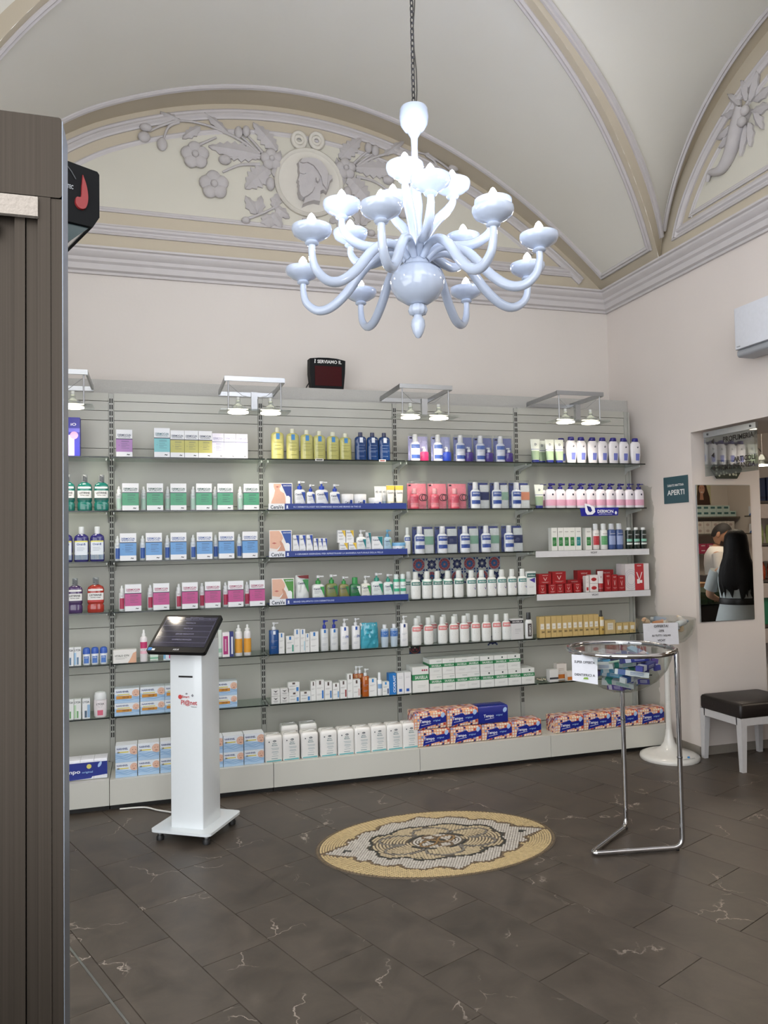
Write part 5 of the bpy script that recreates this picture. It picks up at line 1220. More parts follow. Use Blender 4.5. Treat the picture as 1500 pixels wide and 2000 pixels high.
def cbox(t, w, h, corner, word='CeraVe', base='#E3E5E7', d=.035):
    carton(t, w, h, d, base, (), [(word, -.1, .80, .66, .09, '#2A3560')], ('#85898F', [(-.35, .2, .55), (-.35, .1, .5), (-.35, .25, .3), (-.35, .1, .26)]))
    MB().sheet([(w*.0, h*.98), (w*.47, h*.98), (w*.47, h*.40)], -.0008).part('corner_print', pm(corner, .4), t)
row('cream_carton', 'carton', 'small white carton with navy corner next to the fingers photo card', [.945, .992, 1.041], SZ[3]+.006, Y1+.015, lambda t: cbox(t, .044, .144, NAVY))
row('cream_carton', 'carton', 'tiny white carton with navy corner in the middle bay', [1.084, 1.119, 1.149], SZ[3]+.006, Y1+.015, lambda t: cbox(t, .030, .119, NAVY, d=.03))
row('shelf_talker', 'shelf card', 'low navy card before the small navy cornered cartons', [1.035], SZ[3]+.006, Y1, lambda t: MB().box(0, 0, .018, .19, .003, .022).part('card', pm('#25408F', .4), t))
row('sample_tray', 'tray', 'low white sample tray between navy and yellow cartons', [1.215], SZ[3]+.006, Y1, lambda t: (MB().box(0, .03, .009, .07, .06, .016).part('tray_body', pm('#D6D8DC', .4), t), MB().text('CeraVe', 0, .009, .055, .012, -.001).part('lettering', pm('#2A3560', .5), t)))
row('sun_carton', 'carton', 'white and yellow carton in the lower layer', [1.283, 1.348], SZ[3]+.006, Y1+.015, lambda t: cbox(t, .058, .084, '#DDB93C'), group='yellow cornered cartons')
row('sun_carton', 'carton', 'white and yellow carton in the upper layer', [1.270, 1.331], SZ[3]+.091, Y1+.022, lambda t: cbox(t, .056, .087, '#DDB93C'), group='yellow cornered cartons')
row('pump_bottle', 'bottle', 'white pump bottle with teal corner beside yellow cartons', [1.414], SZ[3]+.006, Y1+.02, lambda t: cera(t, .071, .172, '#E3E6E6', '#1E7E86', '#E3E5E6', .72))
row('cream_carton', 'carton', 'narrow white carton with teal corner', [1.470], SZ[3]+.006, Y1+.045, lambda t: cbox(t, .038, .154, '#1E7E86'))
row('cream_carton', 'carton', 'wide white carton with teal corner', [1.533], SZ[3]+.006, Y1+.03, lambda t: cbox(t, .08, .125, '#1E7E86'))
row('pump_bottle', 'bottle', 'pale blue pump bottle between teal cartons and flat jar', [1.612], SZ[3]+.006, Y1+.03, lambda t: cera(t, .06, .172, '#A9C6D6', '#8EA88A', '#5C9EC4', .70, headc='#6FACCE'))
row('cream_jar', 'jar', 'flat white jar with light blue lid', [1.697], SZ[3]+.006, Y1+.01, lambda t: jar(t, .104, .078, '#DFE4E8', '#6FA6CE', '#8CB6D4', .3))
row('shelf_talker', 'shelf card', 'small teal card before the teal cornered pump bottle', [1.41], SZ[3]+.006, Y1-.002, lambda t: MB().box(0, 0, .02, .09, .003, .024).part('card', pm('#2D7E9C', .4), t))
row('shelf_talker', 'shelf card', 'small light blue card before the wide teal carton', [1.56], SZ[3]+.006, Y1-.002, lambda t: MB().box(0, 0, .018, .105, .003, .02).part('card', pm('#5A94C4', .4), t))
def refill(t):
    pillow(t, .093, .188, .05, pm('#DADDDA', .3, coat=.3), 'pouch_body', 3, pinch=.05)
    MB().sheet([(-.04, .186), (.042, .19), (.042, .165), (-.02, .172)], -.004).part('red_print', pm('#7A2A2C', .4), t); MB().sheet([(-.002, .16), (.04, .16), (.04, .07)], -.004).part('corner_print', pm('#3E8A4E', .4), t)
    MB().text('CeraVe', -.008, .135, .05, .014, -.006).part('lettering', pm('#2A3560', .5), t)
row('refill_pouch', 'pouch', 'crumpled white refill pouch with red top beside the cheek photo card', [.987], SZ[4]+.006, Y1+.015, refill)
GRN = '#3C9A4C'
for x, w, h, col, cor, pc, cap, nm, tp in ((1.100, .087, .184, '#E2E5E2', GRN, GRN, None, 'white pump bottle with green collar next to the red topped pouch', .68), (1.195, .084, .187, '#7C8450', '#2E7A44', GRN, None, 'olive pump bottle, the taller of two', .68), (1.282, .072, .171, '#86814E', '#2E7A44', GRN, None, 'olive pump bottle, the shorter of two', .70), (1.363, .078, .164, '#2F7448', '#DDE4DD', GRN, '#3F9A55', 'dark green bottle with a wide screw cap', .72), (1.440, .069, .171, '#E0E0D4', GRN, '#E2E2DC', None, 'white pump bottle with white collar beside the dark green bottle', .70), (1.523, .085, .188, '#E0E6E4', '#2E8E72', '#3C9C86', None, 'large white pump bottle with sea green collar', .70), (1.606, .070, .178, '#E0E6E4', '#2E8E72', '#3C9C86', None, 'medium white pump bottle with sea green collar', .70)):
    row('pump_bottle', 'bottle', nm, [x], SZ[4]+.006, Y1+.015, lambda t: cera(t, w, h, col, cor, pc, tp, cap))
row('foam_bottle', 'bottle', 'slim white foam bottle with green collar and clear cap', [1.669, 1.720], SZ[4]+.006, Y1+.015, lambda t: bottle(t, .047, .178, [(.92, 0), (1, .02), (1, .66), (.9, .70)], '#DCE6E2', 1, ([(.7, .78), (.72, .98), (0, 1)], '#E4ECEA'), [('#3FAE86', .30, .42, 60), ('#4FB892', .68, .79, 179)], [('CeraVe', 0, .52, .8, .05, '#2A3560')], n=16))
row('shelf_talker', 'shelf card', 'small green card before the first green collared bottle', [1.115], SZ[4]+.006, Y1-.002, lambda t: MB().box(0, 0, .02, .095, .003, .024).part('card', pm('#4E9A45', .4), t))
row('shelf_talker', 'shelf card', 'small sea green card before the medium sea green bottle', [1.585], SZ[4]+.006, Y1-.002, lambda t: MB().box(0, 0, .02, .09, .003, .024).part('card', pm('#4E9E88', .4), t))
# fifth shelf
def lrp(t, w, h, d=.04, col='#2E74B8', stripe=None, base='#E1E2E0'):
    carton(t, w, h, d, base, ([(stripe, .22, .42, .08, .48)] if stripe else []), (), ('#9A9B9A', [(-.38, .3, .62), (-.38, .1, .58), (-.38, .2, .3), (-.38, .05, .26)]))
    MB().sheet([(-w*.12, h*.78), (w*.12, h*.78), (w*.12, h*.97), (-w*.12, h*.97)], -.0012).part('emblem', pm(col, .4), t)
def cleanpump(t, w, h, col, cc, hc, mark, top=.70, blk=None):
    bottle(t, w, h, [(.95, 0), (1, .015), (1, top-.03), (.9, top-.005), (.45, top)], col, .7, None, (), (), None, pump=(cc, top, 1., hc), sq=.75, rough=.2, n=20)
    MB().sheet([(-w*.12, h*(top-.14)), (w*.12, h*(top-.14)), (w*.12, h*(top-.03)), (-w*.12, h*(top-.03))], -.0012).part('emblem', pm(mark, .4), t)
    b = MB()
    for x0, x1, z in ((-.34, .3, .42), (-.34, .1, .38), (-.34, .2, .22), (-.34, .1, .18)): b.sheet([(w*x0, h*z), (w*x1, h*z), (w*x1, h*z+.0016), (w*x0, h*z+.0016)], -.0012)
    b.part('fine_print', pm('#8A94A4', .5), t)
    if blk: MB().text(blk, w*.2, h*.42, w*.34, h*.1, -.0016).part('lettering', pm('#2A4FA0', .5), t)
row('pump_bottle', 'bottle', 'dark blue pump bottle with white pump on the fifth shelf', [.786], SZ[5], Y1, lambda t: cleanpump(t, .068, .210, '#1B4A86', '#E4E6E8', '#E4E6E8', '#DDE4EE', .76))
for x, w, h, st, nm in ((.835, .037, .139, None, 'next to the dark blue pump bottle'), (.893, .055, .114, '#4E9A86', 'with a green strip'), (.941, .039, .159, None, 'tallest of the fifth shelf'), (.980, .034, .157, '#A6C9D6', 'tall with a pale strip'), (1.013, .029, .126, None, 'narrowest of the fifth shelf'), (1.060, .058, .135, None, 'beside the blue capped pump bottles')):
    row('cream_carton', 'carton', 'white carton with blue emblem, '+nm, [x], SZ[5], Y1, lambda t: lrp(t, w, h, stripe=st))
row('pump_bottle', 'bottle', 'translucent white bottle with navy pump', [1.137, 1.206], SZ[5], Y1+.01, lambda t: cleanpump(t, .057, .208, '#D3D6D6', '#2438A0', '#2438A0', '#2E74B8', .72))
row('pump_bottle', 'bottle', 'white pump bottle with blue vertical letters', [1.278, 1.361], SZ[5], Y1, lambda t: cleanpump(t, .060, .212, '#E4E5E6', '#E4E6E8', '#E4E6E8', '#2A56A8', .76, 'AP+M'))
row('refill_pouch', 'pouch', 'glossy turquoise refill pouch with a corner spout', [1.461], SZ[5], Y1, lambda t: (pillow(t, .127, .176, .06, pm('#3D9FB4', .12, coat=.6), 'pouch_body', 9, pinch=.12, crumple=.2), MB().lathe([(.008, 0), (.008, .018), (0, .019)], 10).xf(Matrix.Translation((-.056, .03, .158)) @ Matrix.Rotation(-.6, 4, 'Y')).part('spout_cap', pm('#E6E8E8', .4), t, 40)))
row('micellar_bottle', 'bottle', 'two-tone blue and clear lotion bottle with white cap', [1.570, 1.642], SZ[5], Y1, lambda t: bottle(t, .057, .160, [(.8, 0), (.85, .02), (1, .5), (1, .72), (.9, .80), (.5, .82)], '#B9C8D4', .7, ([(.5, .81), (.5, .99), (0, 1)], '#E4E6E8'), [('#3F6FB2', .45, .76, 178)], (), ('#E2E8F0', [(-.2, .2, .6), (-.15, .15, .56)]), n=18))
row('pump_bottle', 'bottle', 'plain white pump bottle at the end of the fifth shelf', [1.713], SZ[5], Y1, lambda t: cleanpump(t, .058, .213, '#E2E3E4', '#E6E8E8', '#E6E8E8', '#2A3C78', .76))
# sixth shelf, small cartons
def tiny(t, w, h): carton(t, w, h, .045, '#DADAD8', [('#B9B9B6', -.2, .2, .4, .44)], (), ('#5A5A5A', [(-.3, .3, .3), (-.2, .2, .2)])); MB().sheet([(-w*.3, h*.8), (0, h*.5), (w*.3, h*.8), (0, h*.68)], -.0009).part('emblem', pm('#3A3A3A', .5), t)
for i, x in enumerate((.790, .850)):
    for lv in (0, 1): row('ampoule_carton', 'carton', 'small grey white carton with dark wing emblem, %s, %s column' % (('bottom', 'top')[lv], ('first', 'second')[i]), [x], SZ[6]+.0495*lv, Y1, lambda t: tiny(t, .057, .048), group='wing emblem cartons')
for x, z, w, h, st, nm in ((.916, 0, .072, .067, '#3F7FC0', 'lowest, next to wing emblem cartons'), (.993, 0, .072, .066, '#3F7FC0', 'low with bright blue strip'), (.913, .068, .078, .066, '#3F7FC0', 'stacked on another'), (1.048, 0, .034, .130, None, 'slim, beside the stacked ones'), (1.095, 0, .056, .135, '#2A6FBE', 'with a broad blue strip'), (1.153, 0, .052, .122, '#3C72B0', 'with dark blue strip'), (1.207, 0, .047, .106, '#6FA0CE', 'shortest upright one'), (1.260, 0, .049, .121, '#8A2A30', 'with a dark red strip'), (1.307, 0, .038, .163, None, 'tallest of the sixth shelf'), (1.354, 0, .052, .122, '#C9A29A', 'in front of amber bottles'), (1.471, 0, .056, .122, None, 'after the amber bottles'), (1.566, 0, .048, .092, '#2E4E78', 'two lines of dark print')):
    row('serum_carton', 'carton', 'white carton with dark emblem, '+nm, [x], SZ[6]+z, Y1, lambda t: lrp(t, w, h, col='#5A4E4A' if x < 1.4 else '#2E86C8', stripe=st))
row('amber_bottle', 'bottle', 'amber bottle with white pump in front on the sixth shelf', [1.422], SZ[6], Y1+.0, lambda t: cleanpump(t, .052, .19, '#A8561E', '#DDE0E2', '#DDE0E2', '#D8A878', .74))
row('amber_bottle', 'bottle', 'amber pump bottle behind the front amber bottle', [1.402, 1.375], SZ[6], Y1+.075, lambda t: cleanpump(t, .050, .2, '#A8561E', '#DDE0E2', '#DDE0E2', '#D8A878', .74))
row('spray_bottle', 'bottle', 'slim white spray bottle with clear cap on the sixth shelf', [1.524], SZ[6], Y1, lambda t: bottle(t, .036, .159, [(.95, 0), (1, .02), (1, .62), (.8, .66), (.5, .67)], '#E4E5E6', 1, ([(.6, .66), (.5, .98), (0, 1)], '#E9ECEE'), [('#7FA6CE', .3, .5, 50)], (), None, n=14))
row('balm_carton', 'carton', 'bright blue carton with tall white letters', [1.617], SZ[6], Y1, lambda t: (carton(t, .052, .146, .06, '#2474BE', [], ()), MB().text('CICAPLAST', 0, 0, .12, .018, 0).xf(Matrix.Translation((.012, -.0014, .073)) @ Matrix.Rotation(-PI/2, 4, 'Y')).part('lettering', pm('#E6EAF0', .5), t)))
row('balm_carton', 'carton', 'tall white carton with low blue emblem at the shelf end', [1.675, 1.729], SZ[6], Y1, lambda t: (carton(t, .050, .148, .08, '#E0E1E2', (), (), ('#A4A6AA', [(-.3, .3, .8), (-.3, .3, .74)])), MB().sheet([(-.012, .014), (.010, .014), (.010, .034), (-.012, .034)], -.001).part('emblem', pm('#2E5EB0', .4), t)))
# nappy packs
def nappy(t, w=.114, h=.168, d=.12):
    b = MB(); 
    for z, s in ((0, .96), (.01, 1.0), (h*.86, 1.0), (h*.95, .97), (h, .86)):
        r = .014
        for (cx_, cy_, a0) in ((w/2*s-r, d/2*s-r, 0), (-w/2*s+r, d/2*s-r, PI/2), (-w/2*s+r, -d/2*s+r, PI), (w/2*s-r, -d/2*s+r, 1.5*PI)):
            for i in range(4): a = a0+i*PI/6; b.v.append((cx_+r*math.cos(a), d/2+cy_+r*math.sin(a), z))
    for j in range(4):
        for i in range(16): b.face([j*16+i, j*16+(i+1) % 16, (j+1)*16+(i+1) % 16, (j+1)*16+i])
    b.face(range(64, 80)); b.face(list(range(16))[::-1]); b.part('wrapped_pack', pm('#E2E1DE', .35, var=.03, scale=20, bump=.15, bscale=18, coat=.2), t, 50)
    MB().sheet([(-w*.42, .004), (w*.42, .004), (w*.42, .014), (-w*.42, .011)], -.001).part('teal_print', pm('#5FA9AE', .4), t)
    b = MB().ball(w*.05, -.001, h*.80, .012, .0012, .0065, 14, 5); b.ball(-w*.26, -.001, h*.78, .0045, .001, .0045, 8, 5); b.part('emblem', pm('#4C5258', .4), t)
    MB().text('chicco', w*.05, h*.80, .017, .005, -.0026).part('lettering', pm('#E4E6E6', .5), t)
    b = MB().text('Baby', w*.05, h*.70, .028, .010, -.0014).text('Moments', w*.05, h*.64, .036, .009, -.0014)
    b.part('teal_lettering', pm('#5C7A7E', .5), t)
    b = MB()
    for x0, x1, z in ((-.15, .3, .52), (-.1, .28, .48), (-.1, .25, .40), (-.12, .28, .36), (-.05, .2, .30), (-.12, .25, .22)): b.sheet([(w*x0, h*z), (w*x1, h*z), (w*x1, h*z+.0025), (w*x0, h*z+.0025)], -.0012)
    b.sheet([(-w*.14, h*.12), (w*.22, h*.12), (w*.22, h*.15), (-w*.14, h*.15)], -.0012); b.part('fine_print', pm('#97A8AC', .5), t)
    tp = MB().tube([(-w*.42, .02, h*.95), (-w*.40, .015, h+.012), (w*.36, .02, h+.016), (w*.44, .05, h+.01), (w*.42, .1, h*.97)], .0022, 5); tp.part('film_seam', clear('seam_film', '#E8EAEA', .3, .2, .5), t, 60)
row('nappy_pack', 'nappy pack', 'white baby nappy pack on the plinth', [.748, .864, .988, 1.115, 1.233, 1.349, 1.464, 1.578, 1.690], SZ[7]+.001, 5.056, nappy, jitter=.04)
row('nappy_pack', 'nappy pack', 'white baby nappy pack in the back row of the plinth', [.880, 1.010], SZ[7]+.001, 5.21, lambda t: nappy(t, .12, .19, .11))

# ---- bay with the tile stickers: wash bottles, gift sets, pads
def wash(t, lab, w=.075, h=.193, words='SAUGELLA', tri=None, wc='#E6EAE6', zl=(.50, .63)):
    bottle(t, w, h, WASH, '#DFE1DE', .62, (WCAP, '#DDDFDC'), [(lab, zl[0], zl[1], 62)], [(words, 0, (zl[0]+zl[1])/2, .78, .07, wc)], ('#9EA3A0', [(-.3, .3, .42), (-.3, .2, .38), (-.3, .3, .34), (-.3, .1, .30), (-.3, .2, .12)]), n=24)
    if tri:
        b = MB(); R = w/2*1.012; k = 0
        for pts in ([(.15, .44), (.95, .33), (.95, .47)], [(.2, .36), (.7, .26), (.85, .33)]):
            b.v += [(R*math.sin(a), R*.62-R*.62*math.cos(a)-.0008, z*h) for a, z in pts]; b.face([k, k+1, k+2]); k += 3
        b.part('triangle_print', pm(tri, .4), t)
def wash_ring(t):
    wash(t, '#2E6E64')
    MB().tube([(.036*math.sin(a), .0235-.0255*math.cos(a), .128-.008*math.cos(a)) for a in [2*PI*i/24 for i in range(24)]], .0028, 6, closed=True).part('neck_ring', pm('#7FB8A6', .4), t, 60)
row('wash_bottle', 'bottle', 'white wash bottle with plain green label at the start of its row', [1.810], SZ[4], Y1, lambda t: wash(t, '#2E6E64'))
row('wash_bottle', 'bottle', 'white wash bottle with green label and neck ring', [1.896, 1.979, 2.059, 2.146], SZ[4], Y1, wash_ring)
row('wash_bottle', 'bottle', 'white wash bottle with green label and purple triangles', [2.243, 2.327, 2.409, 2.489, 2.573, 2.658], SZ[4], Y1, lambda t: wash(t, '#2E7A74', tri='#4A3F94'))
row('wash_bottle', 'bottle', 'white wash bottle in the row behind the neck ring bottles', [1.79, 1.94, 2.02, 2.10, 2.19], SZ[4], Y1+.10, lambda t: wash(t, '#2E6E64'))
row('wash_carton', 'carton', 'white carton with purple triangles at the end of the wash bottles', [2.722], SZ[4], Y1, lambda t: (carton(t, .072, .172, .06, '#DFE1DF', [('#2C5E5C', -.5, .5, .74, .92)], [('SAUGELLA', 0, .83, .8, .07, '#DDE6E2')], ('#A8ACAA', [(-.3, .3, .34), (-.3, .2, .30)])), MB().sheet([(-.02, .11), (.03, .125), (.028, .085)], -.001).part('triangle_print', pm('#4A3F94', .4), t)))
row('wash_bottle', 'bottle', 'white wash bottle with coral pink label', [1.808, 1.902, 2.010, 2.100, 2.181, 2.272, 2.354, 2.437, 2.519], SZ[5], Y1, lambda t: wash(t, '#D47C7C', .073, .192, zl=(.51, .67)))
row('wash_bottle', 'bottle', 'coral label wash bottle in the back row', [1.86, 1.97, 2.06, 2.15, 2.25], SZ[5], Y1+.10, lambda t: wash(t, '#C46A6C', .073, .197, zl=(.51, .67)))
row('wash_carton', 'carton', 'grey white carton with black top band', [2.595], SZ[5], Y1, lambda t: carton(t, .10, .152, .07, '#CFCFCF', [('#2A2A30', None, None, .78, .93)], [('SAUGELLA', 0, .855, .8, .08, '#D9D9D9')], ('#8E8E90', [(-.2, .3, .5), (-.2, .25, .46), (-.2, .3, .4), (-.2, .1, .3)])))
row('wash_bottle', 'bottle', 'white bottle with black cap and dark vertical label', [2.698], SZ[5], Y1, lambda t: (bottle(t, .064, .193, WASH, '#DCDDDC', .62, (WCAP, '#35373A'), [('#4A4444', .08, .58, 30)], (), None, n=22), MB().text('UOMO', 0, 0, .07, .016, 0).xf(Matrix.Translation((0, -.002, .063)) @ Matrix.Rotation(PI/2, 4, 'Y')).part('lettering', pm('#DADADA', .5), t)))
def gift(t, w, h, card, bott, small, label=None, ring=False):
    """bottle and small bottle before a card, all in one clear bag"""
    MB().box(0, .055, h*.47, w*.92, .004, h*.94).part('backing_card', pm(card, .35, var=.06, scale=30), t)
    MB().box(-w*.34, .052, h*.88, w*.12, .004, h*.05).part('card_emblem', pm('#20242C', .4), t)
    bx = -w*.18; bw, bh = bott[1], bott[2]; R = bw/2
    cm, lab = bott[0], bott[3]
    MB().lathe([(a*R, b_*bh) for a, b_ in WASH], 20, cx=bx, cy=.03, ratio=.6).part('bottle_body', pm(cm, .3, coat=.25), t, 45)
    MB().lathe([(a*R, b_*bh) for a, b_ in WCAP], 16, cx=bx, cy=.03, ratio=.8).part('bottle_cap', pm('#E3E4E6' if cm != '#D8566A' else '#E4A6AA', .35), t, 40)
    for hx, z0, z1 in lab: MB().lathe([(R*1.01, z0*bh), (R*1.01, z1*bh)], 12, cx=bx, cy=.03, ratio=.6, a0=-1.05, a1=1.05).part('label', pm(hx, .4), t, 60)
    if label:
        b = MB().text(label, 0, .575*bh, bw*.8, bh*.06, 0, (R*1.03, .6, 0)); b.v = [(x+bx, y+.03, z) for x, y, z in b.v]; b.part('lettering', pm('#E6E9F2', .5), t)
    if small:
        sx = w*.24; sr = small[1]/2; sh = small[2]
        MB().lathe([(sr*.9, 0), (sr, .004), (sr, sh*.6), (sr*.6, sh*.66)], 16, cx=sx, cy=.028, ratio=.8).part('small_bottle', pm(small[0], .2, coat=.4), t, 40)
        b = MB().lathe([(sr*.4, sh*.64), (sr*.35, sh*.84), (sr*.1, sh*.85)], 12, cx=sx, cy=.028); b.box(sx-.006, .028, sh*.93, .024, .009, .010); b.box(sx, .028, sh*.88, .005, .005, sh*.1); b.part('small_pump', pm('#E4E5E8', .35), t, 40)
    if ring: 
        for dx, r in ((w*.2, .024), (w*.30, .022)): MB().tube([(dx+r*math.cos(a), .02, h*.42+r*math.sin(a)) for a in [2*PI*i/20 for i in range(20)]], .003, 6, closed=True).part('ring_print', pm('#4A3A44', .3), t, 60)
    pillow(t, w, h*1.02, .085, FILM, 'clear_bag', int(w*1000)+int(h*100), y=-.004, crumple=.18, pinch=.06)
LIL = [('#4C6BB4', .48, .62), ('#3E5CA8', .10, .24)]
row('gift_set', 'gift set', 'bagged bottle set with a small pink pump bottle', [1.858], SZ[1], Y1-.005, lambda t: gift(t, .162, .196, '#B9B4DE', ('#E2E2EE', .073, .196, LIL), ('#C4366A', .066, .108)))
row('gift_set', 'gift set', 'bagged bottle set with a small royal blue pump bottle', [2.034], SZ[1], Y1-.005, lambda t: gift(t, .162, .196, '#A9ACD8', ('#E2E2EE', .073, .196, LIL), ('#2A48B8', .068, .11)))
row('gift_set', 'gift set', 'bagged bottle set with a small violet pump bottle', [2.210, 2.374, 2.536], SZ[1], Y1-.005, lambda t: gift(t, .160, .196, '#7C82B4', ('#DADCE8', .073, .196, LIL), ('#4A3A86', .067, .112)))
PK = [('#C84860', .40, .60), ('#E08890', .10, .30)]
row('gift_set', 'gift set', 'pink bagged gift set with coral bottle and ring', [1.842, 2.000, 2.158], SZ[2], Y1-.005, lambda t: gift(t, .158, .198, '#E4808E', ('#D8566A', .07, .150, PK), None, None, True))
BL = [('#2C4C9C', .46, .64), ('#2C4C9C', .18, .32)]
def gset(card, w=.172):
    def mk(t):
        gift(t, w, .206, '#2A3A7C', ('#DFE2E8', .078, .197, BL), None, 'SAUGELLA')
        MB().box(w*.27, .045, .09, w*.42, .012, .175).part('towel', pm('#D5D8D8', .8, bump=.3, bscale=60), t); MB().box(w*.27, .044, .095, w*.424, .014, .06).part('towel_band', pm(card, .6), t)
    return mk
row('gift_set', 'gift set', 'bagged blue label set with navy towel on second shelf', [2.324], SZ[2], Y1-.005, gset('#23305E'))
row('gift_set', 'gift set', 'bagged blue label set with sage towel on second shelf', [2.492], SZ[2], Y1-.005, gset('#8FB09C', .15))
row('gift_set', 'gift set', 'bagged blue label set with coral towel on second shelf', [2.658], SZ[2], Y1-.005, gset('#D48A6C'))
row('gift_set', 'gift set', 'bagged blue label set with sage towel on third shelf', [1.878, 2.232, 2.400], SZ[3], Y1-.005, gset('#7FA892', .168))
row('gift_set', 'gift set', 'bagged blue label set with navy towel on third shelf', [2.056, 2.592], SZ[3], Y1-.005, gset('#23305E', .178))
row('wash_bottle', 'bottle', 'white wash bottle with two blue bands squeezed beside the flat jar', [1.768], SZ[3], Y1+.05, lambda t: wash(t, '#2C4C9C', .048, .192))
SAG = '#2F8352'
def pads(t, w, h, d, pink=False):
    carton(t, w, h, d, '#DEE0DC', [(SAG, None, None, .47, .70)], [('SAUGELLA', .04, .585, .78, .13, '#E4EAE4')], ('#A9ADA8', [(-.2, .3, .26), (-.2, .25, .20)]))
    b = MB()
    for k in range(3 if (pink or w < .1) else 1):
        r = .0065 if (pink or w >= .1) else .005; b.lathe([(r, 0), (0, .0008)], 12); m = len(b.v)
        b.v[m-24:] = [(a+w*(.12+.13*k), -.0008-c_, b_+h*.86) for a, b_, c_ in b.v[m-24:]]
    b.part('dot_print', pm('#B0405C' if pink else ('#B9C2BC' if w < .1 else '#3A4A44'), .5), t)
row('pad_box', 'box', 'tall white pad box with green band and pink dots', [1.826], SZ[6], Y1, lambda t: pads(t, .122, .179, .14, True))
row('pad_box', 'box', 'white pad box with green band, pale dots, lower layer', [1.943, 2.042, 2.141, 2.239], SZ[6], Y1, lambda t: pads(t, .0945, .115, .14), group='pad boxes with pale dots')
row('pad_box', 'box', 'white pad box with green band, pale dots, upper layer', [1.943, 2.041, 2.140, 2.237], SZ[6]+.116, Y1, lambda t: pads(t, .0945, .109, .14), group='pad boxes with pale dots')
row('pad_box', 'box', 'white pad box with green band, one dark dot, lower layer', [2.345, 2.455, 2.565, 2.675], SZ[6], Y1, lambda t: pads(t, .105, .116, .14), group='pad boxes with one dark dot')
row('pad_box', 'box', 'white pad box with green band, one dark dot, upper layer', [2.343, 2.453, 2.563], SZ[6]+.117, Y1, lambda t: pads(t, .105, .107, .14), group='pad boxes with one dark dot')
# majolica tile stickers on the back panel
def maj(t, kind, s=.098):
    MB().box(0, 0, 0, s, .0012, s).part('sticker', pm({'red': '#8FA6B8', 'blue': '#B9BDB8', 'dark': '#20282A'}[kind], .4), t)
    def ring(r0, r1, hx, k=24, sk=1, nm='ring_print'):
        b = MB()
        for i in range(k):
            if i % sk: continue
            a0, a1 = 2*PI*i/k, 2*PI*(i+1)/k*.999; b.sheet([(r0*math.cos(a0), r0*math.sin(a0)), (r1*math.cos(a0), r1*math.sin(a0)), (r1*math.cos(a1), r1*math.sin(a1)), (r0*math.cos(a1), r0*math.sin(a1))], -.001-.0001*sk)
        b.part(nm, pm(hx, .4), t)
    def petal8(hx, r, rr, n=8, off=0., nm='petal_print'):
        b = MB()
        for i in range(n):
            a = off+2*PI*i/n; c, s2 = math.cos(a), math.sin(a); b.sheet([(c*r-s2*0, s2*r), (c*(r+rr)*.75-s2*rr*.4, s2*(r+rr)*.75+c*rr*.4), (c*(r+rr), s2*(r+rr)), (c*(r+rr)*.75+s2*rr*.4, s2*(r+rr)*.75-c*rr*.4)], -.0016)
        b.part(nm, pm(hx, .4), t)
    if kind == 'red': ring(.0, .046, '#A8524A', 24); ring(.034, .040, '#24386E', 24, 2); petal8('#2C5C8E', .004, .026); ring(0, .007, '#D08A6A', 12)
    elif kind == 'blue': petal8('#1E2A5A', .006, .032); petal8('#2A3460', .028, .02, 4, PI/4); ring(0, .006, '#D8D6C8', 12)
    else: ring(.036, .040, '#8E3E42', 24); petal8('#7A2E38', .004, .026, 4, PI/4); ring(0, .005, '#C4C0B0', 12)
    b = MB()
    for sx in (-1, 1):
        for sz in (-1, 1): b.sheet([(sx*s*.49, sz*s*.49), (sx*s*.30, sz*s*.47), (sx*s*.36, sz*s*.36), (sx*s*.47, sz*s*.30)], -.0014)
    b.part('corner_print', pm('#23386E', .4), t)
xr = [1.912+.103*i for i in range(7)]
for lv, zz in ((0, 1.425), (1, 1.325)):
    for kd, idx in (('red', [0, 2, 4, 6] if lv == 0 else [1, 3, 5]), ('blue', [1, 3, 5] if lv == 0 else [0, 2, 4, 6])):
        row('tile_sticker', 'sticker', '%s patterned majolica tile sticker, %s row' % ({'red': 'red and blue', 'blue': 'navy and white'}[kd], ('upper', 'lower')[lv]), [xr[i] for i in idx], zz, PY-.0012, lambda t, kd=kd: maj(t, kd), group='majolica stickers on the back panel', yj=0.)
row('tile_sticker', 'sticker', 'dark red patterned sticker above the tall pad box', [1.868], .83-.02, PY-.0012, lambda t: maj(t, 'dark', .088))
row('tile_sticker', 'sticker', 'single navy patterned sticker under the coral bottles', [2.50], .835, PY-.0012, lambda t: maj(t, 'blue', .085))

# ---- bay next to the side wall
def gtube(t): tube_pack(t, .079, .180, .04, '#DDE2D6', ('#232C74', .12), [('#8FA586', .13, .50), ('#2B3A8A', .555, .575)], [('D', 0, .78, .2, .09, '#26305E')])
row('cream_tube', 'tube', 'white and sage cream tube on its navy cap, top shelf', [2.792, 2.915, 2.997], SZ[1], Y1, gtube)
row('cream_tube', 'tube', 'sage cream tube in the second row of the top shelf', [2.885, 2.965], SZ[1], Y1+.07, gtube)
row('cream_tube', 'tube', 'single white and sage cream tube beside pink bottles', [2.814], SZ[2], Y1, gtube)
def lotion(t):
    bottle(t, .092, .204, OVAL, '#E2DFE2', .5, ([(.50, .86), (.56, .88), (.52, .985), (.46, 1), (0, 1)], '#241F78'), (), (), None, n=26)
    z0, z1 = .13, .40; R = .046
    MB().lathe([(rad(OVAL, z)*R+.0008, z*.204) for z in (.13, .22, .31, .40)], 10, cy=R*.5, ratio=.5, a0=-.25, a1=.62).part('label', pm('#6F78C0', .4), t, 60)
    b = MB().ball(.008, .001, .132, .0075, .0018, .0085, 14, 6); b.part('drop_emblem', pm('#23263C', .4), t); MB().ball(.0055, .0, .1345, .0035, .0018, .0045, 10, 5).part('drop_highlight_print', pm('#E2DFE2', .4), t)
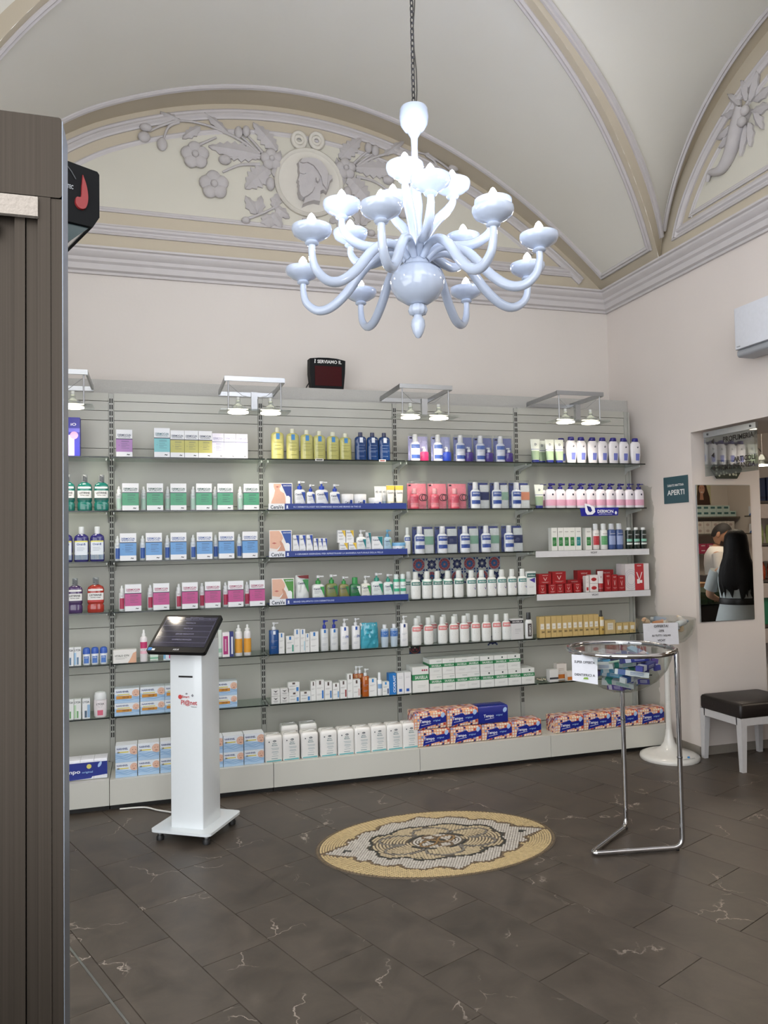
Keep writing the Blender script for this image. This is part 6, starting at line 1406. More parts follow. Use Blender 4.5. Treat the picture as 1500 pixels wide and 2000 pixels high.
row('lotion_bottle', 'bottle', 'white oval body lotion bottle with navy cap', [3.102, 3.192, 3.293, 3.382, 3.477, 3.572, 3.676], SZ[1], Y1, lotion)
row('lotion_bottle', 'bottle', 'white oval body lotion bottle in the back row', [3.065, 3.155, 3.25, 3.34, 3.435, 3.53, 3.635], SZ[1], Y1+.085, lotion)
def pinkpump(t):
    bottle(t, .087, .192, [(.90, 0), (.97, .03), (1, .3), (1, .58), (.93, .68), (.7, .745), (.4, .765)], '#E4DEE4', .6, None, [('#D9A2B8', .10, .34, 85)], (), ('#B47A94', [(-.3, .1, .28), (-.3, .2, .24), (-.3, .0, .2)]), pump=('#231C6E', .76, 1.0), n=24)
    b = MB().ball(.008, .0005, .105, .007, .0022, .008, 14, 6); b.part('drop_emblem', pm('#23263C', .4), t)
row('pump_bottle', 'bottle', 'white and pink bottle with navy pump', [2.913, 3.003, 3.090, 3.181, 3.266, 3.352, 3.439, 3.528, 3.614, 3.702], SZ[2], Y1, pinkpump)
row('pump_bottle', 'bottle', 'white and pink bottle with navy pump in the back row', [2.885, 2.965, 3.05, 3.135, 3.22, 3.31, 3.40, 3.49, 3.58], SZ[2], Y1+.085, pinkpump)
def dsign(t):
    MB().prism([(-.165, -.062), (.155, -.058), (.165, .004), (-.175, .0)], -.002, .002).part('board', pm('#20238A', .35), t)
    d = MB().prism([(-.135, .035), (-.095, .028), (-.05, .005), (-.045, -.03), (-.07, -.05), (-.115, -.052), (-.13, -.03)], -.004, -.001); d.part('drop_emblem', pm('#E6E8F0', .4), t)
    MB().prism([(-.118, .018), (-.085, .008), (-.072, -.02), (-.09, -.032), (-.108, -.02)], -.0055, -.0035).part('drop_heart', pm('#1C2474', .4), t)
    MB().text('DERMON', .045, -.026, .14, .026, -.003).text('CONTATTO CON LA NATURA', .045, -.048, .12, .006, -.003).part('lettering', pm('#E6E8F0', .5), t)
    MB().ball(.138, -.0025, -.038, .010, .001, .013, 10, 6).part('small_drop', pm('#E6E8F0', .4), t)
row('brand_sign', 'sign', 'blue slanted sign with white drop emblem hung on the shelf edge', [3.31], SZ[2]-.002, SF-.006, dsign)
for s, nm in ((3, 'under the hair care cartons'), (4, 'under the red cartons')):
    row('shelf_edge_strip', 'shelf strip', 'white lettered strip along the shelf edge '+nm, [3.245], SZ[s], SF-.004, lambda t: (MB().box(0, 0, -.024, .99, .004, .046).part('strip', pm('#D2D2D4', .35), t), MB().text('VICHY', .0, -.02, .06, .014, -.003).part('lettering', pm('#3A3A3E', .5), t)))
def hbox(t, lab, w=.0485, h=.174): carton(t, w, h, .05, '#DCDDD8', [(lab, -.34, .34, .20, .58)], [('VICHY', 0, .82, .6, .04, '#5A5A5A')], ('#DDE4DC', [(-.25, .2, .42), (-.25, .25, .36), (-.25, .1, .3)]))
row('hair_carton', 'carton', 'white hair care carton with green panel', [2.924, 2.978, 3.029, 3.080], SZ[3], Y1, lambda t: hbox(t, '#2E7A3E'))
row('hair_carton', 'carton', 'white hair care carton with teal panel', [3.131], SZ[3], Y1, lambda t: hbox(t, '#1F8088', .049))
row('hair_carton', 'carton', 'white hair care carton with green panel standing apart', [3.219], SZ[3], Y1, lambda t: hbox(t, '#2E7A3E', .053, .170))
def spray(t, body, cap, lab, w=.064, h=.203, ct=.78): bottle(t, w, h, [(.93, 0), (1, .02), (1, .68), (.92, .74), (.6, .765)], body, .8, ([(.62, .76), (.64, .80), (.60, .985), (0, 1)], cap), [(lab, .18, .52, 60)], [('VICHY', 0, .60, .7, .035, '#6A6A70' if body > '#9' else '#C9CED6')], ('#DADDE0', [(-.25, .2, .44), (-.25, .25, .40), (-.25, .1, .34)]), n=18, rough=.2)
row('hair_bottle', 'bottle', 'white hair spray bottle with red label', [3.294], SZ[3], Y1, lambda t: spray(t, '#DEDAD6', '#DDE0E2', '#B0323A', .060))
row('hair_bottle', 'bottle', 'white hair bottle with green label and white cap', [3.366], SZ[3], Y1, lambda t: spray(t, '#DFE0DC', '#E4E6E6', '#5A9A68'))
row('hair_bottle', 'bottle', 'slate blue shampoo bottle with white cap', [3.437, 3.509], SZ[3], Y1, lambda t: spray(t, '#43588A', '#D4D6DA', '#8C9AC0', .066))
row('hair_bottle', 'bottle', 'black green shampoo bottle with white cap', [3.591, 3.659, 3.727], SZ[3], Y1, lambda t: bottle(t, .057, .169, [(.95, 0), (1, .02), (1, .82), (.9, .87), (.7, .88)], '#16241F', .8, ([(.62, .87), (.62, .99), (0, 1)], '#DADDDC'), [('#7FB8A4', .34, .46, 60), ('#D0D8D4', .20, .28, 60)], [('VICHY', 0, .66, .7, .05, '#C9CED0')], None, n=18, rough=.2))
RED = '#9A1C22'
def rbox(t, w, h, d=.06, base=RED, mark='#E0B8B4'):
    carton(t, w, h, d, base, (), [('VICHY', 0, .85, .5, min(.08, .012/h), mark)], (mark, [(-.3, .3, .2), (-.2, .2, .14)]))
    MB().sheet([(-w*.16, h*.66), (-w*.11, h*.66), (0, h*.42), (w*.11, h*.66), (w*.16, h*.66), (.02*w, h*.34), (-.02*w, h*.34)], -.001).part('emblem', pm(mark, .4), t)
row('cream_carton', 'carton', 'low red carton in the front row', [2.812, 2.897, 2.965, 3.036, 3.109], SZ[4], Y1, lambda t: rbox(t, .062, .070), group='red cartons')
for x, z, y, w, h, nm in ((2.838, .0715, .003, .102, .078, 'stacked at the end next to the wash carton'), (2.956, .0715, .003, .115, .093, 'widest of the stacked ones'), (3.13, .0, .075, .12, .093, 'half hidden behind the front row'), (3.232, 0, .10, .118, .163, 'tall, behind the white cartons'), (3.379, 0, 0, .055, .137, 'tall upright beside the tube'), (3.437, 0, 0, .052, .127, 'upright, middle of three'), (3.499, 0, 0, .063, .118, 'upright next to the big white box'), (3.44, 0, .11, .12, .161, 'tall, behind three upright ones')):
    row('cream_carton', 'carton', 'red carton, '+nm, [x], SZ[4]+z, Y1+y, lambda t: rbox(t, w, h), group='red cartons')
row('cream_carton', 'carton', 'narrow white and red carton among the red ones', [3.196], SZ[4], Y1, lambda t: carton(t, .028, .123, .04, '#DDD8D6', [('#A82A2E', -.3, .3, .1, .3)], (), ('#A0686A', [(-.2, .2, .8), (-.2, .2, .6)])))
for lv in (0, 1): row('cream_carton', 'carton', 'small white carton with red oval, %s of two stacked' % ('lower', 'upper')[lv], [3.254], SZ[4]+.0655*lv, Y1, lambda t: (carton(t, .070, .064, .05, '#DDD6D4', (), ()), MB().ball(0, 0, .03, .024, .001, .014, 14, 5).part('red_print', pm('#A82A2E', .4), t)))
row('cream_tube', 'tube', 'white and red cream tube between white and red cartons', [3.321], SZ[4], Y1, lambda t: tube_pack(t, .052, .157, .03, '#DDD8D8', ('#8E1E24', .16), [('#A82A2E', .17, .4)], [('V', 0, .7, .3, .1, '#A05A5A')]))
def bigbox(t):
    w, h, d = .215, .206, .12; MB().box(0, d/2, h/2, w, d, h).part('body', pm('#D9D2D2', .35), t)
    MB().sheet([(-w*.10, 0), (w*.28, 0), (w*.28, h), (-w*.10, h)], -.0006).part('color_stripe', pm('#B02830', .35), t)
    for k, r in enumerate((.075, .06, .045)):
        b = MB().tube([(-w*.26+r*math.cos(a)*.8, -.0005, h*.42+r*math.sin(a)) for a in [2*PI*i/30 for i in range(30)]], .0012, 4, closed=True); b.v = [(max(-w/2, min(x, -w*.10)), y, z) for x, y, z in b.v]; b.part('ring_print', pm('#9AA0AA', .4), t)
    MB().sheet([(-w*.04, h*.68), (0, h*.68), (w*.09, h*.42), (w*.18, h*.68), (w*.22, h*.68), (w*.10, h*.36), (w*.07, h*.36)], -.0014).part('emblem', pm('#E4DADA', .4), t)
    MB().box(w*.04, -.001, h*.33, .022, .001, .035).box(w*.14, -.001, h*.32, .028, .001, .022).part('product_print', pm('#E9E4E2', .4), t)
    MB().text('VICHY', w*.09, h*.92, .04, .010, -.0014).part('lettering', pm('#E4DADA', .5), t)
row('gift_box', 'gift box', 'large white gift box with red centre panel and ring pattern', [3.641], SZ[4], Y1, bigbox)
def sun(t, n, w=.045, h=.156): carton(t, w, h, .05, '#C9AE74', [('#E6E2D6', -.32, .32, .40, .66)], [(n, .14, .27, .55, .10, '#2C2618')], ('#8A8676', [(-.25, .25, .52), (-.25, .2, .48)]))
row('sun_carton', 'carton', 'yellow sun cream carton marked fifty, taller front block', [2.801, 2.851, 2.900, 2.946], SZ[5], Y1, lambda t: sun(t, '50', .0435, .157))
row('sun_carton', 'carton', 'yellow sun cream carton marked fifty, second block', [2.992, 3.037, 3.083, 3.129], SZ[5], Y1, lambda t: sun(t, '50', .0425, .156))
row('sun_carton', 'carton', 'yellow sun cream carton marked thirty', [3.176, 3.221, 3.264], SZ[5], Y1, lambda t: sun(t, '30', .0415, .155))
row('sun_spray', 'bottle', 'yellow sun oil spray with black cap', [3.318], SZ[5], Y1, lambda t: bottle(t, .044, .182, [(.95, 0), (1, .02), (1, .70), (.9, .73), (.5, .74)], '#C9A85A', .8, ([(.55, .735), (.55, .80), (.42, .82), (.40, .99), (0, 1)], '#22201E'), [('#E2DED0', .34, .6, 50)], [('50', .1, .2, .5, .09, '#2C2618')], n=16))
row('sun_carton', 'carton', 'wide yellow sun carton with white panel', [3.387], SZ[5], Y1, lambda t: carton(t, .088, .104, .06, '#C4AC78', [('#DDD8C8', -.28, .28, .3, .8)], (), ('#8A8676', [(-.2, .2, .65), (-.2, .2, .58), (-.2, .1, .45)])))
row('sun_carton', 'carton', 'small yellow sun carton at the shelf end', [3.467, 3.525, 3.584], SZ[5], Y1, lambda t: carton(t, .053, .078, .05, '#C9AE74', [('#E6E2D6', -.3, .3, .35, .72)], [('50', .22, .16, .3, .12, '#2C2618')]))
row('vitamin_carton', 'carton', 'small white and black carton on the sixth shelf behind the basket', [2.889], SZ[6], Y1, lambda t: carton(t, .072, .090, .05, '#DAD9D6', [('#3A3A3E', -.5, .5, .2, .36)], ()))
row('vitamin_carton', 'carton', 'white and orange carton behind the small ones', [2.984], SZ[6], Y1+.05, lambda t: carton(t, .082, .121, .05, '#DDD6CE', [('#C9742C', -.5, .5, .08, .34)], (), ('#9A7A5A', [(-.3, .2, .7), (-.3, .25, .6)])))
row('vitamin_carton', 'carton', 'tiny white and orange carton near the basket sign', [3.020, 3.062, 3.104], SZ[6], Y1-.005, lambda t: carton(t, .040, .068, .04, '#DDD6CE', [('#C9742C', -.5, .5, .05, .42)], ()))
def dish(t):
    MB().lathe([(0, 0), (.03, .002), (.048, .012), (.047, .014), (.028, .005), (0, .004)], 20, cy=.05).part('dish_plate', clear('dish_glass', '#E6EAE8', .15, .05, .6), t, 50)
    rr = random.Random(2); b = MB()
    for i in range(26): a, r = rr.uniform(0, 6.28), .034*math.sqrt(rr.random()); b.ball(r*math.cos(a), .05+r*math.sin(a), .009+rr.uniform(0, .006), .006, .005, .004, 6, 4)
    b.part('shell_heap', pm('#CFC3A8', .6, var=.2), t, 60, kind='stuff')
row('shell_dish', 'dish', 'small glass dish of pale shells on the sixth shelf', [2.813], SZ[6], Y1+.01, dish)

# ---- loose dental cartons in the chrome basket and sun products in the pedestal bowl
rr = random.Random(11)
def bowl_r(z): return interp(z, [(b_, a) for a, b_ in bw])
BCOL = [('#2E3488', '#C9CCE6'), ('#5E4A96', '#D6D0E8'), ('#5FA6CC', '#E4EEF4'), ('#C9CDD0', '#3A5A9A'), ('#B9BFC2', '#2E8A7A'), ('#3C3F9A', '#E0E2EE')]
names = ['navy', 'violet', 'light blue', 'white and blue', 'grey and green', 'royal blue']
cnt = {}
spots = []
for li, (zz, n_, rmax) in enumerate(((-.195, 2, .03), (-.165, 4, .085), (-.130, 6, .12), (-.095, 8, .15), (-.062, 9, .17), (-.035, 6, .15))):
    for k in range(n_): a = 2*PI*k/n_+li*.7; r_ = rmax*(1 if k % 2 else .55); spots.append((r_*math.cos(a), r_*math.sin(a), zz+rr.uniform(-.006, .006), li))
where = ['at the bottom of', 'low in', 'just below the middle of', 'in the middle of', 'high in', 'on top of the heap in']
for i, (x, y, z, li) in enumerate(spots):
    ci = i % 6; L_ = min(.17, max(.07, 2*(bowl_r(z-.01)-math.hypot(x, y))*.95)) if li < 3 else rr.uniform(.12, .17)
    rmax = bowl_r(z-.02)
    ang = math.atan2(y, x)+PI/2+rr.uniform(-.5, .5)
    half = math.sqrt(max(.0004, rmax**2-math.hypot(x, y)**2)); L_ = min(L_, 1.7*half)
    key = (ci, li); cnt[key] = cnt.get(key, 0)+1
    t = thing('dental_carton', '%s %s dental carton %s the clear basket' % (ORD[cnt[key]], names[ci], where[li]) if cnt[key] > 1 else '%s dental carton %s the clear basket' % (names[ci], where[li]), 'carton', (RX+x, RY+y, RZ+z), ang, 'dental cartons in the basket')
    t.rotation_euler = (rr.uniform(-.35, .35), rr.uniform(-.16, .16), ang)
    MB().box(0, 0, 0, L_, .036, .026).part('body', pm(BCOL[ci][0], .3), t)
    b = MB(); b.box(-L_*.30, 0, .0, L_*.22, .0366, .0266); b.part('color_stripe', pm(BCOL[ci][1], .35), t)
    b = MB()
    for q_ in (-.006, .0, .005): b.sheet([(L_*-.05, q_), (L_*.35, q_), (L_*.35, q_+.002), (L_*-.05, q_+.002)], -.0186)
    b.part('fine_print', pm(BCOL[ci][1], .5), t)
for i, (x, y, a) in enumerate(((-.06, -.10, .2), (.05, -.11, -.25))):
    t = thing('toothbrush', 'pale green toothbrush lying across the basket, %s one' % ('first', 'second')[i], 'toothbrush', (RX+x, RY+y, RZ-.045+.012*i), a)
    MB().tube([(-.09, 0, 0), (-.02, 0, .003), (.05, 0, 0), (.085, 0, .002)], .005, 8, taper=[.004, .006, .004, .003]).part('handle', pm('#B9D2BE', .3), t, 60)
    MB().rbox(.098, 0, .003, .028, .011, .005, .004, 3).part('brush_head', pm('#E2E8E4', .3), t, 40); MB().box(.098, 0, .010, .024, .009, .010).part('bristle_pattern', pm('#EDEFEF', .7), t)
SC2 = [('#E2DCD2', '#D8C9B0'), ('#C98A62', '#E4D8CC'), ('#7F9CC0', '#E0E4EA'), ('#DADCE0', '#9AA6B8'), ('#E6C8A6', '#D4A078')]
sn = ['cream', 'copper', 'slate blue', 'white', 'peach']
for i in range(10):
    a = 2*PI*i/10; r_ = .10 if i % 2 else .135; z = .945 if i % 2 else .985; ci = i % 5
    t = thing('sun_bottle', '%s sun lotion bottle %s the pedestal bowl' % (sn[ci], 'deeper in' if i % 2 else 'near the rim of'), 'bottle', (PWX+r_*math.cos(a), PWY+r_*math.sin(a), z), a+PI/2)
    t.rotation_euler = (rr.uniform(-.3, .3), 1.35+rr.uniform(-.2, .2), a+PI/2)
    MB().lathe([(.018, -.05), (.022, -.045), (.022, .03), (.012, .042)], 16).part('body', pm(SC2[ci][0], .35), t, 40); MB().lathe([(.013, .04), (.013, .062), (0, .063)], 12).part('cap', pm(SC2[ci][1], .35), t, 40)

# ================================================================ the side room behind the opening
SX0, SX1 = XW+.612, 7.07
struct(MB().box((SX0+SX1)/2+.2, 6.05, 1.5, SX1-SX0+.6, .06, 3.0).part('wall_side_back', C_WALL))
struct(MB().box(SX1+.05, 3.7, 1.5, .1, 4.8, 3.0).part('wall_side_end', C_WALL))
struct(MB().box((SX0+SX1)/2+.2, 1.37, 1.5, SX1-SX0+.6, .06, 3.0).part('wall_side_front', C_WALL))
struct(MB().box((SX0+SX1)/2+.2, 3.7, 2.95, SX1-SX0+.6, 4.8, .06).part('ceiling_side', C_VAULT))
for i, (y, nm) in enumerate(((5.1, 'nearer the back wall'), (4.4, 'nearer the counter'))):
    tag(MB().box((SX0+SX1)/2, y, 2.86, SX1-SX0, .12, .12).part('ceiling_beam', pm('#6E665C', .7), None), 'dark timber ceiling beam of the side room, '+nm, 'beam')
cl = thing('fill_panel', 'unseen square light panel added to brighten the side room', 'lamp', (5.6, 3.2, 2.917))  # added glowing ceiling panel, out of view, lifts the side room's brightness
MB().box(0, 0, -.015, .62, .62, .03).part('fill_panel_frame', pm('#C9C9C6', .5), cl); MB().box(0, 0, -.032, .57, .57, .004).part('diffuser', emit('#FFEBD2', 13., 'side_fill_glow'), cl)
hl = thing('hanging_lamp', 'round glass halogen lamp hanging in the side room', 'lamp', (5.07, 5.42, 2.20))
MB().lathe([(.02, .10), (.05, .06), (.13, .02), (.14, 0), (.13, 0), (.05, .04), (0, .05)], 26).part('glass_shade', HGL, hl, 50); MB().lathe([(0, .0), (.06, .0), (.06, .01), (0, .02)], 20).part('halogen_lamp', HALO, hl); MB().tube([(0, 0, .1), (0, 0, .69)], .005, 6).part('hanging_rod', ALU, hl)
MB().tube([(.0, 0, .12), (-.06, .02, .2), (-.02, .03, .28), (.04, 0, .3)], .004, 6).part('lamp_wire', pm('#2A2A2C', .5), hl, 60)
ws = thing('side_shelving', 'white shelf wall of the side room with goods, seen past the jamb', 'shelving', (5.75, 6.02, 0))
for z in (1.915, 1.524, 1.19, .78):
    MB().box(0, -.14, z-.01, 2.3, .26, .02).part('shelf_board', pm('#5B5650', .5), ws); MB().box(0, -.275, z-.095, 2.3, .012, .13).part('shelf_fascia', pm('#D8CEC8', .6), ws)
for k, x in enumerate((5.40, 5.52, 5.64)): row('perfume_carton', 'carton', 'dark blue tall carton in the side room, %s along the shelf' % ORD[k+1], [x], 1.916, 5.80, lambda t: carton(t, .10, .21+.01*k, .09, '#26375C', [('#1C2848', None, None, .1, .2)], ()))
for k, x in enumerate((5.38, 5.54)): row('sweets_bag', 'bag', 'pale green bag on the side room shelf, %s one' % ORD[k+1], [x], 1.525, 5.80, lambda t: pillow(t, .13, .17, .08, pm('#A9B77A', .4), 'bag_body', 4))
for k, x in enumerate((5.38, 5.56)): row('sweets_bag', 'bag', 'orange bag on the side room shelf, %s one' % ORD[k+1], [x], 1.191, 5.80, lambda t: pillow(t, .15, .16, .09, pm('#C9562E', .3, coat=.3), 'bag_body', 5))
for k, x in enumerate((5.36, 5.56)): row('milk_carton', 'carton', 'green tin box with yellow badge in the side room, %s one' % ORD[k+1], [x], .781, 5.80, lambda t: (carton(t, .17, .26, .12, '#2E8A68', (), ()), MB().lathe([(.022, 0), (0, .001)], 14).xf(Matrix.Translation((-.04, -.001, .21)) @ Matrix.Rotation(PI/2, 4, 'X')).part('yellow_badge', pm('#C9B23C', .4), t)))
# shelves the mirror shows: they stand on the front wall of the side room and face +Y
fs = thing('mirror_side_shelf', 'wall shelves with teal and red boxes reflected in the mirror', 'shelving', (6.72, 1.40, 0), PI)
for z in (1.84, 1.63, 1.385): MB().box(0, -.12, z-.008, .66, .22, .016).part('shelf_board', pm('#6A655C', .5), fs)
def frow(name, desc, xs, z, w, h, mk, grp):
    for i, x in enumerate(xs):
        if i == 0: t0 = thing(name, label_for(desc, 0, len(xs), 'in the mirror'), 'box', (x, 1.60, z), PI, grp); mk(t0)
        else: dup(t0, (x, 1.60, z), label_for(desc, i, len(xs), 'in the mirror'))
tealb = lambda t: carton(t, .098, .068, .08, '#BFD6D2', [('#3E6A6C', -.3, .35, .42, .8)], ())
frow('teal_box', 'pale teal box, lower layer of the shelf', [6.47, 6.57, 6.67, 6.77, 6.87, 6.97], 1.841, .1, .07, tealb, 'teal boxes in the side room')
frow('teal_box', 'pale teal box, upper layer of the shelf', [6.47, 6.57, 6.67, 6.77, 6.87], 1.910, .1, .07, tealb, 'teal boxes in the side room')
whiteb = lambda t: (carton(t, .11, .075, .08, '#D6D2CC', (), ()), MB().ball(0, 0, .034, .026, .0006, .018, 12, 4).part('ring_print', pm('#B4A6A0', .5), t))
frow('white_box', 'cream white box, lower layer of the shelf', [6.47, 6.585, 6.70, 6.815, 6.93], 1.631, .11, .07, whiteb, 'white boxes in the side room')
frow('white_box', 'cream white box, upper layer of the shelf', [6.47, 6.585, 6.70, 6.815, 6.93], 1.707, .11, .07, whiteb, 'white boxes in the side room')
redb = lambda t: carton(t, .11, .06, .08, '#B03A5C', [('#E0C8CC', -.3, .2, .5, .7)], ())
frow('red_box', 'raspberry red box, lower layer of the shelf', [6.50, 6.615, 6.73], 1.386, .11, .06, redb, 'red boxes in the side room')
frow('red_box', 'raspberry red box, upper layer of the shelf', [6.50, 6.615, 6.73], 1.447, .11, .06, redb, 'red boxes in the side room')
po = thing('portrait_poster', 'poster of a smiling long haired model reflected in the mirror', 'poster', (6.665, 1.402, 2.0), PI)
MB().box(0, -.004, .16, .28, .006, .32).part('poster_sheet', pm('#C9C6A0', .5), po)
MB().sheet([(-.13, .0), (-.12, .1), (-.085, .2), (-.07, .27), (-.04, .305), (.02, .305), (.05, .27), (.06, .18), (.075, .08), (.11, .0)], -.0075).part('hair_print', pm('#4A3226', .5), po)
MB().ball(-.005, -.008, .195, .045, .0012, .065, 16, 8).part('face_print', pm('#D2A088', .5), po); MB().sheet([(-.03, .06), (.03, .06), (.02, .15), (-.02, .15)], -.0078).part('neck_print', pm('#C49078', .5), po)
b = MB(); b.box(-.022, -.0098, .21, .014, .0005, .006); b.box(.016, -.0098, .21, .014, .0005, .006); b.part('eye_print', pm('#3A2820', .5), po)
MB().sheet([(-.022, .162), (.016, .162), (.008, .15), (-.014, .15)], -.0098).part('mouth_print', pm('#E8DCD6', .5), po)
es = thing('mirror_end_shelf', 'small shelf pair on the far end wall reflected in the mirror', 'shelving', (SX1, 2.13, 0), PI/2*3)
for z in (1.84, 1.63): MB().box(0, -.09, z-.008, .5, .18, .016).part('shelf_board', pm('#5A564E', .5), es)
for z, nm in ((1.841, 'upper'), (1.631, 'lower')):
    for k, y in enumerate((1.99, 2.11, 2.23)):
        t = thing('blue_box', 'white and blue box on the %s end shelf, %s in line' % (nm, ORD[k+1]), 'box', (SX1-.17, y, z), -PI/2, 'blue boxes on the end wall'); carton(t, .10, .11, .08, '#D6DCE4', (), ()); MB().sheet([(-.05, 0), (.05, 0), (-.05, .09)], -.001).part('corner_print', pm('#2E62B0', .4), t)
# counter
co = thing('sales_counter', 'dark sales counter with glass display and wooden ledge, reflected in the mirror', 'counter', (5.40, 3.40, 0))
MB().box(0, 0, .48, 1.5, .40, .96).part('counter_base', pm('#17120F', .35), co); MB().box(0, .203, .28, 1.5, .006, .02).part('metal_rail', ALU, co)
MB().box(0, 0, 1.05, 1.48, .38, .16).part('glass_display', clear('counter_glass', '#C9D8CC', .1, .03, .7), co); MB().box(0, 0, 1.15, 1.5, .42, .035).part('wood_ledge', pm('#B98F66', .45, var=.15, scale=12), co)
for k in range(8): row('display_pack', 'pack', 'small gold and green pack inside the counter display, %s in line' % ORD[k+1], [4.75+k*.16], .962, 3.44, lambda t: carton(t, .11, .11, .08, '#4E7A52', [('#B9A04E', -.4, .4, .5, .8)], ()))
tr = thing('counter_tray', 'dark woven tray on the sales counter', 'tray', (5.18, 3.42, 1.168)); MB().rbox(0, 0, .03, .34, .24, .06, .02, 3).part('tray_body', pm('#2A211B', .7, var=.4, scale=90, bump=.5), tr)

# ================================================================ people
def skin_mesh(name, pts, edges, mat, parent, levels=2):
    me = bpy.data.meshes.new(name); me.from_pydata([p[:3] for p in pts], edges, []); me.materials.append(mat)
    o = bpy.data.objects.new(name, me); COL.objects.link(o); o.parent = parent
    m = o.modifiers.new('skin', 'SKIN'); m.use_smooth_shade = True
    for v, p in zip(me.skin_vertices[0].data, pts): r = p[3]; v.radius = (r, r) if not isinstance(r, tuple) else r; v.use_root = False
    me.skin_vertices[0].data[0].use_root = True
    s = o.modifiers.new('smooth', 'SUBSURF'); s.levels = levels; s.render_levels = levels
    return o
def loft(rings, mat, name, parent, n=24, a0=0., a1=2*PI, cap=True):
    """rings (cx, cy, z, rx, ry)"""
    b = MB(); full = abs(a1-a0-2*PI) < 1e-6; k = n if full else n+1
    for cx, cy, z, rx, ry in rings:
        for i in range(k): t = a0+(a1-a0)*i/n; b.v.append((cx+rx*math.cos(t), cy+ry*math.sin(t), z))
    for j in range(len(rings)-1):
        for i in range(n): i2 = (i+1) % k; b.face([j*k+i, j*k+i2, (j+1)*k+i2, (j+1)*k+i])
    if cap and full: b.face(list(range(k))[::-1]); b.face([(len(rings)-1)*k+i for i in range(k)])
    return b.part(name, mat, parent, 60)
def body(t, H, skin, sh, arms, sex):
    """arms: per side [elbow, wrist, finger direction]; front is -Y"""
    s = H/1.75; P = []; E_ = []
    def add(x, y, z, r, par=None):
        P.append((x*s, y*s, z*s, r*s)); 
        if par is not None: E_.append((par, len(P)-1))
        return len(P)-1
    pel = add(0, .01, .95, .12); sp = add(0, .0, 1.10, .105, pel); chs = add(0, .0, 1.30, .125, sp); nb = add(0, .01, 1.45, .06, chs); nk = add(0, -.005, 1.52, .052, nb)
    for sx in (-1, 1):
        hp = add(sx*.09, .0, .90, .095, pel); kn = add(sx*.095, -.01, .50, .058, hp); an = add(sx*.1, .02, .09, .04, kn); add(sx*.1, -.05, .035, .038, an); P[-1] = P[-1]; add(sx*.105, -.15, .025, .03, len(P)-1)
        e, w, fd = arms[0 if sx < 0 else 1]
        shd = add(sx*sh, .01, 1.40, .052, chs); el = add(*e, .040, shd); wr = add(*w, .027, el)
        d = Vector(fd).normalized(); pl = Vector(w)+d*.05; pm_ = add(pl.x, pl.y, pl.z, .026, wr); side = d.cross(Vector((0, 0, 1))); side = side.normalized() if side.length > .1 else Vector((1, 0, 0))
        for k in range(4):
            off = side*(.027-.018*k); L_ = (.068, .078, .074, .058)[k]; q1 = pl+off+d*.035; f1 = add(q1.x, q1.y, q1.z, .0095, pm_); q2 = q1+d*L_*.5+Vector((0, 0, -.008)); f2 = add(q2.x, q2.y, q2.z, .0085, f1); q3 = q2+d*L_*.4+Vector((0, 0, -.022)); add(q3.x, q3.y, q3.z, .0075, f2)
        q1 = Vector(w)+d*.03+side*.038; f1 = add(q1.x, q1.y, q1.z, .011, wr); q2 = q1+d*.035+side*.012; add(q2.x, q2.y, q2.z, .009, f1)
    return skin_mesh('body', P, E_, skin, t)
def head(t, H, skin, tilt=0., turn=0., z0=1.53):
    s = H/1.75; M_ = Matrix.Translation((0, -.01*s, z0*s)) @ Matrix.Rotation(turn, 4, 'Z') @ Matrix.Rotation(tilt, 4, 'X')
    b = MB(); n, k = 22, 16
    for j in range(k+1):
        p = PI*j/k; z = -math.cos(p)
        for i in range(n):
            a = 2*PI*i/n; x, y = math.sin(p)*math.sin(a), -math.sin(p)*math.cos(a)
            rx, ry = .076, .098
            if z < 0: rx *= 1+.28*z; ry *= 1+.10*z
            fx, fy, fz = x*rx, y*ry, z*.118+.11
            if y < -.7 and -.35 < z < .12 and abs(x) < .25: fy -= .022*(1-abs(x)/.25)*(1-abs(z+.15)/.3)   # nose
            if y < -.6 and .05 < z < .3 and .2 < abs(x) < .6: fy += .008                                     # eye hollows
            b.v.append((fx*s, fy*s, fz*s))
    for j in range(k):
        for i in range(n): b.face([j*n+i, j*n+(i+1) % n, (j+1)*n+(i+1) % n, (j+1)*n+i])
    b.xf(M_); b.part('head', skin, t, 60)
    for sx in (-1, 1):
        e = MB().ball(sx*.076*s, .012*s, .11*s, .010*s, .022*s, .034*s, 10, 7); e.xf(M_); e.part('ear', skin, t, 60)
        e = MB().ball(sx*.03*s, -.086*s, .128*s, .012*s, .006*s, .006*s, 8, 5); e.xf(M_); e.part('eye', pm('#2A1E18', .3), t, 60)
    e = MB().ball(0, -.09*s, .055*s, .024*s, .008*s, .007*s, 10, 5); e.xf(M_); e.part('mouth', pm('#A0605A', .5), t, 60)
    return M_
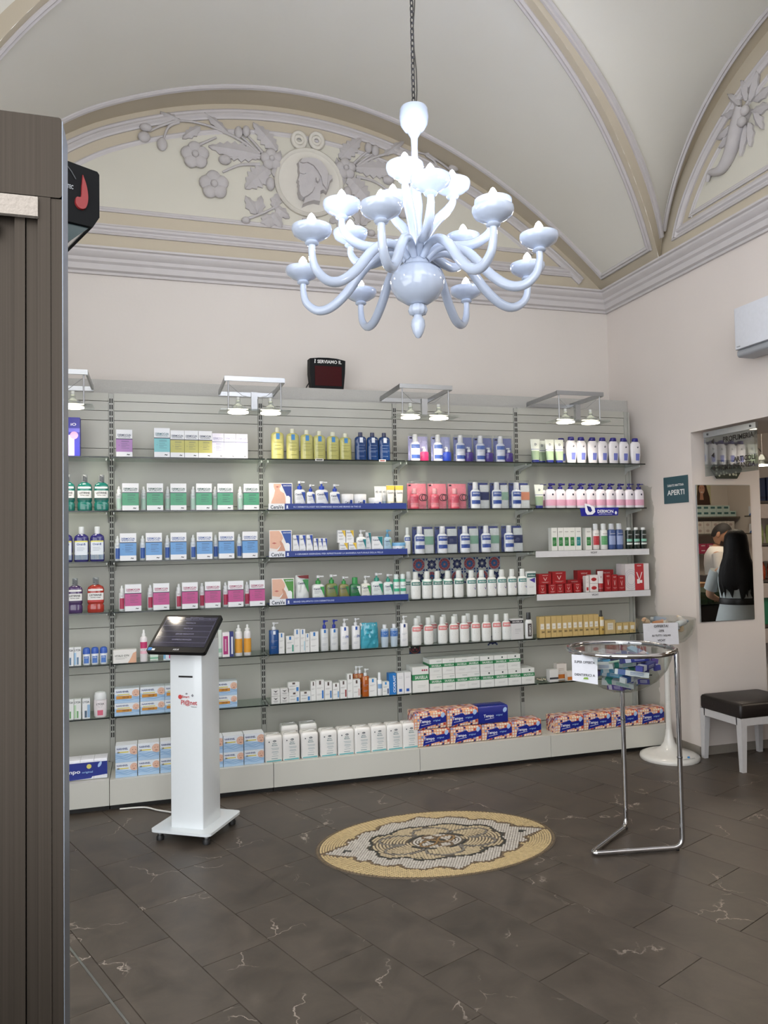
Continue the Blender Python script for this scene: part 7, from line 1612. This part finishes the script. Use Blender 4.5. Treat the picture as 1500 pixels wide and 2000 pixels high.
# woman at the counter, her back to the mirror
wm = thing('person', 'person with long black hair in a pale belted dress, reflected in the mirror', 'person', (4.86, 4.03, 0), math.radians(42))
SKW = pm('#C49A80', .5, var=.06, name='skin_light')
body(wm, 1.62, SKW, .17, [((-.25, -.05, 1.17), (-.20, -.26, 1.12), (.1, -1, -.1)), ((.27, .02, 1.14), (.26, -.08, .92), (-.2, -.3, -1))], 'f')
head(wm, 1.62, SKW, .15)
s_ = 1.62/1.75
loft([(0, .01, z*s_, a*s_, b_*s_) for z, a, b_ in ((.55, .19, .14), (.75, .205, .15), (.90, .205, .15), (1.02, .175, .135), (1.12, .150, .122), (1.22, .160, .130), (1.32, .178, .138), (1.40, .185, .125), (1.45, .14, .095), (1.475, .075, .07))], pm('#B9C2C4', .8, var=.04, scale=30, name='pale_dress'), 'dress', wm)
for sx in (-1, 1):
    e0 = Vector((sx*.17, .01, 1.40))*s_; e1 = Vector(((-.235, -.035, 1.22) if sx < 0 else (.25, .02, 1.2)))*s_; MB().tube([e0, e0.lerp(e1, .5), e1], .06, 12, taper=[.062, .062, .058]).part('sleeve', pm('#B9C2C4', .8, var=.04, scale=30), wm, 60)
loft([(0, .01, z*s_, a*s_, b_*s_) for z, a, b_ in ((1.09, .160, .131), (1.10, .163, .134), (1.145, .160, .132), (1.15, .156, .128))], pm('#111012', .5), 'belt', wm)
HAIRM = pm('#080606', .6, var=.3, scale=90, bump=.25, bscale=120, name='black_hair', spec=.25)
hr = MB(); n = 64; rh = random.Random(4)
lev = ((1.20, .118, .135, .028), (1.28, .118, .158, .040), (1.36, .105, .160, .055), (1.45, .075, .145, .075), (1.52, .045, .122, .088), (1.58, .022, .112, .102), (1.66, .010, .108, .116), (1.73, .0, .098, .110), (1.775, -.005, .066, .078), (1.79, -.005, .02, .024))
ends = [rh.uniform(-.07, .05) for i in range(n)]; rid = [rh.uniform(.955, 1.03) for i in range(n)]
for j, (z, y, a, b_) in enumerate(lev):
    for i in range(n):
        t = 2*PI*i/n; k = 1+(rid[i]-1)*max(0, 1-j/8); zz = z+(ends[i] if j == 0 else ends[i]*.3 if j == 1 else 0); hr.v.append((a*s_*math.cos(t)*k, (y+b_*math.sin(t)*k)*s_, zz*s_))
for j in range(len(lev)-1):
    for i in range(n): hr.face([j*n+i, j*n+(i+1) % n, (j+1)*n+(i+1) % n, (j+1)*n+i])
hr.face(range((len(lev)-1)*n, len(lev)*n)); hr.part('long_hair', HAIRM, wm, 80)
bag = thing('clutch_bag', 'dark clutch bag held by the person in the pale dress', 'bag', (4.93, 4.03, .86), math.radians(42)); bb = MB().rbox(.17, .0, .02, .19, .05, .11, .018, 3, 'y'); bb.part('bag_body', pm('#241A1A', .5, bump=.2), bag, 40)
# man behind the counter
mn = thing('person', 'person with short dark hair and beard in a white t-shirt, reflected in the mirror', 'person', (5.79, 2.70, 0), math.radians(128))
SKM = pm('#B98A6C', .5, var=.06, name='skin_tan')
body(mn, 1.76, SKM, .20, [((-.28, -.04, 1.15), (-.20, -.27, 1.16), (.3, -1, 0)), ((.28, -.04, 1.15), (.20, -.27, 1.16), (-.3, -1, 0))], 'm')
Mh = head(mn, 1.76, SKM, .40, .40, 1.50)
loft([(0, .0, z, a, b_) for z, a, b_ in ((.85, .175, .125), (1.0, .168, .122), (1.15, .172, .128), (1.30, .195, .142), (1.40, .215, .135), (1.46, .17, .10), (1.49, .085, .075))], pm('#DAD6D0', .85, var=.04, scale=30, bump=.1, name='white_cotton'), 't_shirt', mn)
for sx in (-1, 1):
    e0 = Vector((sx*.19, .0, 1.41)); e1 = Vector((sx*.265, -.03, 1.2)); MB().tube([e0, e0.lerp(e1, .5), e1], .07, 12, taper=[.07, .072, .068]).part('sleeve', pm('#DAD6D0', .85, var=.04, scale=30, bump=.1), mn, 60)
loft([(0, .0, z, a, b_) for z, a, b_ in ((.1, .17, .11), (.5, .18, .12), (.86, .17, .12), (.95, .165, .115))], pm('#23252C', .8), 'trousers', mn)
hb = MB(); n, k = 22, 9
for j in range(k+1):
    p = PI*.5+PI*.5*j/k*1.0
    for i in range(n):
        a = 2*PI*i/n; drop = .75 if math.cos(a) < .3 else .05   # low at the back and sides, high over the forehead
        ca = math.cos(a); st = .70 if ca > .55 else (.60 if ca > .15 else (.52 if ca > -.35 else .38)); q_ = PI*(st+(1-st)*j/k)
        hb.v.append((.083*math.sin(q_)*math.sin(a), .006-.105*math.sin(q_)*math.cos(a), .112-.128*math.cos(q_)))
for j in range(k):
    for i in range(n): hb.face([j*n+i, j*n+(i+1) % n, (j+1)*n+(i+1) % n, (j+1)*n+i])
hb.xf(Mh); hb.part('short_hair', pm('#1C1816', .6, var=.4, scale=120, bump=.5, bscale=200, name='dark_hair'), mn, 60)
bd = MB()
for j in range(5):
    z = .008+.042*j/4
    for i in range(13): a = -1.25+2.5*i/12; rr_ = .060+.018*j/4; bd.v.append((rr_*1.0*math.sin(a), -(.076+.016*j/4)*math.cos(a)-.006, z+.012*(1-math.cos(a))*j/4))
for j in range(4):
    for i in range(12): bd.face([j*13+i, j*13+i+1, (j+1)*13+i+1, (j+1)*13+i])
bd.xf(Mh); bd.part('beard', pm('#3A2A22', .8, var=.4, scale=150), mn, 60)
